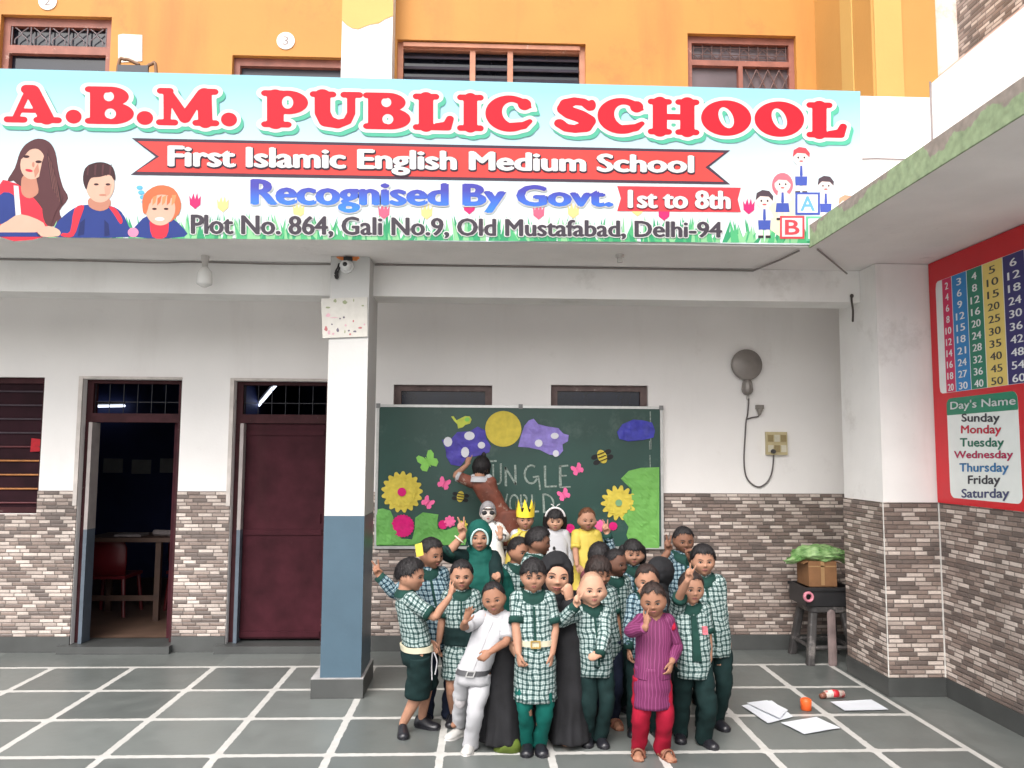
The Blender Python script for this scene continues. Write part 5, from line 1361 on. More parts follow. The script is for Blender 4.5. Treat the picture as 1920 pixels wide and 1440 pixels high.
HAIRN = M('dark_brown_hair', (.022,.012,.010), .62, .5, 40, .35, 150, spec=.4)
HAIRT = M('tawny_hair', (.11,.045,.022), .5, .4, 40, .3, 150, spec=.3)
STUB = M('shaved_scalp', (.33,.19,.125), .6, .1, 60)
SKINS = {k: M('skin_'+k, c, .62, .09, 22, .10, 160, spec=.25) for k, c in dict(light=(.45,.255,.175), medium=(.34,.178,.117), tan=(.275,.136,.086), dark=(.18,.086,.055), deep=(.115,.054,.036)).items()}
FACEPAINT = M('white_face_paint', (.56,.49,.45), .6, .06, 20)
EYEW = M('eye_white', (.36,.33,.31), .25, .02); EYED = M('eye_iris', (.010,.006,.005), .15, .1)
LIPS = {'light': M('lips_rose', (.40,.13,.11), .45, .08), 'medium': M('lips_brown', (.30,.095,.08), .45, .08), 'tan': M('lips_brown', (.30,.095,.08)), 'dark': M('lips_dark', (.17,.055,.05), .45, .08), 'deep': M('lips_dark', (.17,.055,.05))}
BROW = M('brow_hair', (.018,.012,.011), .6, .2, 40)
BELTC = M('cream_belt', (.50,.46,.34), .5, .1, 20); BELTD = M('dark_belt', (.05,.05,.055), .45, .2, 20); GOLD = M('brass_buckle', (.45,.30,.10), .35, .2, 20, metal=.7)
BADGE = M('pink_badge', (.45,.10,.13), .5, .5, 60)

def frame3(yaw, pitch=0, roll=0):
    y, p, r = R(yaw), R(pitch), R(roll)
    Fv = np.array([math.sin(y), -math.cos(y), 0.0]); Rv = np.array([math.cos(y), math.sin(y), 0.0]); U = np.array([0,0,1.0])
    F2 = Fv*math.cos(p) - U*math.sin(p); U2 = U*math.cos(p) + Fv*math.sin(p)
    U3 = U2*math.cos(r) + Rv*math.sin(r); R3 = Rv*math.cos(r) - U2*math.sin(r)
    return R3, F2, U3

NU, NV = 60, 46
_t = np.arange(NU)/NU*2*math.pi; _p = (np.arange(NV+1)+.12)/(NV+.24)*math.pi - math.pi/2
TH, PH = np.meshgrid(_t, _p)
HX, HF, HZ = np.sin(TH)*np.cos(PH), np.cos(TH)*np.cos(PH), np.sin(PH)
def base_head(features=True, chub=1.0, seed=None):
    rs = np.random.RandomState(seed if seed is not None else 0); q = (lambda s: 1+s*rs.uniform(-1,1)) if seed is not None else (lambda s: 1.0)
    ga = lambda a, s: np.exp(-(a/s)**2)
    lo = np.clip(-HZ, 0, 1)
    z = .5+.5*HZ
    x = .375*q(.035)*HX*(1-.22*q(.30)*lo**1.9)*(1+.05*(chub-1)*10*ga(z-.3,.2))
    f = np.where(HF > 0, .43*np.sign(HF)*np.abs(HF)**.86, .50*HF)
    f = f*np.where(HF < 0, 1-.50*np.clip(lo-.1,0,1), 1)
    az = np.cos(TH)
    f = f + .15*np.clip(lo-.45,0,1)*np.clip(az,0,1)
    if features:
        fr = (HF > 0)
        ax = np.abs(x)
        d = .072*q(.28)*ga(x,.05*q(.15))*ga(z-.372,.046) + .026*q(.4)*ga(x,.038)*ga(z-.455,.080) + .026*ga(ax-.055,.032)*ga(z-.355,.032)
        d = d - .040*ga(ax-.155,.08)*ga(z-.478,.055) + .012*q(.6)*ga(ax-.15,.11)*ga(z-.565,.035) + .022*q(.6)*chub*ga(ax-.21,.10)*ga(z-.33,.10)
        d = d + .022*q(.4)*ga(x,.11)*ga(z-.235,.055) + .028*q(.6)*ga(x,.09)*ga(z-.07,.055) - .012*ga(x,.12)*ga(z-.155,.022)
        f = f + np.where(fr, d, 0)
    return x, f, z
HEADV = base_head(True); HEADC = base_head(True, 1.5); HEADP = base_head(False)
def rings_of(x, f, z, HC, hh, fr):
    Rv, Fv, U = fr
    P = HC + hh*(x[...,None]*Rv + f[...,None]*Fv + (z-.5)[...,None]*U)
    return [P[i] for i in range(P.shape[0])]
def surf_f(hv, x, z):
    X, F_, Z = hv
    m = np.where(F_ > .05, (X-x)**2+(Z-z)**2, 9)
    i = np.argsort(m.ravel())[:3]
    w = 1/(m.ravel()[i]+1e-5)
    return float((F_.ravel()[i]*w).sum()/w.sum())
def shell(off, HC, hh, fr, mb, scale=None):
    """closed skull shell pushed out where off > 0 and hidden under the skin where off < 0"""
    x, f, z = HEADP
    n = np.stack([x, f, z-.5]); n = n/np.linalg.norm(n, axis=0)
    mb.loft(rings_of(x+n[0]*off, f+n[1]*off, z+n[2]*off, HC, hh, fr))
def sstep(a, b, v):
    t = np.clip((v-a)/(b-a), 0, 1); return t*t*(3-2*t)
def hair_off(style, seed):
    rnd = np.random.RandomState(seed)
    x, f, z = HEADP
    th = np.abs(np.where(TH > math.pi, TH-2*math.pi, TH))*180/math.pi
    S_ = dict(short=(.80,.54,.30,.042), crop=(.83,.57,.34,.028), bowl=(.665,.50,.26,.058), cap=(.76,.50,.26,.062), long=(.80,.30,.05,.06), bangs=(.66,.30,.08,.062), full=(.05,.05,.05,.07), buzz=(.86,.62,.40,.010))[style]
    line = np.interp(th, [0,38,58,74,88,105,125,180], [S_[0],S_[0]-.005,S_[0]-.05,S_[1]+.04,S_[1],S_[1]-.04,S_[2]+.06,S_[2]])
    jag = np.zeros(NU)
    for k in range(1, 22): jag += rnd.randn()*np.cos(k*_t+rnd.rand()*7)/max(3,k)**.5
    line = line + (.017 if style != 'buzz' else .003)*jag[None,:]
    m = sstep(-.014, .085, z-line) if style not in ('bowl','bangs') else sstep(-.012, .05, z-line)
    st = np.zeros_like(z)
    for k in (7,11,17,23): st += .5*rnd.randn()*np.cos(k*TH + 3*rnd.rand()*z + rnd.rand()*7)*np.cos(PH)
    t = S_[3]*(.72 + .38*np.clip(HZ,0,1) + .10*st)
    t = t*(1 + .30*np.sign(st)*np.abs(np.sin(st*9))*np.clip(1-HZ*.6,0,1))
    return t*m - .05*(1-m)*(1-m*.5)

def tufts(mb, off, HC, hh, fr, seed, count=800):
    """short curved locks lying on the hair shell, growing away from the crown"""
    rnd = random.Random(seed*13+5); x, f, z = HEADP; Rv, Fv, U = fr
    n = np.stack([x, f, z-.5]); n = n/np.linalg.norm(n, axis=0)
    js, is_ = np.nonzero(off > .012); cr = np.array([.05,-.22,.95]); cr = cr/np.linalg.norm(cr)
    wts = np.cos(PH[js, is_]) + .02; cw = np.cumsum(wts)/wts.sum()
    W3 = lambda p: HC + hh*(p[0]*Rv + p[1]*Fv + (p[2]-.5)*U)
    for _ in range(count):
        k = min(int(np.searchsorted(cw, rnd.random())), len(js)-1); j, i = js[k], is_[k]
        nn = n[:, j, i]; o = off[j, i]; p = np.array([x[j,i], f[j,i], z[j,i]])
        g = nn - cr; g = g - nn*g.dot(nn); g = g/(np.linalg.norm(g)+1e-6)
        s = np.cross(nn, g); ang = rnd.gauss(0,.35); g = g*math.cos(ang)+s*math.sin(ang); s = np.cross(nn, g)
        L = rnd.uniform(.10,.20)*min(1.2, max(.35, o/.05)); w = rnd.uniform(.006,.015); up = rnd.uniform(.004,.030)
        a = p + nn*(o*.97); pts = [a-g*L*.5-nn*.006, a+nn*up, a+g*L*.45+nn*(up*.6-.10*L*L*4), a+g*L*.85-nn*(.22*L)]
        ws = [w*.6, w, w*.8, w*.1]
        V = []
        for q, ww in zip(pts, ws): V += [W3(q-s*ww), W3(q+nn*ww*.5), W3(q+s*ww)]
        mb.add(V, [(3*m_+a_, 3*m_+a_+1, 3*m_+a_+4, 3*m_+a_+3) for m_ in range(3) for a_ in (0,1)])

def hand(mb, W, d, n, L, pose, side):
    d = d/np.linalg.norm(d); n = n - d*n.dot(d); n = n/(np.linalg.norm(n)+1e-9)
    t = np.cross(d, n)*(1 if side == 'R' else -1)
    mb.tube([W-d*.10*L, W+d*.06*L, W+d*.28*L, W+d*.50*L], [.15*L,.155*L,.215*L,.20*L], 12, sq=(1,.50), ref=t)
    C = dict(V=((2,4,2),(2,4,2),(78,92,55),(80,92,55)), open=((6,8,6),(3,6,5),(5,8,6),(9,10,8)), relaxed=((20,28,18),(26,32,20),(32,36,22),(36,38,24)),
             fist=((72,88,55),(76,90,55),(78,90,55),(78,88,55)), point=((3,5,3),(74,90,55),(78,90,55),(78,88,55)), cup=((38,45,25),(42,48,28),(46,50,28),(48,50,28)))[pose]
    SP = dict(V=(15,-13,-4,-8), open=(12,3,-6,-15), relaxed=(4,1,-2,-5), fist=(2,0,-2,-3), point=(3,0,-2,-3), cup=(3,1,-2,-4))[pose]
    for k in range(4):
        kk = 1.5-k; b = W + d*(.50-.02*abs(kk-.5))*L + t*kk*.108*L
        ln = (.44,.49,.45,.35)[k]*L; sp = R(SP[k]); dd = d*math.cos(sp)+t*math.sin(sp)
        pts = [b-dd*.06*L, b]; a = 0
        for j, fr_ in enumerate((.45,.31,.24)):
            a += R(C[k][j]); pts.append(pts[-1] + (dd*math.cos(a)+n*math.sin(a))*ln*fr_)
        r_ = L*(.060,.062,.058,.051)[k]
        mb.tube(pts, [r_*1.05, r_*1.05, r_, r_*.92, r_*.80], 8)
    b = W + d*.10*L + t*.13*L
    if pose in ('V','fist','point'):
        mb.tube([b, b+(d*.75+t*.45+n*.5)*.20*L, b+(d*.75+t*.45+n*.5)*.20*L+(d*.75-t*.45+n*.35)*.20*L, b+(d*.75+t*.45+n*.5)*.20*L+(d*.75-t*.45+n*.35)*.20*L+(d*.3-t*.9)*.13*L], [.075*L,.070*L,.062*L,.05*L], 8)
    else:
        mb.tube([b, b+(d*.72+t*.62+n*.25)*.21*L, b+(d*.72+t*.62+n*.25)*.21*L+(d*.88+t*.30+n*.30)*.19*L, b+(d*.72+t*.62+n*.25)*.21*L+(d*.92+t*.15+n*.35)*.33*L], [.078*L,.070*L,.062*L,.05*L], 8)

def ik(S, W, l1, l2, pole):
    v = W-S; D = np.linalg.norm(v); v = v/D
    if D > (l1+l2)*.998: D = (l1+l2)*.998; W = S+v*D
    if D < abs(l1-l2)+.02: D = abs(l1-l2)+.02; W = S+v*D
    a = (l1*l1-l2*l2+D*D)/(2*D); h = math.sqrt(max(l1*l1-a*a, 0))
    p = np.array(pole, float); p = p-v*p.dot(v); p = p/(np.linalg.norm(p)+1e-9)
    return S+v*a+p*h, W

def remeshed(mb, voxel, it=2, fac=.5):
    me = mesh_from(mb, 'body'); ob = bpy.data.objects.new('body', me); COL.objects.link(ob)
    r_ = ob.modifiers.new('r', 'REMESH'); r_.mode = 'VOXEL'; r_.voxel_size = voxel; r_.use_smooth_shade = True
    if it:
        s_ = ob.modifiers.new('s', 'SMOOTH'); s_.factor = fac; s_.iterations = it
    dg = bpy.context.evaluated_depsgraph_get(); dg.update()
    out = bpy.data.meshes.new_from_object(ob.evaluated_get(dg))
    nv = len(out.vertices); co = np.zeros(nv*3); out.vertices.foreach_get('co', co)
    faces = [tuple(p.vertices) for p in out.polygons]
    bpy.data.objects.remove(ob); bpy.data.meshes.remove(me); bpy.data.meshes.remove(out)
    return co.reshape(-1,3), faces

def rough_cloth(mb, start, amp, freq):
    for i in range(start, len(mb.v)):
        v = Vector(mb.v[i]); w = Vector((v.x*freq, v.y*freq, v.z*freq*2.1)); d = mnoise.noise_vector(v*freq)*amp + mnoise.noise_vector(w*1.3)*amp*.7 + mnoise.noise_vector(v*freq*2.7)*amp*.4
        mb.v[i] = (v.x+d.x, v.y+d.y, v.z+d.z*.5)
def sring(c, Rv, Fv, w, dd, n=32, e=2.4, pl=0, plk=14, tw=0):
    t = np.arange(n)/n*2*math.pi
    cx = np.sign(np.cos(t))*np.abs(np.cos(t))**(2/e); sx = np.sign(np.sin(t))*np.abs(np.sin(t))**(2/e)
    m_ = 1+pl*np.cos(plk*t+tw)
    return c + (cx*w*m_)[:,None]*Rv + (sx*dd*m_)[:,None]*Fv

def face_parts(mb, hv, HC, hh, fr, gaze=(0,0), smile=0.0, base=1, seed=0):
    rs = random.Random(seed*7+1); e0 = rs.uniform(-.008,.006); ew = rs.uniform(.88,1.12); bs = rs.uniform(-.010,.008); bt = rs.uniform(.75,1.3); bh = rs.uniform(-.012,.012); mo = rs.uniform(.84,1.14); lt = rs.uniform(.8,1.25)
    Rv, Fv, U = fr
    P = lambda x, z, o=0.0: HC + hh*(x*Rv + (surf_f(hv,x,z)+o)*Fv + (z-.5)*U)
    for s in (-1, 1):
        ex, ez = (.150+e0)*s, .474
        c = P(ex, ez, -.014)
        mb.ell(c, Rv*.064*ew*hh, Fv*.030*hh, U*.032*hh, 12, 8, base)
        mb.ell(c+hh*(Rv*.018*gaze[0]+U*.012*gaze[1])+Fv*.018*hh, Rv*.037*hh, Fv*.019*hh, U*.033*hh, 12, 8, base+1)
        up = [P(ex-.074,ez-.004,.004), P(ex-.035,ez+.030,.014), P(ex,ez+.038,.018), P(ex+.035,ez+.030,.014), P(ex+.074,ez-.002,.004)]
        mb.tube(up, [.005*hh,.010*hh,.012*hh,.010*hh,.005*hh], 6, base+3, sub=3)
        br = [P(ex-s*.080,ez+.090+bh-bs,.002), P(ex-s*.03,ez+.110+bh-bs*.4,.004), P(ex+s*.03,ez+.112+bh+bs*.4,.004), P(ex+s*.085,ez+.088+bh+bs,.002)]
        mb.tube(br, [.007*bt*hh,.013*bt*hh,.012*bt*hh,.006*bt*hh], 6, base+3, sub=3)
    mw = .088*mo+.03*smile; k = .022*smile
    mb.tube([P(-mw,.232+k,.000), P(-.045,.248,.004), P(0,.243,.006), P(.045,.248,.004), P(mw,.232+k,.000)], [.004*hh,.014*hh,.013*hh,.014*hh,.004*hh], 6, base+2, sub=3)
    mb.tube([P(-mw*.9,.228+k,.0), P(-.04,.208-k*.4,.003), P(0,.203-k*.5,.005), P(.04,.208-k*.4,.003), P(mw*.9,.228+k,.0)], [.004*hh,.014*lt*hh,.017*lt*hh,.014*lt*hh,.004*hh], 6, base+2, sub=3)
    mb.tube([P(-mw*.95,.231+k,.008), P(0,.226-k*.2,.016), P(mw*.95,.231+k,.008)], [.003*hh,.0055*hh,.003*hh], 6, base+3, sub=4)
    for s in (-1,1): mb.ell(P(.030*s,.335,.004), Rv*.011*hh, Fv*.006*hh, U*.007*hh, 8, 6, base+3)

def shoe_mesh(A, dirv, L, w, mats, parent, name='shoe', sole_c=None):
    d = np.array([dirv[0], dirv[1], 0.0]); d = d/np.linalg.norm(d); s = np.array([d[1], -d[0], 0])
    heel = np.array([A[0], A[1], 0]) - d*L*.27
    mb = MB(); rings = []
    z0 = A[2]
    for q, ww, hh_ in ((0,.55,.55),(.06,.78,.80),(.22,.82,.86),(.38,.84,.80),(.52,.92,.62),(.68,1.0,.48),(.82,.98,.40),(.93,.80,.33),(1.0,.45,.22)):
        ring = []
        for k in range(18):
            t = 2*math.pi*k/18; cx, sz = math.cos(t), math.sin(t)
            zz = z0 + .012 + (max(sz,0)*hh_*L*.42 if sz > 0 else sz*.002)
            xx = (abs(cx)**.8)*math.copysign(1,cx)*w*ww*(1-.28*max(sz,0)**2)
            ring.append(heel + d*L*q + s*xx + np.array([0,0,zz]))
        rings.append(np.array(ring))
    mb.loft(rings)
    ob = obj(name, mb, mats[0], parent, smooth=True)
    mb = MB(); out = []
    for z in (.0015, .014):
        rg_ = []
        for k in range(26):
            t = 2*math.pi*k/26; q = .5-.5*math.cos(t)
            ww = np.interp(q, [0,.06,.22,.38,.52,.68,.82,.93,1.0], [.45,.80,.88,.84,.94,1.05,1.03,.85,.40])
            rg_.append(heel + d*(L*(q*1.02-.01)) + s*w*ww*math.copysign(1 if 0 < k < 26 else 0, math.sin(t))*(abs(math.sin(t))**.35 if k not in (0,13) else 0) + np.array([0,0,z0+z]))
        out.append(np.array(rg_))
    mb.loft(out); obj('sole', mb, mats[1], ob)
    return ob

PG = 'people posing for the group photograph'
def person(label, Y, head, hip, feet=None, base_z=0.0, yaw=0, hy=0, hp=0, hr=0, hh=.174, skin='medium', hair=('short', HAIRB), arms=None, top=None, bottom=None,
           shoes='black', chub=False, smile=0.0, gaze=(0,0), voxel=.0044, face_mat=None, lean=0.0, extra=None, hair_pad=.06, seed=0, wide=1.0, arm=1.0):
    hh = hh*(.93 if hh > .1741 else 1); topP = at(head[0], head[1], Y)
    if hair[0] in ('buzz',): hair_pad = .01
    R3, F3, U3 = frame3(hy, hp, hr)
    HC = topP - U3*hh*(.5+hair_pad); H = topP[2] - hh*hair_pad - base_z
    Rv, Fv, U0 = frame3(yaw)
    g0 = at(hip[0], hip[1], Y)
    pel = np.array([g0[0], Y, base_z + .475*H])
    neck = HC - U3*hh*.50 - F3*hh*.10 + np.array([0,0,-.014*H]); neck[1] = neck[1]
    spine = neck - pel; su = spine/np.linalg.norm(spine)
    root = thing('person', label, 'person', (pel[0], Y, base_z), PG)
    hv = base_head(True, 1.7 if chub else 1.3, seed+40)
    # joints
    sh = {}
    shc = neck - su*.034*H
    for s, k in (('R',-1),('L',1)): sh[s] = shc + Rv*k*.086*H*wide
    hipj = {s: pel + Rv*k*.050*H - np.array([0,0,.01*H]) for s, k in (('R',-1),('L',1))}
    l1, l2, HL = .148*H*arm, .128*H*arm, .104*H
    arms = arms or {}
    J = {}
    for s, k in (('R',-1),('L',1)):
        a = arms.get(s)
        if a is None:
            W = sh[s] + Rv*k*.05*H + Fv*.035*H - np.array([0,0,.268*H]); pole = Rv*k*.6 - Fv*.8; pose = 'relaxed'; palm = -Rv*k; hd = None
        else:
            W = at(a['w'][0], a['w'][1], Y-a['w'][2]); pole = a.get('pole', Rv*k*.7-U0*.7); pose = a.get('pose','relaxed'); palm = np.array(a.get('palm', (0,-1,0)), float); hd = a.get('d')
        E, W = ik(sh[s], W, l1, l2, pole)
        fd = (W-E)/np.linalg.norm(W-E)
        J[s] = (E, W, np.array(hd, float) if hd is not None else fd, palm, pose)
    LG = {}
    for i, (s, k) in enumerate((('R',-1),('L',1))):
        ft = feet[i] if feet else None
        if ft is not None and ft[0] is not None:
            A = gnd(ft[0], ft[1], base_z) + np.array([0,0,.055*H]); fdir = np.array(ft[2] if len(ft) > 2 else (Fv[0]+Rv[0]*k*.25, Fv[1]+Rv[1]*k*.25, 0), float)
            A[:2] = A[:2] - fdir[:2]/np.linalg.norm(fdir[:2])*.055
        else:
            A = hipj[s] + Rv*k*.012*H; A[2] = base_z + .055*H; fdir = Fv + Rv*k*.25
        K, A = ik(hipj[s], A, .225*H, .215*H, Fv + Rv*k*.15)
        LG[s] = (K, A, fdir)
    # the body, one skin
    mb = MB()
    mb.loft(rings_of(*hv, HC, hh, (R3, F3, U3)))
    for k in (-1, 1):
        c = HC + hh*(k*.382*R3 - .03*F3 - .06*U3)
        mb.ell(c, (R3*k*.035+F3*-.015)*hh, (F3*.062-R3*k*-.02)*hh, U3*.105*hh, 12, 10)
    mb.tube([neck-su*.03*H, neck+U3*.02, HC-U3*.12*hh-F3*.06*hh], [.30*hh,.275*hh,.28*hh], 14)
    mb.tube([pel-su*.02*H, pel+su*.12*H, shc-su*.02*H], [.060*H,.062*H,.060*H], 16, sq=(1.15,.85), ref=Rv)
    mb.tube([sh['R'], shc, sh['L']], [.037*H,.052*H,.037*H], 12)
    for s in 'RL':
        E, W, hd, palm, pose = J[s]
        fd = (W-E)/np.linalg.norm(W-E)
        mb.tube([sh[s], sh[s]*.5+E*.5, E, E*.6+W*.4, W], [.036*H,.030*H,.0245*H,.0245*H,.0180*H], 12, sub=3)
        hand(mb, W, hd, palm, HL, pose, s)
        K, A, fdir = LG[s]
        mb.tube([hipj[s], hipj[s]*.5+K*.5, K, K*.62+A*.38, A], [.055*H,.046*H,.036*H,.036*H,.0235*H], 12, sub=3)
        f2 = np.array([fdir[0], fdir[1], 0]); f2 = f2/np.linalg.norm(f2)
        if shoes == 'sandal':
            mb.tube([A-f2*.03-[0,0,.022*H], A+f2*.05-[0,0,.030*H], A+f2*.115-[0,0,.040*H]], [.030,.027,.017], 12, sq=(1,.8), ref=(f2[1],-f2[0],0))
            sd_ = np.array([f2[1],-f2[0],0])
            for q in range(5): mb.tube([A+f2*.10+sd_*(q-2)*.0105-[0,0,.042*H], A+f2*(.142-.007*abs(q-(1 if s == 'R' else 3)))+sd_*(q-2)*.0125-[0,0,.046*H]], [.0085,.007], 8)
        else: mb.tube([A-[0,0,.02*H], A+f2*.05-[0,0,.032*H]], [.024*H,.02*H], 10)
    co, fc = remeshed(mb, voxel)
    body = MB(); body.add(co, fc, 0)
    if not (hair[0] == 'full'): face_parts(body, hv, HC, hh, (R3,F3,U3), gaze, smile, 1, seed)
    sk = SKINS[skin]
    if face_mat is not None:
        ce = co[np.array([f_[0] for f_ in fc])]; hd_ = np.linalg.norm(ce-HC, axis=1) < .62*hh
        for i in np.nonzero(hd_)[0]: body.m[int(i)] = 5
    bo = obj('body', body, [sk, EYEW, EYED, LIPS[skin], BROW] + ([face_mat] if face_mat else []), root, smooth=True, fixn=False)
    ctx = dict(root=root, HC=HC, hh=hh, H=H, fr=(R3,F3,U3), hv=hv, Rv=Rv, Fv=Fv, U=U0, su=su, pel=pel, neck=neck, shc=shc, sh=sh, J=J, LG=LG, hipj=hipj, Y=Y, seed=seed, bz=base_z, wide=wide)
    if hair[0]:
        mb = MB(); shell(hair_off(hair[0], seed+3), HC, hh, (R3,F3,U3), mb)
        if hair[0] in ('long','bangs'):
            for k in (-1,1): mb.tube([HC+hh*(k*.36*R3-.20*F3+.1*U3), HC+hh*(k*.40*R3-.26*F3-.30*U3), neck+hh*(k*.36*Rv-.30*Fv-.28*U0)], [.20*hh,.20*hh,.10*hh], 10, sub=4)
            mb.tube([HC-hh*.30*F3, neck-hh*.42*Fv, neck-hh*.40*Fv-hh*.45*U0], [.34*hh,.30*hh,.14*hh], 12, sub=4)
        if hair[0] == 'tail': pass
        rough_cloth(mb, 0, .0022, 60)
        if hair[0] != 'buzz': tufts(mb, hair_off(hair[0], seed+3), HC, hh, (R3,F3,U3), seed)
        obj('hair', mb, hair[1], root, smooth=True)
    if top: top(ctx)
    if bottom: bottom(ctx)
    # shoes
    for s in 'RL':
        K, A, fdir = LG[s]; A0 = np.array([A[0], A[1], base_z]); L = .165*H+.0
        if shoes == 'black': shoe_mesh(A0, fdir, L, .036*H/1.0, (SHOEB, SHOEB), root)
        elif shoes == 'white': shoe_mesh(A0, fdir, L*1.02, .037*H, (SHOEW, M('white_rubber', (.60,.58,.56), .6)), root)
        elif shoes == 'sandal':
            f2 = np.array([fdir[0], fdir[1], 0]); f2 /= np.linalg.norm(f2); s2 = np.array([f2[1],-f2[0],0])
            mb = MB(); heel = A0-f2*.045
            mb.loft([np.array([heel+f2*(.19*(.5-.5*math.cos(t)))+s2*.036*math.copysign(abs(math.sin(t))**.5, math.sin(t))+np.array([0,0,z]) for t in np.arange(24)/24*2*math.pi]) for z in (.001,.010)])
            so_ = obj('sandal', mb, SANDAL, root)
            mb = MB()
            for q, hgt in ((.085,.050),(.030,.060)):
                mb.tube([A0+f2*q+s2*.036+[0,0,.010], A0+f2*q+s2*.022+[0,0,hgt*.8], A0+f2*q+[0,0,hgt], A0+f2*q-s2*.022+[0,0,hgt*.8], A0+f2*q-s2*.036+[0,0,.010]], .006, 8, sub=3)
            obj('strap', mb, SANDAL, so_, smooth=True)
    if extra: extra(ctx)
    return ctx

# clothing -----------------------------------------------------------
def torso(ctx, prof, mat, name, amp=.0060, pleat=0, cap=True, fwd=.0):
    """prof: list of (t along spine 0 pelvis..1 neck, half width, half depth) in body heights"""
    H = ctx['H']; rings = []
    ln = np.linalg.norm(ctx['neck']-ctx['pel'])
    for t, w, d in prof:
        c = ctx['pel'] + ctx['su']*ln*t if t >= 0 else ctx['pel'] + np.array([0,0,ln*t])
        c = c + ctx['Fv']*(.012*H*math.exp(-((t-.28)/.28)**2) + fwd*H)
        pl = pleat if t < .1 else 0
        rings.append(sring(c, ctx['Rv'], ctx['Fv'], w*H*(ctx['wide'] if t > .3 else 1), d*H, pl=pl))
    dense = []
    for a, b in zip(rings[:-1], rings[1:]):
        k = max(1, int(np.linalg.norm(b.mean(0)-a.mean(0))/.02))
        for i in range(k): dense.append(a*(1-i/k)+b*i/k)
    dense.append(rings[-1])
    mb = MB(); mb.loft(dense, 0, True, True); rough_cloth(mb, 0, amp*H, 15/H)
    return obj(name, mb, mat, ctx['root'], smooth=True, fixn=True)
SHIRT = [(-.20,.100,.080),(0,.100,.081),(.25,.099,.081),(.5,.101,.077),(.72,.104,.072),(.84,.103,.066),(.93,.091,.058),(1.0,.060,.052),(1.06,.046,.048)]
def sleeves(ctx, mat, kind='short', cuff=None, rad=(.050,.045,.042), par=None):
    H = ctx['H']
    for s, k in (('R',-1),('L',1)):
        E, W = ctx['J'][s][0], ctx['J'][s][1]; S = ctx['sh'][s] - ctx['Rv']*k*.010*H
        kd = kind if isinstance(kind, str) else kind[s]
        if kd == 'short':
            e = S + (E-S)*.78; pts = [S, S*.5+e*.5, e]; rr_ = [rad[0]*H, rad[1]*H, rad[2]*H]; cd = (E-S)/np.linalg.norm(E-S); ce = e
        elif kd == 'elbow':
            pts = [S, S*.5+E*.5, E, E+(W-E)*.08]; rr_ = [rad[0]*H, rad[1]*H, rad[2]*H, rad[2]*H]; cd = (W-E)/np.linalg.norm(W-E); ce = pts[-1]
        else:
            pts = [S, S*.5+E*.5, E, E*.5+W*.5, E+(W-E)*.90]; rr_ = [rad[0]*H,.042*H,.038*H,.035*H,.030*H]; cd = (W-E)/np.linalg.norm(W-E); ce = pts[-1]
        mb = MB(); st = len(mb.v); mb.tube(pts, rr_, 18, sub=5, uv=True, caps='start'); rough_cloth(mb, st, .0055*H, 18/H)
        so_ = obj('sleeve', mb, mat, ctx['root'], smooth=True)
        if cuff is not None:
            r_ = rr_[-1]; L = .030*H if kd != 'long' else .05*H
            mb = MB(); mb.tube([ce-cd*L*.55, ce+cd*L*.45], [r_*1.06, r_*1.04], 18, caps=False); obj('cuff', mb, cuff, so_, smooth=True)
def collar(ctx, mat, r=.052, v=True):
    H = ctx['H']; n_ = ctx['neck']; mb = MB(); rings = []
    N_ = 28
    for rr_, dz, dr in ((r*.96,.016,0),(r*1.05,.022,0),(r*1.35,-.004,.3),(r*1.42,-.020,.4)):
        ring = []
        for t in np.arange(N_)/N_*2*math.pi:
            fr_ = max(0, math.sin(t))
            ring.append(n_ + ctx['Rv']*math.cos(t)*rr_*H*1.1 + ctx['Fv']*(math.sin(t)*rr_*H*.98) + ctx['U']*((dz - .030*fr_**4*(1 if dr else .6))*H))
        rings.append(np.array(ring))
    mb.loft(rings, cap=False); mb2 = MB(); mb2.v = mb.v; mb2.f = mb.f; mb2.m = mb.m; mb2.uv = mb.uv
    k = len(mb.v); inner = [tuple(np.array(v)*.997+np.array(n_)*.003-np.array([0,0,.003])) for v in mb.v]
    mb.add(inner, [f[::-1] for f in mb.f[:]])
    return obj('collar', mb, mat, ctx['root'], smooth=True, fixn=False)
def front_strip(ctx, mat, t0, t1, w, name, off=.0, out=.004, taper=1.0, dpt=.088):
    """narrow strip lying on the chest"""
    H = ctx['H']; ln = np.linalg.norm(ctx['neck']-ctx['pel']); mb = MB(); rings = []
    for i in range(9):
        t = t0+(t1-t0)*i/8; d = np.interp(t, [q[0] for q in SHIRT], [q[2] for q in SHIRT])*H
        c = ctx['pel'] + (ctx['su'] if t > 0 else ctx['U'])*ln*t + ctx['Fv']*(d + .012*H*math.exp(-((t-.28)/.28)**2) + out*H) + ctx['Rv']*off*H
        ww = w*H*(1+(taper-1)*i/8)
        rings.append(np.array([c-ctx['Rv']*ww-ctx['Fv']*.008*H, c-ctx['Rv']*ww*.9+ctx['Fv']*.002*H, c+ctx['Rv']*ww*.9+ctx['Fv']*.002*H, c+ctx['Rv']*ww-ctx['Fv']*.008*H]))
    mb.loft(rings); return obj(name, mb, mat, ctx['root'], smooth=False)
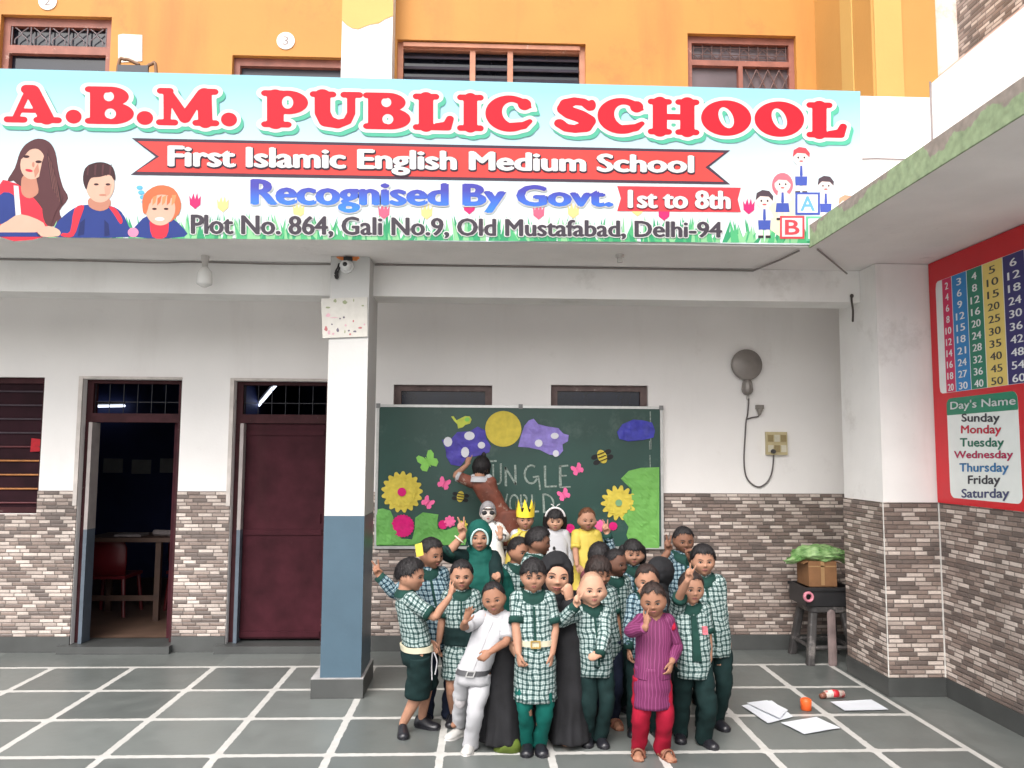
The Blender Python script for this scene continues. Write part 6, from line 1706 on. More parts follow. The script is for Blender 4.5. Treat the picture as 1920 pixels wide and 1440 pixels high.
def belt(ctx, t, mat, w=.104, d=.085, buckle=None, wd=.016):
    H = ctx['H']; ln = np.linalg.norm(ctx['neck']-ctx['pel']); c = ctx['pel'] + ctx['su']*ln*t + ctx['Fv']*.012*H*math.exp(-((t-.28)/.28)**2)
    mb = MB(); mb.loft([sring(c-ctx['su']*wd*H, ctx['Rv'], ctx['Fv'], w*H, d*H), sring(c+ctx['su']*wd*H, ctx['Rv'], ctx['Fv'], w*H, d*H)])
    b = obj('belt', mb, mat, ctx['root'], smooth=False)
    if buckle:
        mb = MB(); q = c+ctx['Fv']*(d+.003)*H
        for a, z in ((-1,0),(1,0)): mb.obox(q+ctx['Rv']*a*.022*H, ctx['Rv']*.004*H, ctx['Fv']*.004*H, ctx['su']*.018*H)
        for z in (-1,1): mb.obox(q+ctx['su']*z*.016*H, ctx['Rv']*.0255*H, ctx['Fv']*.0035*H, ctx['su']*.0035*H)
        obj('buckle', mb, buckle, b)
def badge(ctx, t=.55, off=.06):
    front_strip(ctx, BADGE, t, t+.13, .016, 'badge', off, .004, 1.0)
def shirt(mat=CHECK, sl='short', cuff=COLLAR, col=COLLAR, bdg=False, tie=False, hem=-.20, belt_m=None, placket=True):
    def f(ctx):
        pr = [(hem, .096,.077), (.04,.097,.079)] + SHIRT[2:] if hem > -.2 else SHIRT
        torso(ctx, pr, mat, 'shirt'); sleeves(ctx, mat, sl, cuff); collar(ctx, col)
        if placket and not tie: front_strip(ctx, col if mat is not WHITEC else WHITEC, .02, .90, .007, 'placket', 0, .0015)
        if bdg: badge(ctx)
        if tie:
            front_strip(ctx, COLLAR, .12, .86, .028, 'tie', 0, .010, .55); 
        if belt_m: belt(ctx, .02, belt_m, .105, .087, GOLD if belt_m is BELTD else None)
    return f
def trousers(mat=DGREEN, rad=(.057,.046,.041), cut=1.0):
    def f(ctx):
        H = ctx['H']; mb = MB()
        mb.loft([sring(ctx['pel']+np.array([0,0,z*H]), ctx['Rv'], ctx['Fv'], w*H, d*H) for z, w, d in ((-.060,.078,.065),(-.03,.093,.074),(.0,.097,.077),(.035,.096,.076))])
        for s in 'RL':
            K, A, _ = ctx['LG'][s]; hj = ctx['hipj'][s]
            end = K+(A-K)*cut if cut <= 1 else A
            lo = A - np.array([0,0,.034*H]) if cut == 1.0 else end
            mb.tube([hj, hj*.5+K*.5, K, K*.5+lo*.5, lo], [rad[0]*H,rad[0]*.95*H,rad[1]*H,rad[2]*1.02*H,rad[2]*H], 18, sub=6, caps=False)
        rough_cloth(mb, 0, .0095*H, 13/H)
        obj('trousers', mb, mat, ctx['root'], smooth=True)
    return f
def shorts(mat=DGREEN):
    def f(ctx):
        H = ctx['H']; mb = MB()
        mb.loft([sring(ctx['pel']+np.array([0,0,z*H]), ctx['Rv'], ctx['Fv'], w*H, d*H) for z, w, d in ((-.07,.092,.079),(-.03,.103,.086),(.0,.104,.084),(.045,.098,.079))])
        for s in 'RL':
            K, A, _ = ctx['LG'][s]; hj = ctx['hipj'][s]; e = K + (A-K)*.12
            mb.tube([hj, hj*.5+K*.5, e], [.069*H,.072*H,.076*H], 20, sub=8, caps=False)
        rough_cloth(mb, 0, .010*H, 10/H); obj('shorts', mb, mat, ctx['root'], smooth=True)
    return f
def skirt(mat, z_to, w0=.108, w1=.15, name='skirt', pleat=.03, top=.10, k=12, d=.84):
    def f(ctx):
        H = ctx['H']; z1 = ctx['bz'] + z_to*H; z0 = ctx['pel'][2]+top*H; rings = []
        for i in range(14):
            q = i/13; rings.append(sring(np.array([ctx['pel'][0], ctx['pel'][1], z0+(z1-z0)*q])+ctx['Fv']*.006*H, ctx['Rv'], ctx['Fv'], (w0+(w1-w0)*q**.8)*H, (w0+(w1-w0)*q**.8)*d*H, 48, 2.2, pleat*q, k))
        mb = MB(); mb.loft(rings[::-1], 0, True, True); rough_cloth(mb, 0, .007*H, 9/H); obj(name, mb, mat, ctx['root'], smooth=True)
    return f
def combo(*fs):
    def f(ctx):
        for g_ in fs: g_(ctx)
    return f
def hijab(ctx, mat, edge=None, drape=.30, wdt=.135, name='hijab', face=(.27,.36,.40)):
    HC, hh, fr = ctx['HC'], ctx['hh'], ctx['fr']; x, f_, z = HEADP; H = ctx['H']
    inn = ((x/face[0])**2 + ((z-face[2]-.02)/face[1])**2)
    m_ = np.where(f_ > .05, sstep(.82, 1.12, inn), 1.0)
    off = .075*m_ - .05*(1-m_)
    mb = MB(); shell(off, HC, hh, fr, mb)
    n_, Rv, Fv, su = ctx['neck'], ctx['Rv'], ctx['Fv'], ctx['su']
    rings = []
    for t, w, d, fo in ((.20,.40*hh,.40*hh,-.06*hh),(.02,.44*hh,.46*hh,-.02*hh),(-.05,(.078+.8*max(0,wdt-.16))*H,.076*H,.0),(-.11,(.108+1.5*max(0,wdt-.16))*H,.096*H,.012*H),(-drape*.6,wdt*.97*H,.118*H,.018*H),(-drape,wdt*H,.132*H,.018*H)):
        rings.append(sring(n_ + (su*t*H if t < 0 else ctx['U']*t*hh) + Fv*fo, Rv, Fv, w, d, 40, 2.2, .02 if t < -.1 else 0, 7))
    dense = []
    for a, b in zip(rings[:-1], rings[1:]):
        for i in range(5): dense.append(a*(1-i/5)+b*i/5)
    dense.append(rings[-1]); mb.loft(dense[::-1])
    co, fc = remeshed(mb, .006, 3); m2 = MB(); m2.add(co, fc); rough_cloth(m2, 0, .006, 13)
    h_ = obj(name, m2, mat, ctx['root'], smooth=True, fixn=False)
    if edge is not None:
        mb = MB(); pts = []
        for q in range(25):
            a = R(-20+220*q/24); px_, pz = face[0]*1.04*math.cos(a), face[2]+.02+face[1]*1.04*math.sin(a)
            pz = min(pz, .93)
            pts.append(HC + hh*(px_*fr[0] + (surf_f(HEADP,px_,pz)+.07)*fr[1] + (pz-.5)*fr[2]))
        mb.tube(pts, .035*hh, 8); obj('hijab_edge', mb, edge, h_, smooth=True)
    return h_

# hidden bench and desk the back row stands on
bench = thing('bench', 'low wooden bench the costumed children stand on', 'bench', (.45, 6.2, 0))
mb = MB(); mb.box(-.12, 1.12, 6.04, 6.36, .27, .30); obj('seat', mb, WOODM, bench)
for x in (-.06, 1.02):
    for y in (6.07, 6.29):
        mb = MB(); mb.box(x, x+.045, y, y+.045, .002, .27); obj('leg', mb, WOODM, bench)
desk = thing('desk', 'low wooden desk under the blackboard that a child stands on', 'desk', (.25, 6.62, 0))
mb = MB(); mb.box(-.08, .62, 6.42, 6.81, .59, .62); obj('top', mb, WOODM, desk)
for x in (-.06, .51):
    for y in (6.45, 6.74):
        mb = MB(); mb.box(x, x+.05, y, y+.05, .002, .59); obj('leg', mb, WOODM, desk)

UP = (0,0,1)
# ---- front row
def p1_extra(c):
    belt(c, .07, BELTC, .110, .091)
    H = c['H']; mb = MB(); b = c['pel'] - c['Rv']*.075*H + c['Fv']*.075*H
    mb.tube([b+[0,0,.0], b+[-.004,-.004,-.06*H], b+[.0,-.006,-.15*H]], .004, 6, sub=3); mb.tube([b+[.01,0,0], b+[.028,-.004,-.05*H], b+[.018,-.006,-.12*H]], .004, 6, sub=3)
    obj('tie_string', mb, WHITEC, c['root'])
person('child in check shirt and dark green shorts seen side on at the left, forearm raised', 4.873, (774,1046), (780,1232), [(756,1381,(.15,-1,0)),(806,1366,(1,-.45,0))], arm=1.1, yaw=112, hy=74, hp=6, hr=0, hh=.196, skin='medium',
       hair=('cap',HAIRB), arms={'R': dict(w=(846,1112), ) if False else dict(w=(849,1113), **{}) } if False else {'R': {'w': (843,1120,.10), 'pole': (.0,-.1,-1), 'pose': 'V', 'd': (.22,.1,1), 'palm': (.75,.6,.1)}, 'L': {'w': (806,1206,-.05), 'pole': (-.4,.6,-.4)}},
       top=shirt(CHECK, 'short', COLLAR, hem=-.01), bottom=shorts(), extra=p1_extra, seed=1)
def knee(c):
    H = c['H']; K = c['LG']['R'][0]; mb = MB(); mb.ell(K+np.array([-.006,-.050*H,-.005]), (.034,0,0), (0,.016,0), (0,0,.045)); obj('knee_stain', mb, M('grey_stain', (.36,.34,.35), .85, .2, 40), c['root'], smooth=True)
    belt(c, .015, BELTD, .104, .086, M('steel_buckle', (.3,.3,.3), .4, .1, metal=.6))
person('small child in white shirt, white trousers and white shoes at the front', 4.60, (921,1090), (888,1246), [(848,1380,(-.75,-.8,0)),(877,1412,(-.25,-1,0))], yaw=-12, hy=-8, hp=6, hr=-9, hh=.180, skin='tan',
       hair=('crop',HAIRB), arms={'R': {'w': (872,1166,.16), 'pole': (-1,0,-.7), 'pose': 'open', 'd': (.35,-.1,1), 'palm': (.3,-1,0)}, 'L': {'w': (920,1222,.15), 'pole': (1,.2,-.2), 'pose': 'relaxed', 'd': (-.8,-.2,-.6), 'palm': (-.2,1,-.3)}},
       top=shirt(WHITEC, 'short', WHITEC, WHITEC), bottom=trousers(WHITEC, (.062,.053,.047)), shoes='white', extra=knee, seed=2)
def p19_extra(c):
    belt(c, .30, BELTC, .102, .084, GOLD, .014)
person('child in green check dress with cream belt and teal tights at the front', 4.555, (1000,1046), (1003,1238), [(988,1413,(-.1,-1,0)),(1015,1413,(.1,-1,0))], yaw=0, hy=0, hp=4, hh=.188, skin='medium',
       hair=('bowl',HAIRB), arms={'R': {'w': (972,1226,.11), 'pole': (-.8,.4,-.2), 'd': (.1,-.15,-1), 'palm': (.9,.3,0), 'pose': 'cup'}, 'L': {'w': (1035,1224,.06), 'pole': (.8,.4,-.2), 'd': (-.12,-.1,-1), 'palm': (-.9,.3,0), 'pose': 'relaxed'}},
       top=combo(shirt(CHECK, 'short', COLLAR, COLLAR), skirt(CHECK, .285, .104, .114, 'dress_skirt', .035, .07)), bottom=trousers(TEAL, (.054,.043,.037)), extra=p19_extra, seed=3)
person('child in long sleeved check shirt, two fingers at the temple, right of the crouching woman', 4.662, (1110,1072), (1117,1250), [(1102,1397,(-.15,-1,0)),(1130,1399,(.15,-1,0))], yaw=6, hy=4, hp=2, hh=.200, skin='light', chub=True,
       hair=('buzz',STUB), arms={'R': {'w': (1078,1138,.13), 'pole': (-.9,.2,-.8), 'pose': 'V', 'd': (.25,-.1,1), 'palm': (.3,-1,0)}, 'L': {'w': (1124,1232,.15), 'pole': (1,.2,-.25), 'pose': 'fist', 'd': (-.9,-.2,-.25), 'palm': (0,1,-.3)}},
       top=shirt(CHECK, 'long', COLLAR, COLLAR, True), bottom=trousers(DGREEN), seed=4)
def kurta(c):
    torso(c, [(-.02,.106,.086),(0,.106,.087),(.25,.104,.088),(.5,.104,.080),(.72,.105,.073),(.84,.104,.066),(.93,.091,.058),(1.0,.058,.052),(1.05,.05,.05)], KURTA, 'kurta')
    sleeves(c, KURTA, 'long', None, (.050,.046,.043)); H = c['H']
    mb = MB(); n_ = c['neck']; mb.tube([n_+c['Rv']*.035*H-[0,0,.0], n_+c['Rv']*.085*H+[0,0,-.025*H], n_+c['Rv']*.10*H+c['Fv']*.045*H-[0,0,.06*H]], [.022*H,.030*H,.018*H], 10, sub=4, sq=(1,.5)); obj('red_lining', mb, REDP, c['root'], smooth=True)
person('child in purple striped kurta and red trousers with a hand at the mouth', 4.47, (1222,1092), (1222,1262), [(1197,1418,(-.2,-1,0)),(1249,1420,(.25,-1,0))], yaw=0, hy=-14, hp=10, hr=-4, hh=.186, skin='tan',
       hair=('short',HAIRN), arms={'R': {'w': (1211,1176,.17), 'pole': (-1,.1,-.5), 'pose': 'V', 'd': (.15,.25,1), 'palm': (.7,.6,0)}, 'L': {'w': (1260,1240,.06), 'pole': (.6,.8,-.1), 'pose': 'relaxed', 'd': (-.35,-.3,-1), 'palm': (-.7,.6,0)}},
       top=combo(kurta, skirt(KURTA, .30, .102, .114, 'kurta_skirt', .02, .06, 9, .80)), bottom=trousers(REDP, (.062,.052,.046)), shoes='sandal', seed=5, smile=.5)
person('child wearing a green tie, raising two fingers above the brow at the right', 4.62, (1297,1070), (1300,1238), [(1276,1390,(-.2,-1,0)),(1331,1401,(.45,-1,0))], yaw=0, hy=4, hp=2, hr=2, hh=.186, skin='medium',
       hair=('short',HAIRN), arms={'R': {'w': (1290,1086,.17), 'pole': (-1,0,.2), 'pose': 'V', 'd': (.22,-.05,1), 'palm': (0,-1,.1)}, 'L': {'w': (1331,1250,.02), 'pole': (.7,.6,0), 'd': (.02,-.05,-1), 'palm': (-1,.2,0)}},
       top=shirt(CHECK, 'short', COLLAR, COLLAR, True, True), bottom=trousers(DGREEN, (.062,.052,.046)), seed=6)
person('child in long sleeved check shirt, half hidden behind the one with a tie', 4.93, (1318,1020), (1336,1205), [(None,None),(1352,1366,(.25,-1,0))], yaw=-4, hy=-6, hp=2, hh=.190, skin='medium',
       hair=('cap',HAIRB), arms={'L': {'w': (1354,1205,.04), 'pole': (.8,.5,0), 'd': (0,-.1,-1), 'palm': (-1,.1,0)}}, top=shirt(CHECK, 'long', COLLAR, COLLAR, False), bottom=trousers(DGREEN), seed=7)
# ---- second row
def tagp(c):
    HC, hh, (R3,F3,U3) = c['HC'], c['hh'], c['fr']
    mb = MB(); o = at(786,1031,c['Y']-.12); mb.obox(o, (.021,.006,.006), (-.001,.003,0), (-.006,0,.038)); obj('yellow_paper_tag', mb, YEL, c['root'])
person('child looking aside with a yellow paper tag stuck on the back of the head', 5.14, (812,1008), (822,1205), None, yaw=15, hy=48, hp=10, hh=.196, skin='tan',
       hair=('short',HAIRB), arms={'R': {'w': (712,1082,-.02), 'pole': (-.2,.3,-1), 'pose': 'V', 'd': (-.45,0,1), 'palm': (.2,-1,0)}}, top=shirt(CHECKB, 'long', COLLAR, COLLAR), bottom=trousers(NAVYC), extra=tagp, seed=8)
person('child in check skirt and dark pinafore behind the child all in white', 5.03, (866,1049), (866,1215), [(847,1360,(-.2,-1,0)),(None,None)], yaw=0, hy=2, hp=3, hh=.188, skin='medium',
       hair=('short',HAIRB), top=combo(shirt(CHECK, 'short', COLLAR, COLLAR), skirt(CHECK, .30, .105, .13, 'check_skirt', .02, .05)), bottom=skirt(DGREEN, .50, .108, .118, 'pinafore', .03, .13), seed=9)
def p4x(c):
    hijab(c, HIJG, M('pale_hijab_edge', (.42,.60,.58), .7, .1), .36, .195)
    H = c['H']; q = c['neck'] - c['su']*.26*H + c['Fv']*.125*H + c['Rv']*.02
    mb = MB(); mb.obox(q, c['Rv']*.032, c['Fv']*.003, c['su']*.030); cd = obj('identity_card', mb, M('card_white', (.66,.64,.66), .5, .1, 30), c['root'])
    mb = MB(); mb.obox(q+c['Fv']*.0035, c['Rv']*.018, c['Fv']*.001, c['su']*.012); obj('card_print', mb, BADGE, cd)
    E, W = c['J']['R'][:2]; mb = MB(); d = (W-E)/np.linalg.norm(W-E); a = np.cross(d,[0,1,0]); a /= np.linalg.norm(a); b = np.cross(d,a); o = W-d*.035
    ring = [np.array([o+(a*math.cos(t)+b*math.sin(t))*(.030*c['H']+.005*math.cos(q_))+d*.005*math.sin(q_) for q_ in np.arange(6)/6*2*math.pi]) for t in np.arange(21)/20*2*math.pi]
    mb.loft(ring, cap=False); obj('bangle', mb, M('cream_bangle', (.6,.55,.42), .4), c['root'], smooth=True)
person('child in dark green hijab raising two fingers high in front of the blackboard', 5.40, (899,973), (905,1170), None, yaw=6, hy=2, hp=4, hh=.212, skin='medium', hair=(None,None), hair_pad=.08, face_mat=None,
       arms={'R': {'w': (868,1004,.10), 'pole': (-.5,.2,-1), 'pose': 'V', 'd': (-.25,0,1), 'palm': (.2,-1,0)}, 'L': {'w': (930,1096,.26), 'pole': (.3,.3,-1), 'pose': 'fist', 'd': (.2,-.3,1), 'palm': (-.6,-.6,0)}},
       top=combo(lambda c: torso(c, SHIRT, DGREEN, 'robe'), lambda c: sleeves(c, DGREEN, {'R':'elbow','L':'long'}, COLLAR)), bottom=skirt(DGREEN, .12, .11, .16, 'robe_skirt', .03), extra=p4x, seed=10)
person('child peering to the right between the green hijab and the black hijab', 5.52, (975,1006), (975,1200), None, yaw=20, hy=38, hp=4, hh=.190, skin='tan', hair=('short',HAIRB), top=shirt(CHECK), bottom=trousers(DGREEN), seed=11, voxel=.006)
person('child in profile, head just above the hijab of the crouching woman', 5.38, (1013,988), (1010,1190), None, yaw=60, hy=78, hp=6, hh=.186, skin='dark', hair=('cap',HAIRB), top=shirt(CHECK), bottom=trousers(DGREEN), seed=12, voxel=.006)
person('child bowing the head, directly behind the one with two fingers at the temple', 5.02, (1125,1043), (1135,1215), [(None,None),(1154,1362,(.2,-1,0))], yaw=-5, hy=22, hp=12, hh=.196, skin='tan', hair=('bowl',HAIRN), top=shirt(CHECK, 'short', COLLAR, COLLAR), bottom=trousers(NAVYC), shoes='sandal', seed=13, voxel=.0055)
person('child turned to the right, fourth head from the right edge in the middle row', 5.28, (1156,1028), (1150,1210), None, yaw=20, hy=42, hp=4, hh=.185, skin='deep', hair=('crop',HAIRB), top=shirt(CHECK), bottom=trousers(DGREEN), seed=14, voxel=.006)
person('child in maroon turned away from camera, just below the yellow costume', 5.48, (1124,1016), (1122,1200), None, yaw=150, hy=165, hp=4, hh=.19, skin='dark', hair=('full',HAIRB), top=shirt(M('maroon_cloth', (.10,.022,.03), .85, .2, 14), 'short', None, COLLAR, placket=False), bottom=trousers(NAVYC), seed=15, voxel=.006)
person('child in pale check facing ahead, one hand raised against the lower blackboard', 5.56, (1187,1011), (1190,1205), None, yaw=0, hy=-2, hp=6, hh=.182, skin='medium', chub=True, hair=('bangs',HAIRB),
       arms={'R': {'w': (1138,1002,.05), 'pole': (-.6,.2,-1), 'pose': 'V', 'd': (-.25,0,1), 'palm': (.1,-1,0)}}, top=shirt(CHECKB, 'long', COLLAR, COLLAR), bottom=trousers(DGREEN), seed=16, voxel=.005)
person('child with fingers at the mouth directly behind the purple kurta', 4.86, (1213,1057), (1208,1215), [(1187,1378,(-.2,-1,0)),(None,None)], yaw=0, hy=-8, hp=6, hh=.188, skin='medium', hair=('short',HAIRN),
       arms={'R': {'w': (1178,1222,.06), 'pole': (-.8,.4,0), 'd': (0,-.1,-1), 'palm': (1,0,0)}, 'L': {'w': (1210,1124,.16), 'pole': (1,.1,-.6), 'pose': 'cup', 'd': (-.35,.2,1), 'palm': (-.2,1,0)}}, top=shirt(CHECKB, 'long', COLLAR, COLLAR), bottom=trousers(DGREEN), seed=17)
person('child in a black headscarf turned away from the camera', 5.14, (1243,1043), (1240,1210), None, yaw=100, hy=115, hp=12, hh=.195, skin='tan', hair=(None,None), hair_pad=.08,
       top=shirt(M('black_cloth', (.012,.011,.013), .85, .3, 14), 'long', None, BLACKC, placket=False), bottom=skirt(BLACKC, .1, .11, .15, 'skirt'), extra=lambda c: hijab(c, BLACKC, None, .34, .14, 'headscarf'), seed=18, voxel=.006)
person('child with one hand over the nose and the other raised, rearmost at right', 5.42, (1282,987), (1288,1180), None, yaw=0, hy=4, hp=8, hh=.180, skin='dark', hair=('short',HAIRB),
       arms={'R': {'w': (1252,1036,.08), 'pole': (-.7,.1,-1), 'pose': 'V', 'd': (-.05,0,1), 'palm': (.4,-1,0)}, 'L': {'w': (1296,1052,.22), 'pole': (1,.1,-.7), 'pose': 'cup', 'd': (-.5,-.1,1), 'palm': (-.2,-.3,1)}}, top=shirt(CHECKB, {'R':'short','L':'long'}, COLLAR, COLLAR), bottom=trousers(DGREEN), seed=19)
# ---- costumed back row
def p6x(c):
    HC, hh, fr = c['HC'], c['hh'], c['fr']; Rv, Fv, U = fr
    x, f_, z = HEADP
    inn = (x/.30)**2 + ((z-.42)/.37)**2; m_ = np.where(f_ > .05, sstep(.85, 1.1, inn), 1.0); off = .035*m_ - .05*(1-m_)
    mb = MB(); shell(off, HC, hh, fr, mb); hd = obj('grey_hood', mb, M('grey_fur', (.20,.19,.20), .9, .25, 30), c['root'], smooth=True)
    mb = MB()
    for s in (-1,1):
        mb.ell(HC+hh*(s*.155*Rv + (surf_f(c['hv'],s*.155,.50)-.006)*Fv + .005*U), Rv*.155*hh, Fv*.085*hh, (U*.115-Rv*s*.02)*hh, 16, 10)
    obj('eye_mask', mb, BLK, c['root'], smooth=True)
    mb = MB(); mb.tube([HC+hh*(-.33*Rv+.22*Fv+.16*U), HC+hh*(.0*Rv+.50*Fv+.20*U), HC+hh*(.33*Rv+.22*Fv+.16*U)], .03*hh, 8, sub=5); obj('mask_band', mb, BLK, c['root'], smooth=True)
person('child with white painted face and black eye mask in a spotted costume', 6.24, (915,938), (925,1085), None, .30, yaw=5, hy=2, hp=3, hh=.160, skin='light', hair=(None,None), hair_pad=.06, face_mat=FACEPAINT,
       arms={'L': {'w': (938,1008,.22), 'pole': (1,.1,-.7), 'pose': 'open', 'd': (.0,-.1,1), 'palm': (-.5,-.8,0)}}, top=shirt(SPOTC, 'long', None, SPOTC, placket=False), bottom=trousers(SPOTC), extra=p6x, seed=20)
def p7x(c):
    HC, hh = c['HC'], c['hh']; mb = MB(); mb.tube([HC+hh*np.array([.05,.0,.48]), HC+hh*np.array([.12,-.06,.66]), HC+hh*np.array([.18,-.10,.48])], [.10*hh,.12*hh,.04*hh], 10, sub=4); obj('pony_tail', mb, HAIRB, c['root'], smooth=True)
    H = c['H']
    for k in (-1,1):
        q = c['shc'] + c['Rv']*k*.06*H + c['U']*.045*H; mb = MB(); mb.ell(q, (.045,0,0), (0,.04,0), (0,0,.025)); mb = MB(); mb.ell(q, (.03,0,0), (0,.03,0), (0,0,.022)); obj('white_frill', mb, WHITEC, c['root'], smooth=True)
person('child in brown patterned costume with back turned, reaching up to the paper cloud', 6.56, (906,856), (948,978), None, .62, yaw=172, hy=165, hp=12, hr=-6, hh=.178, skin='medium', hair=('full',HAIRB),
       arms={'L': {'w': (875,872,.0), 'pole': (-.7,.1,-1), 'pose': 'point', 'd': (.30,.25,1), 'palm': (0,1,0)}}, top=combo(shirt(BROWNC, {'L':'short','R':'long'}, WHITEC, WHITEC, placket=False), skirt(BROWNC, .30, .11, .15, 'costume_skirt')), bottom=trousers(BROWNC), extra=p7x, seed=21)
def crown(c):
    HC, hh, fr = c['HC'], c['hh'], c['fr']; Rv, Fv, U = fr; mb = MB(); n = 40; o = HC + hh*.14*U
    lo, hi = [], []
    for k in range(n):
        t = 2*math.pi*k/n; d = Rv*math.cos(t)*.44*hh + Fv*math.sin(t)*.49*hh
        tri_ = abs((k/n*8) % 1 - .5)*2
        lo.append(o+d); hi.append(o+d*1.06+U*hh*(.16+.62*tri_))
    mb.loft([np.array(lo), np.array(hi)], cap=False); mb2 = [tuple(o+(np.array(p)-o)*np.array([.975,.975,1])) for p in mb.v]
    mb.add(mb2, [f[::-1] for f in mb.f[:]])
    obj('paper_crown', mb, M('crown_yellow', srgb(240,210,60), .5, .08, 12), c['root'], fixn=False)
    H = c['H']; mb = MB(); rings = []
    for i, (t, w, d, fo) in enumerate(((1.0,.062,.058,0),(.92,.115,.07,-.004),(.7,.145,.08,-.012),(.35,.165,.085,-.02),(-.1,.18,.09,-.03))):
        cc_ = c['pel']+c['su']*np.linalg.norm(c['neck']-c['pel'])*t
        tt = np.linspace(R(58), R(360+122-0)-R(0), 30)
        tt = np.linspace(R(120), R(420), 30)
        outer = [cc_ + c['Rv']*math.cos(q)*w*H + c['Fv']*(math.sin(q)*d*H+.012*H) for q in tt]
        inner = [cc_ + c['Rv']*math.cos(q)*(w-.008)*H + c['Fv']*(math.sin(q)*(d-.008)*H+.012*H) for q in tt[::-1]]
        rings.append(np.array(outer+inner))
    mb.loft(rings, 0, True); rough_cloth(mb, 0, .004, 12); obj('cape', mb, YELC, c['root'], smooth=True)
person('child with tall yellow paper crown and yellow cape', 6.20, (985,952), (985,1088), None, .30, yaw=0, hy=0, hp=4, hh=.158, skin='medium', hair=('bangs' if False else 'short',HAIRB), top=shirt(WHITEC, 'long', None, YELC, placket=False), bottom=trousers(YELC), extra=crown, seed=22)
def band(c):
    HC, hh, fr = c['HC'], c['hh'], c['fr']; Rv, Fv, U = fr; mb = MB()
    mb.tube([HC+hh*(.46*math.cos(t)*Rv + .14*Fv + (.12+.50*math.sin(t))*U) for t in np.linspace(R(12),R(168),16)], .052*hh, 10); b = obj('white_headband', mb, M('white_fur', (.58,.56,.56), .9, .1, 40), c['root'], smooth=True)
    mb = MB()
    for k in (-1,1): mb.tube([HC+hh*(k*.02*Rv+.16*Fv+.60*U), HC+hh*(k*.10*Rv+.18*Fv+.74*U), HC+hh*(k*.20*Rv+.20*Fv+.80*U)], .022*hh, 8, sub=3)
    obj('bow', mb, M('white_fur', (.62,.60,.60)), b, smooth=True)
    H = c['H']; mb = MB()
    for t, o in ((.62,-.02),(.42,.05),(.25,-.05)):
        q = c['pel']+c['su']*np.linalg.norm(c['neck']-c['pel'])*t + c['Fv']*.088*H + c['Rv']*o*H; mb.ell(q, (.011,0,0), (0,.008,0), (0,0,.014))
    obj('black_button', mb, BLK, c['root'], smooth=True)
person('child with white headband and white top with black buttons', 6.22, (1041,953), (1043,1088), None, .30, yaw=0, hy=-3, hp=10, hh=.162, skin='light', hair=('bangs',HAIRB), top=shirt(WHITEC, 'long', None, WHITEC, placket=False), bottom=trousers(WHITEC), extra=band, seed=23)
person('child in a plain yellow costume without crown', 6.20, (1101,951), (1098,1086), None, .30, yaw=0, hy=2, hp=8, hh=.166, skin='medium', chub=True, hair=('crop',HAIRT), arms={'R': {'w': (1082,1062,.12), 'pole': (-1,0,-.3), 'd': (.6,-.2,-.6)}},
       top=shirt(YELC, 'short', YELC, YELC, placket=True), bottom=trousers(YELC), seed=24)

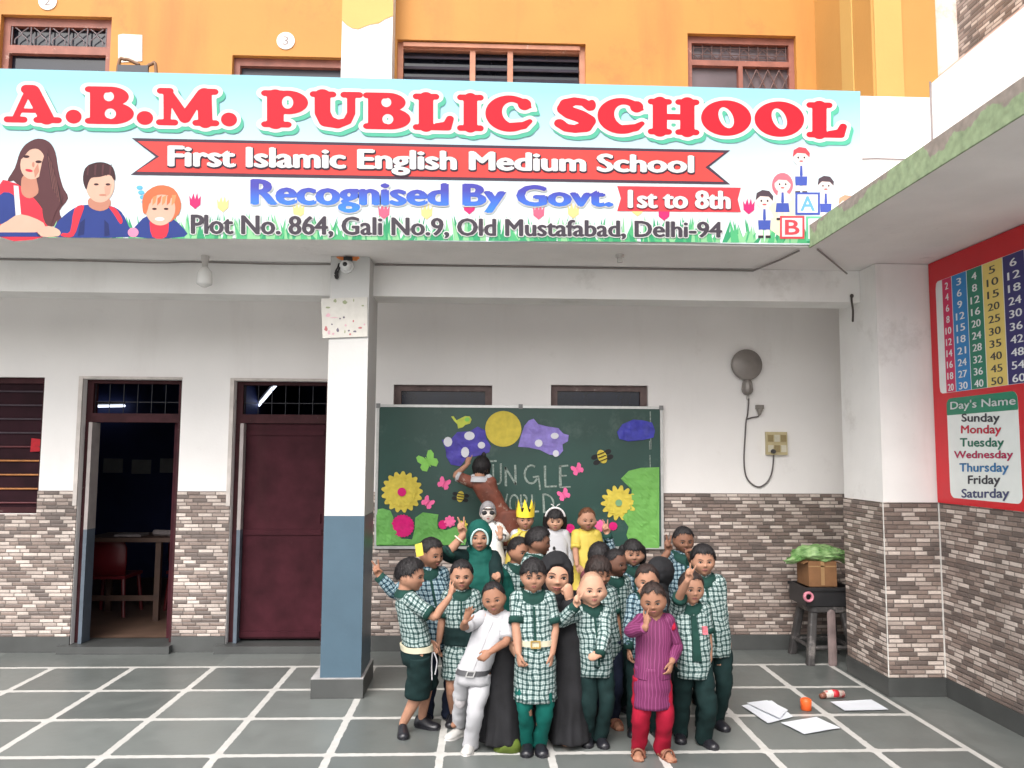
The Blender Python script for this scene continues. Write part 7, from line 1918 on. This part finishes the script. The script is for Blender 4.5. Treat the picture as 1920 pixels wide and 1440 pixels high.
# ---- the teacher, crouching among the children
def teacher():
    Y = 4.86; hh = .243
    topP = at(1046, 1031, Y); R3, F3, U3 = frame3(3, 2, 5)
    HC = topP - U3*hh*.60
    Rv, Fv, U = frame3(3)
    pel = np.array([HC[0]+.01, 5.10, .34]); neck = HC - U3*hh*.52 - F3*hh*.10; shc = neck - np.array([0,-.01,.055])
    root = thing('person', 'woman in black hijab and robe crouching among the children, chin on her hand', 'person', (pel[0], 4.95, 0), PG)
    sh = {'R': shc - Rv*.165, 'L': shc + Rv*.165}
    kn = {'R': at(944,1205,4.70), 'L': at(1066,1200,4.72)}
    JW = {'R': (at(952,1200,4.60), (.1,.8,-1)), 'L': (at(1068,1130,4.70), (.1,.3,-1))}
    mb = MB(); mb.loft(rings_of(*HEADV, HC, hh, (R3,F3,U3)))
    mb.tube([neck-U*.03, neck+U*.03, HC-U3*.12*hh-F3*.05*hh], [.058,.052,.055], 14)
    mb.tube([pel, pel*.5+shc*.5, shc], [.12,.11,.10], 14, sq=(1.2,.8), ref=Rv); mb.tube([sh['R'], shc, sh['L']], [.05,.07,.05], 12)
    EW = {}
    for s in 'RL':
        E, W = ik(sh[s], JW[s][0], .26, .235, JW[s][1]); EW[s] = (E, W)
        mb.tube([sh[s], E, E*.6+W*.4, W], [.048,.040,.037,.027], 12, sub=4)
    hand(mb, EW['R'][1], np.array([.5,-.35,-.75]), np.array([.75,.3,.3]), .165, 'cup', 'R')
    hand(mb, EW['L'][1], np.array([-.12,-.05,1.0]), np.array([-.5,.75,.2]), .160, 'fist', 'L')
    for s, k in (('R',-1),('L',1)):
        A = np.array([kn[s][0]-k*.02, 4.80, .06]); hp_ = pel+Rv*k*.09
        mb.tube([hp_, kn[s], A], [.08,.06,.04], 12, sub=4); mb.tube([A, A+np.array([0,-.12,-.03])], [.04,.035], 10)
    co, fc = remeshed(mb, .005); body = MB(); body.add(co, fc); face_parts(body, HEADV, HC, hh, (R3,F3,U3), (0,0), 1.3)
    obj('body', body, [M('skin_fair', (.48,.265,.178), .5, .06, 18, .05, 160, spec=.35), EYEW, EYED, LIPS['light'], BROW], root, smooth=True, fixn=False)
    mb = MB()
    mb.tube([pel+[0,0,-.06], pel+[0,0,.05], pel*.5+shc*.5, shc+[0,0,-.03]], [.20,.19,.165,.13], 18, sub=4, sq=(1.15,.85), ref=Rv)
    mb.tube([sh['R']+Rv*.02, shc, sh['L']-Rv*.02], [.075,.09,.075], 14)
    for s, k in (('R',-1),('L',1)):
        E, W = EW[s]; mb.tube([sh[s], E, E*.45+W*.55, E*.12+W*.88], [.078,.075,.066,.058], 14, sub=4)
        hp_ = pel+Rv*k*.10; K = kn[s]
        mb.tube([hp_, hp_*.5+K*.5, K], [.14,.13,.108], 16, sub=4)
        ft = np.array([K[0]+k*.005, K[1]-.02, .005])
        mb.tube([K+[0,0,.01], K*.5+ft*.5, ft+[0,0,.02]], [.104,.112,.124], 18, sub=5, caps=False)
        mb.tube([np.array([K[0]-k*.04,4.95,.25]), np.array([K[0]-k*.05,4.90,.01])], [.12,.15], 16, caps=False)
    mb.loft([sring(np.array([pel[0], 4.98, z]), Rv, Fv, w, d) for z, w, d in ((.004,.26,.22),(.2,.24,.22),(.38,.20,.20))])
    co, fc = remeshed(mb, .009, 6); m2 = MB(); m2.add(co, fc)
    for i, v in enumerate(m2.v):
        q = Vector(v); fold = .030*mnoise.noise((q.x*19, q.y*19, q.z*1.6))*min(1, max(0,(.55-q.z)*3))
        d = np.array([q.x-pel[0], q.y-4.95, 0]); d = d/(np.linalg.norm(d)+1e-6)
        nz_ = mnoise.noise_vector(q*9)*.006
        m2.v[i] = (q.x+d[0]*fold+nz_.x, q.y+d[1]*fold+nz_.y, max(q.z+nz_.z, .003))
    obj('robe', m2, BLACKC, root, smooth=True, fixn=False)
    c = dict(HC=HC, hh=hh, fr=(R3,F3,U3), H=1.5, neck=neck, Rv=Rv, Fv=Fv, U=U, su=U, root=root)
    hijab(c, BLACKC, None, .17, .16, 'hijab', (.28,.35,.40))
    mb = MB(); g0 = gnd(948,1388)
    rings = [np.array([np.array([g0[0]+.01+w*math.cos(t), 4.615+w*.7*math.sin(t), z]) for t in np.arange(24)/24*2*math.pi]) for z, w in ((.003,.080),(.05,.066),(.11,.035))]
    mb.loft(rings); rough_cloth(mb, 0, .006, 18); obj('green_underskirt', mb, M('olive_green_cloth', (.085,.125,.012), .8, .2, 14), root, smooth=True)
teacher()
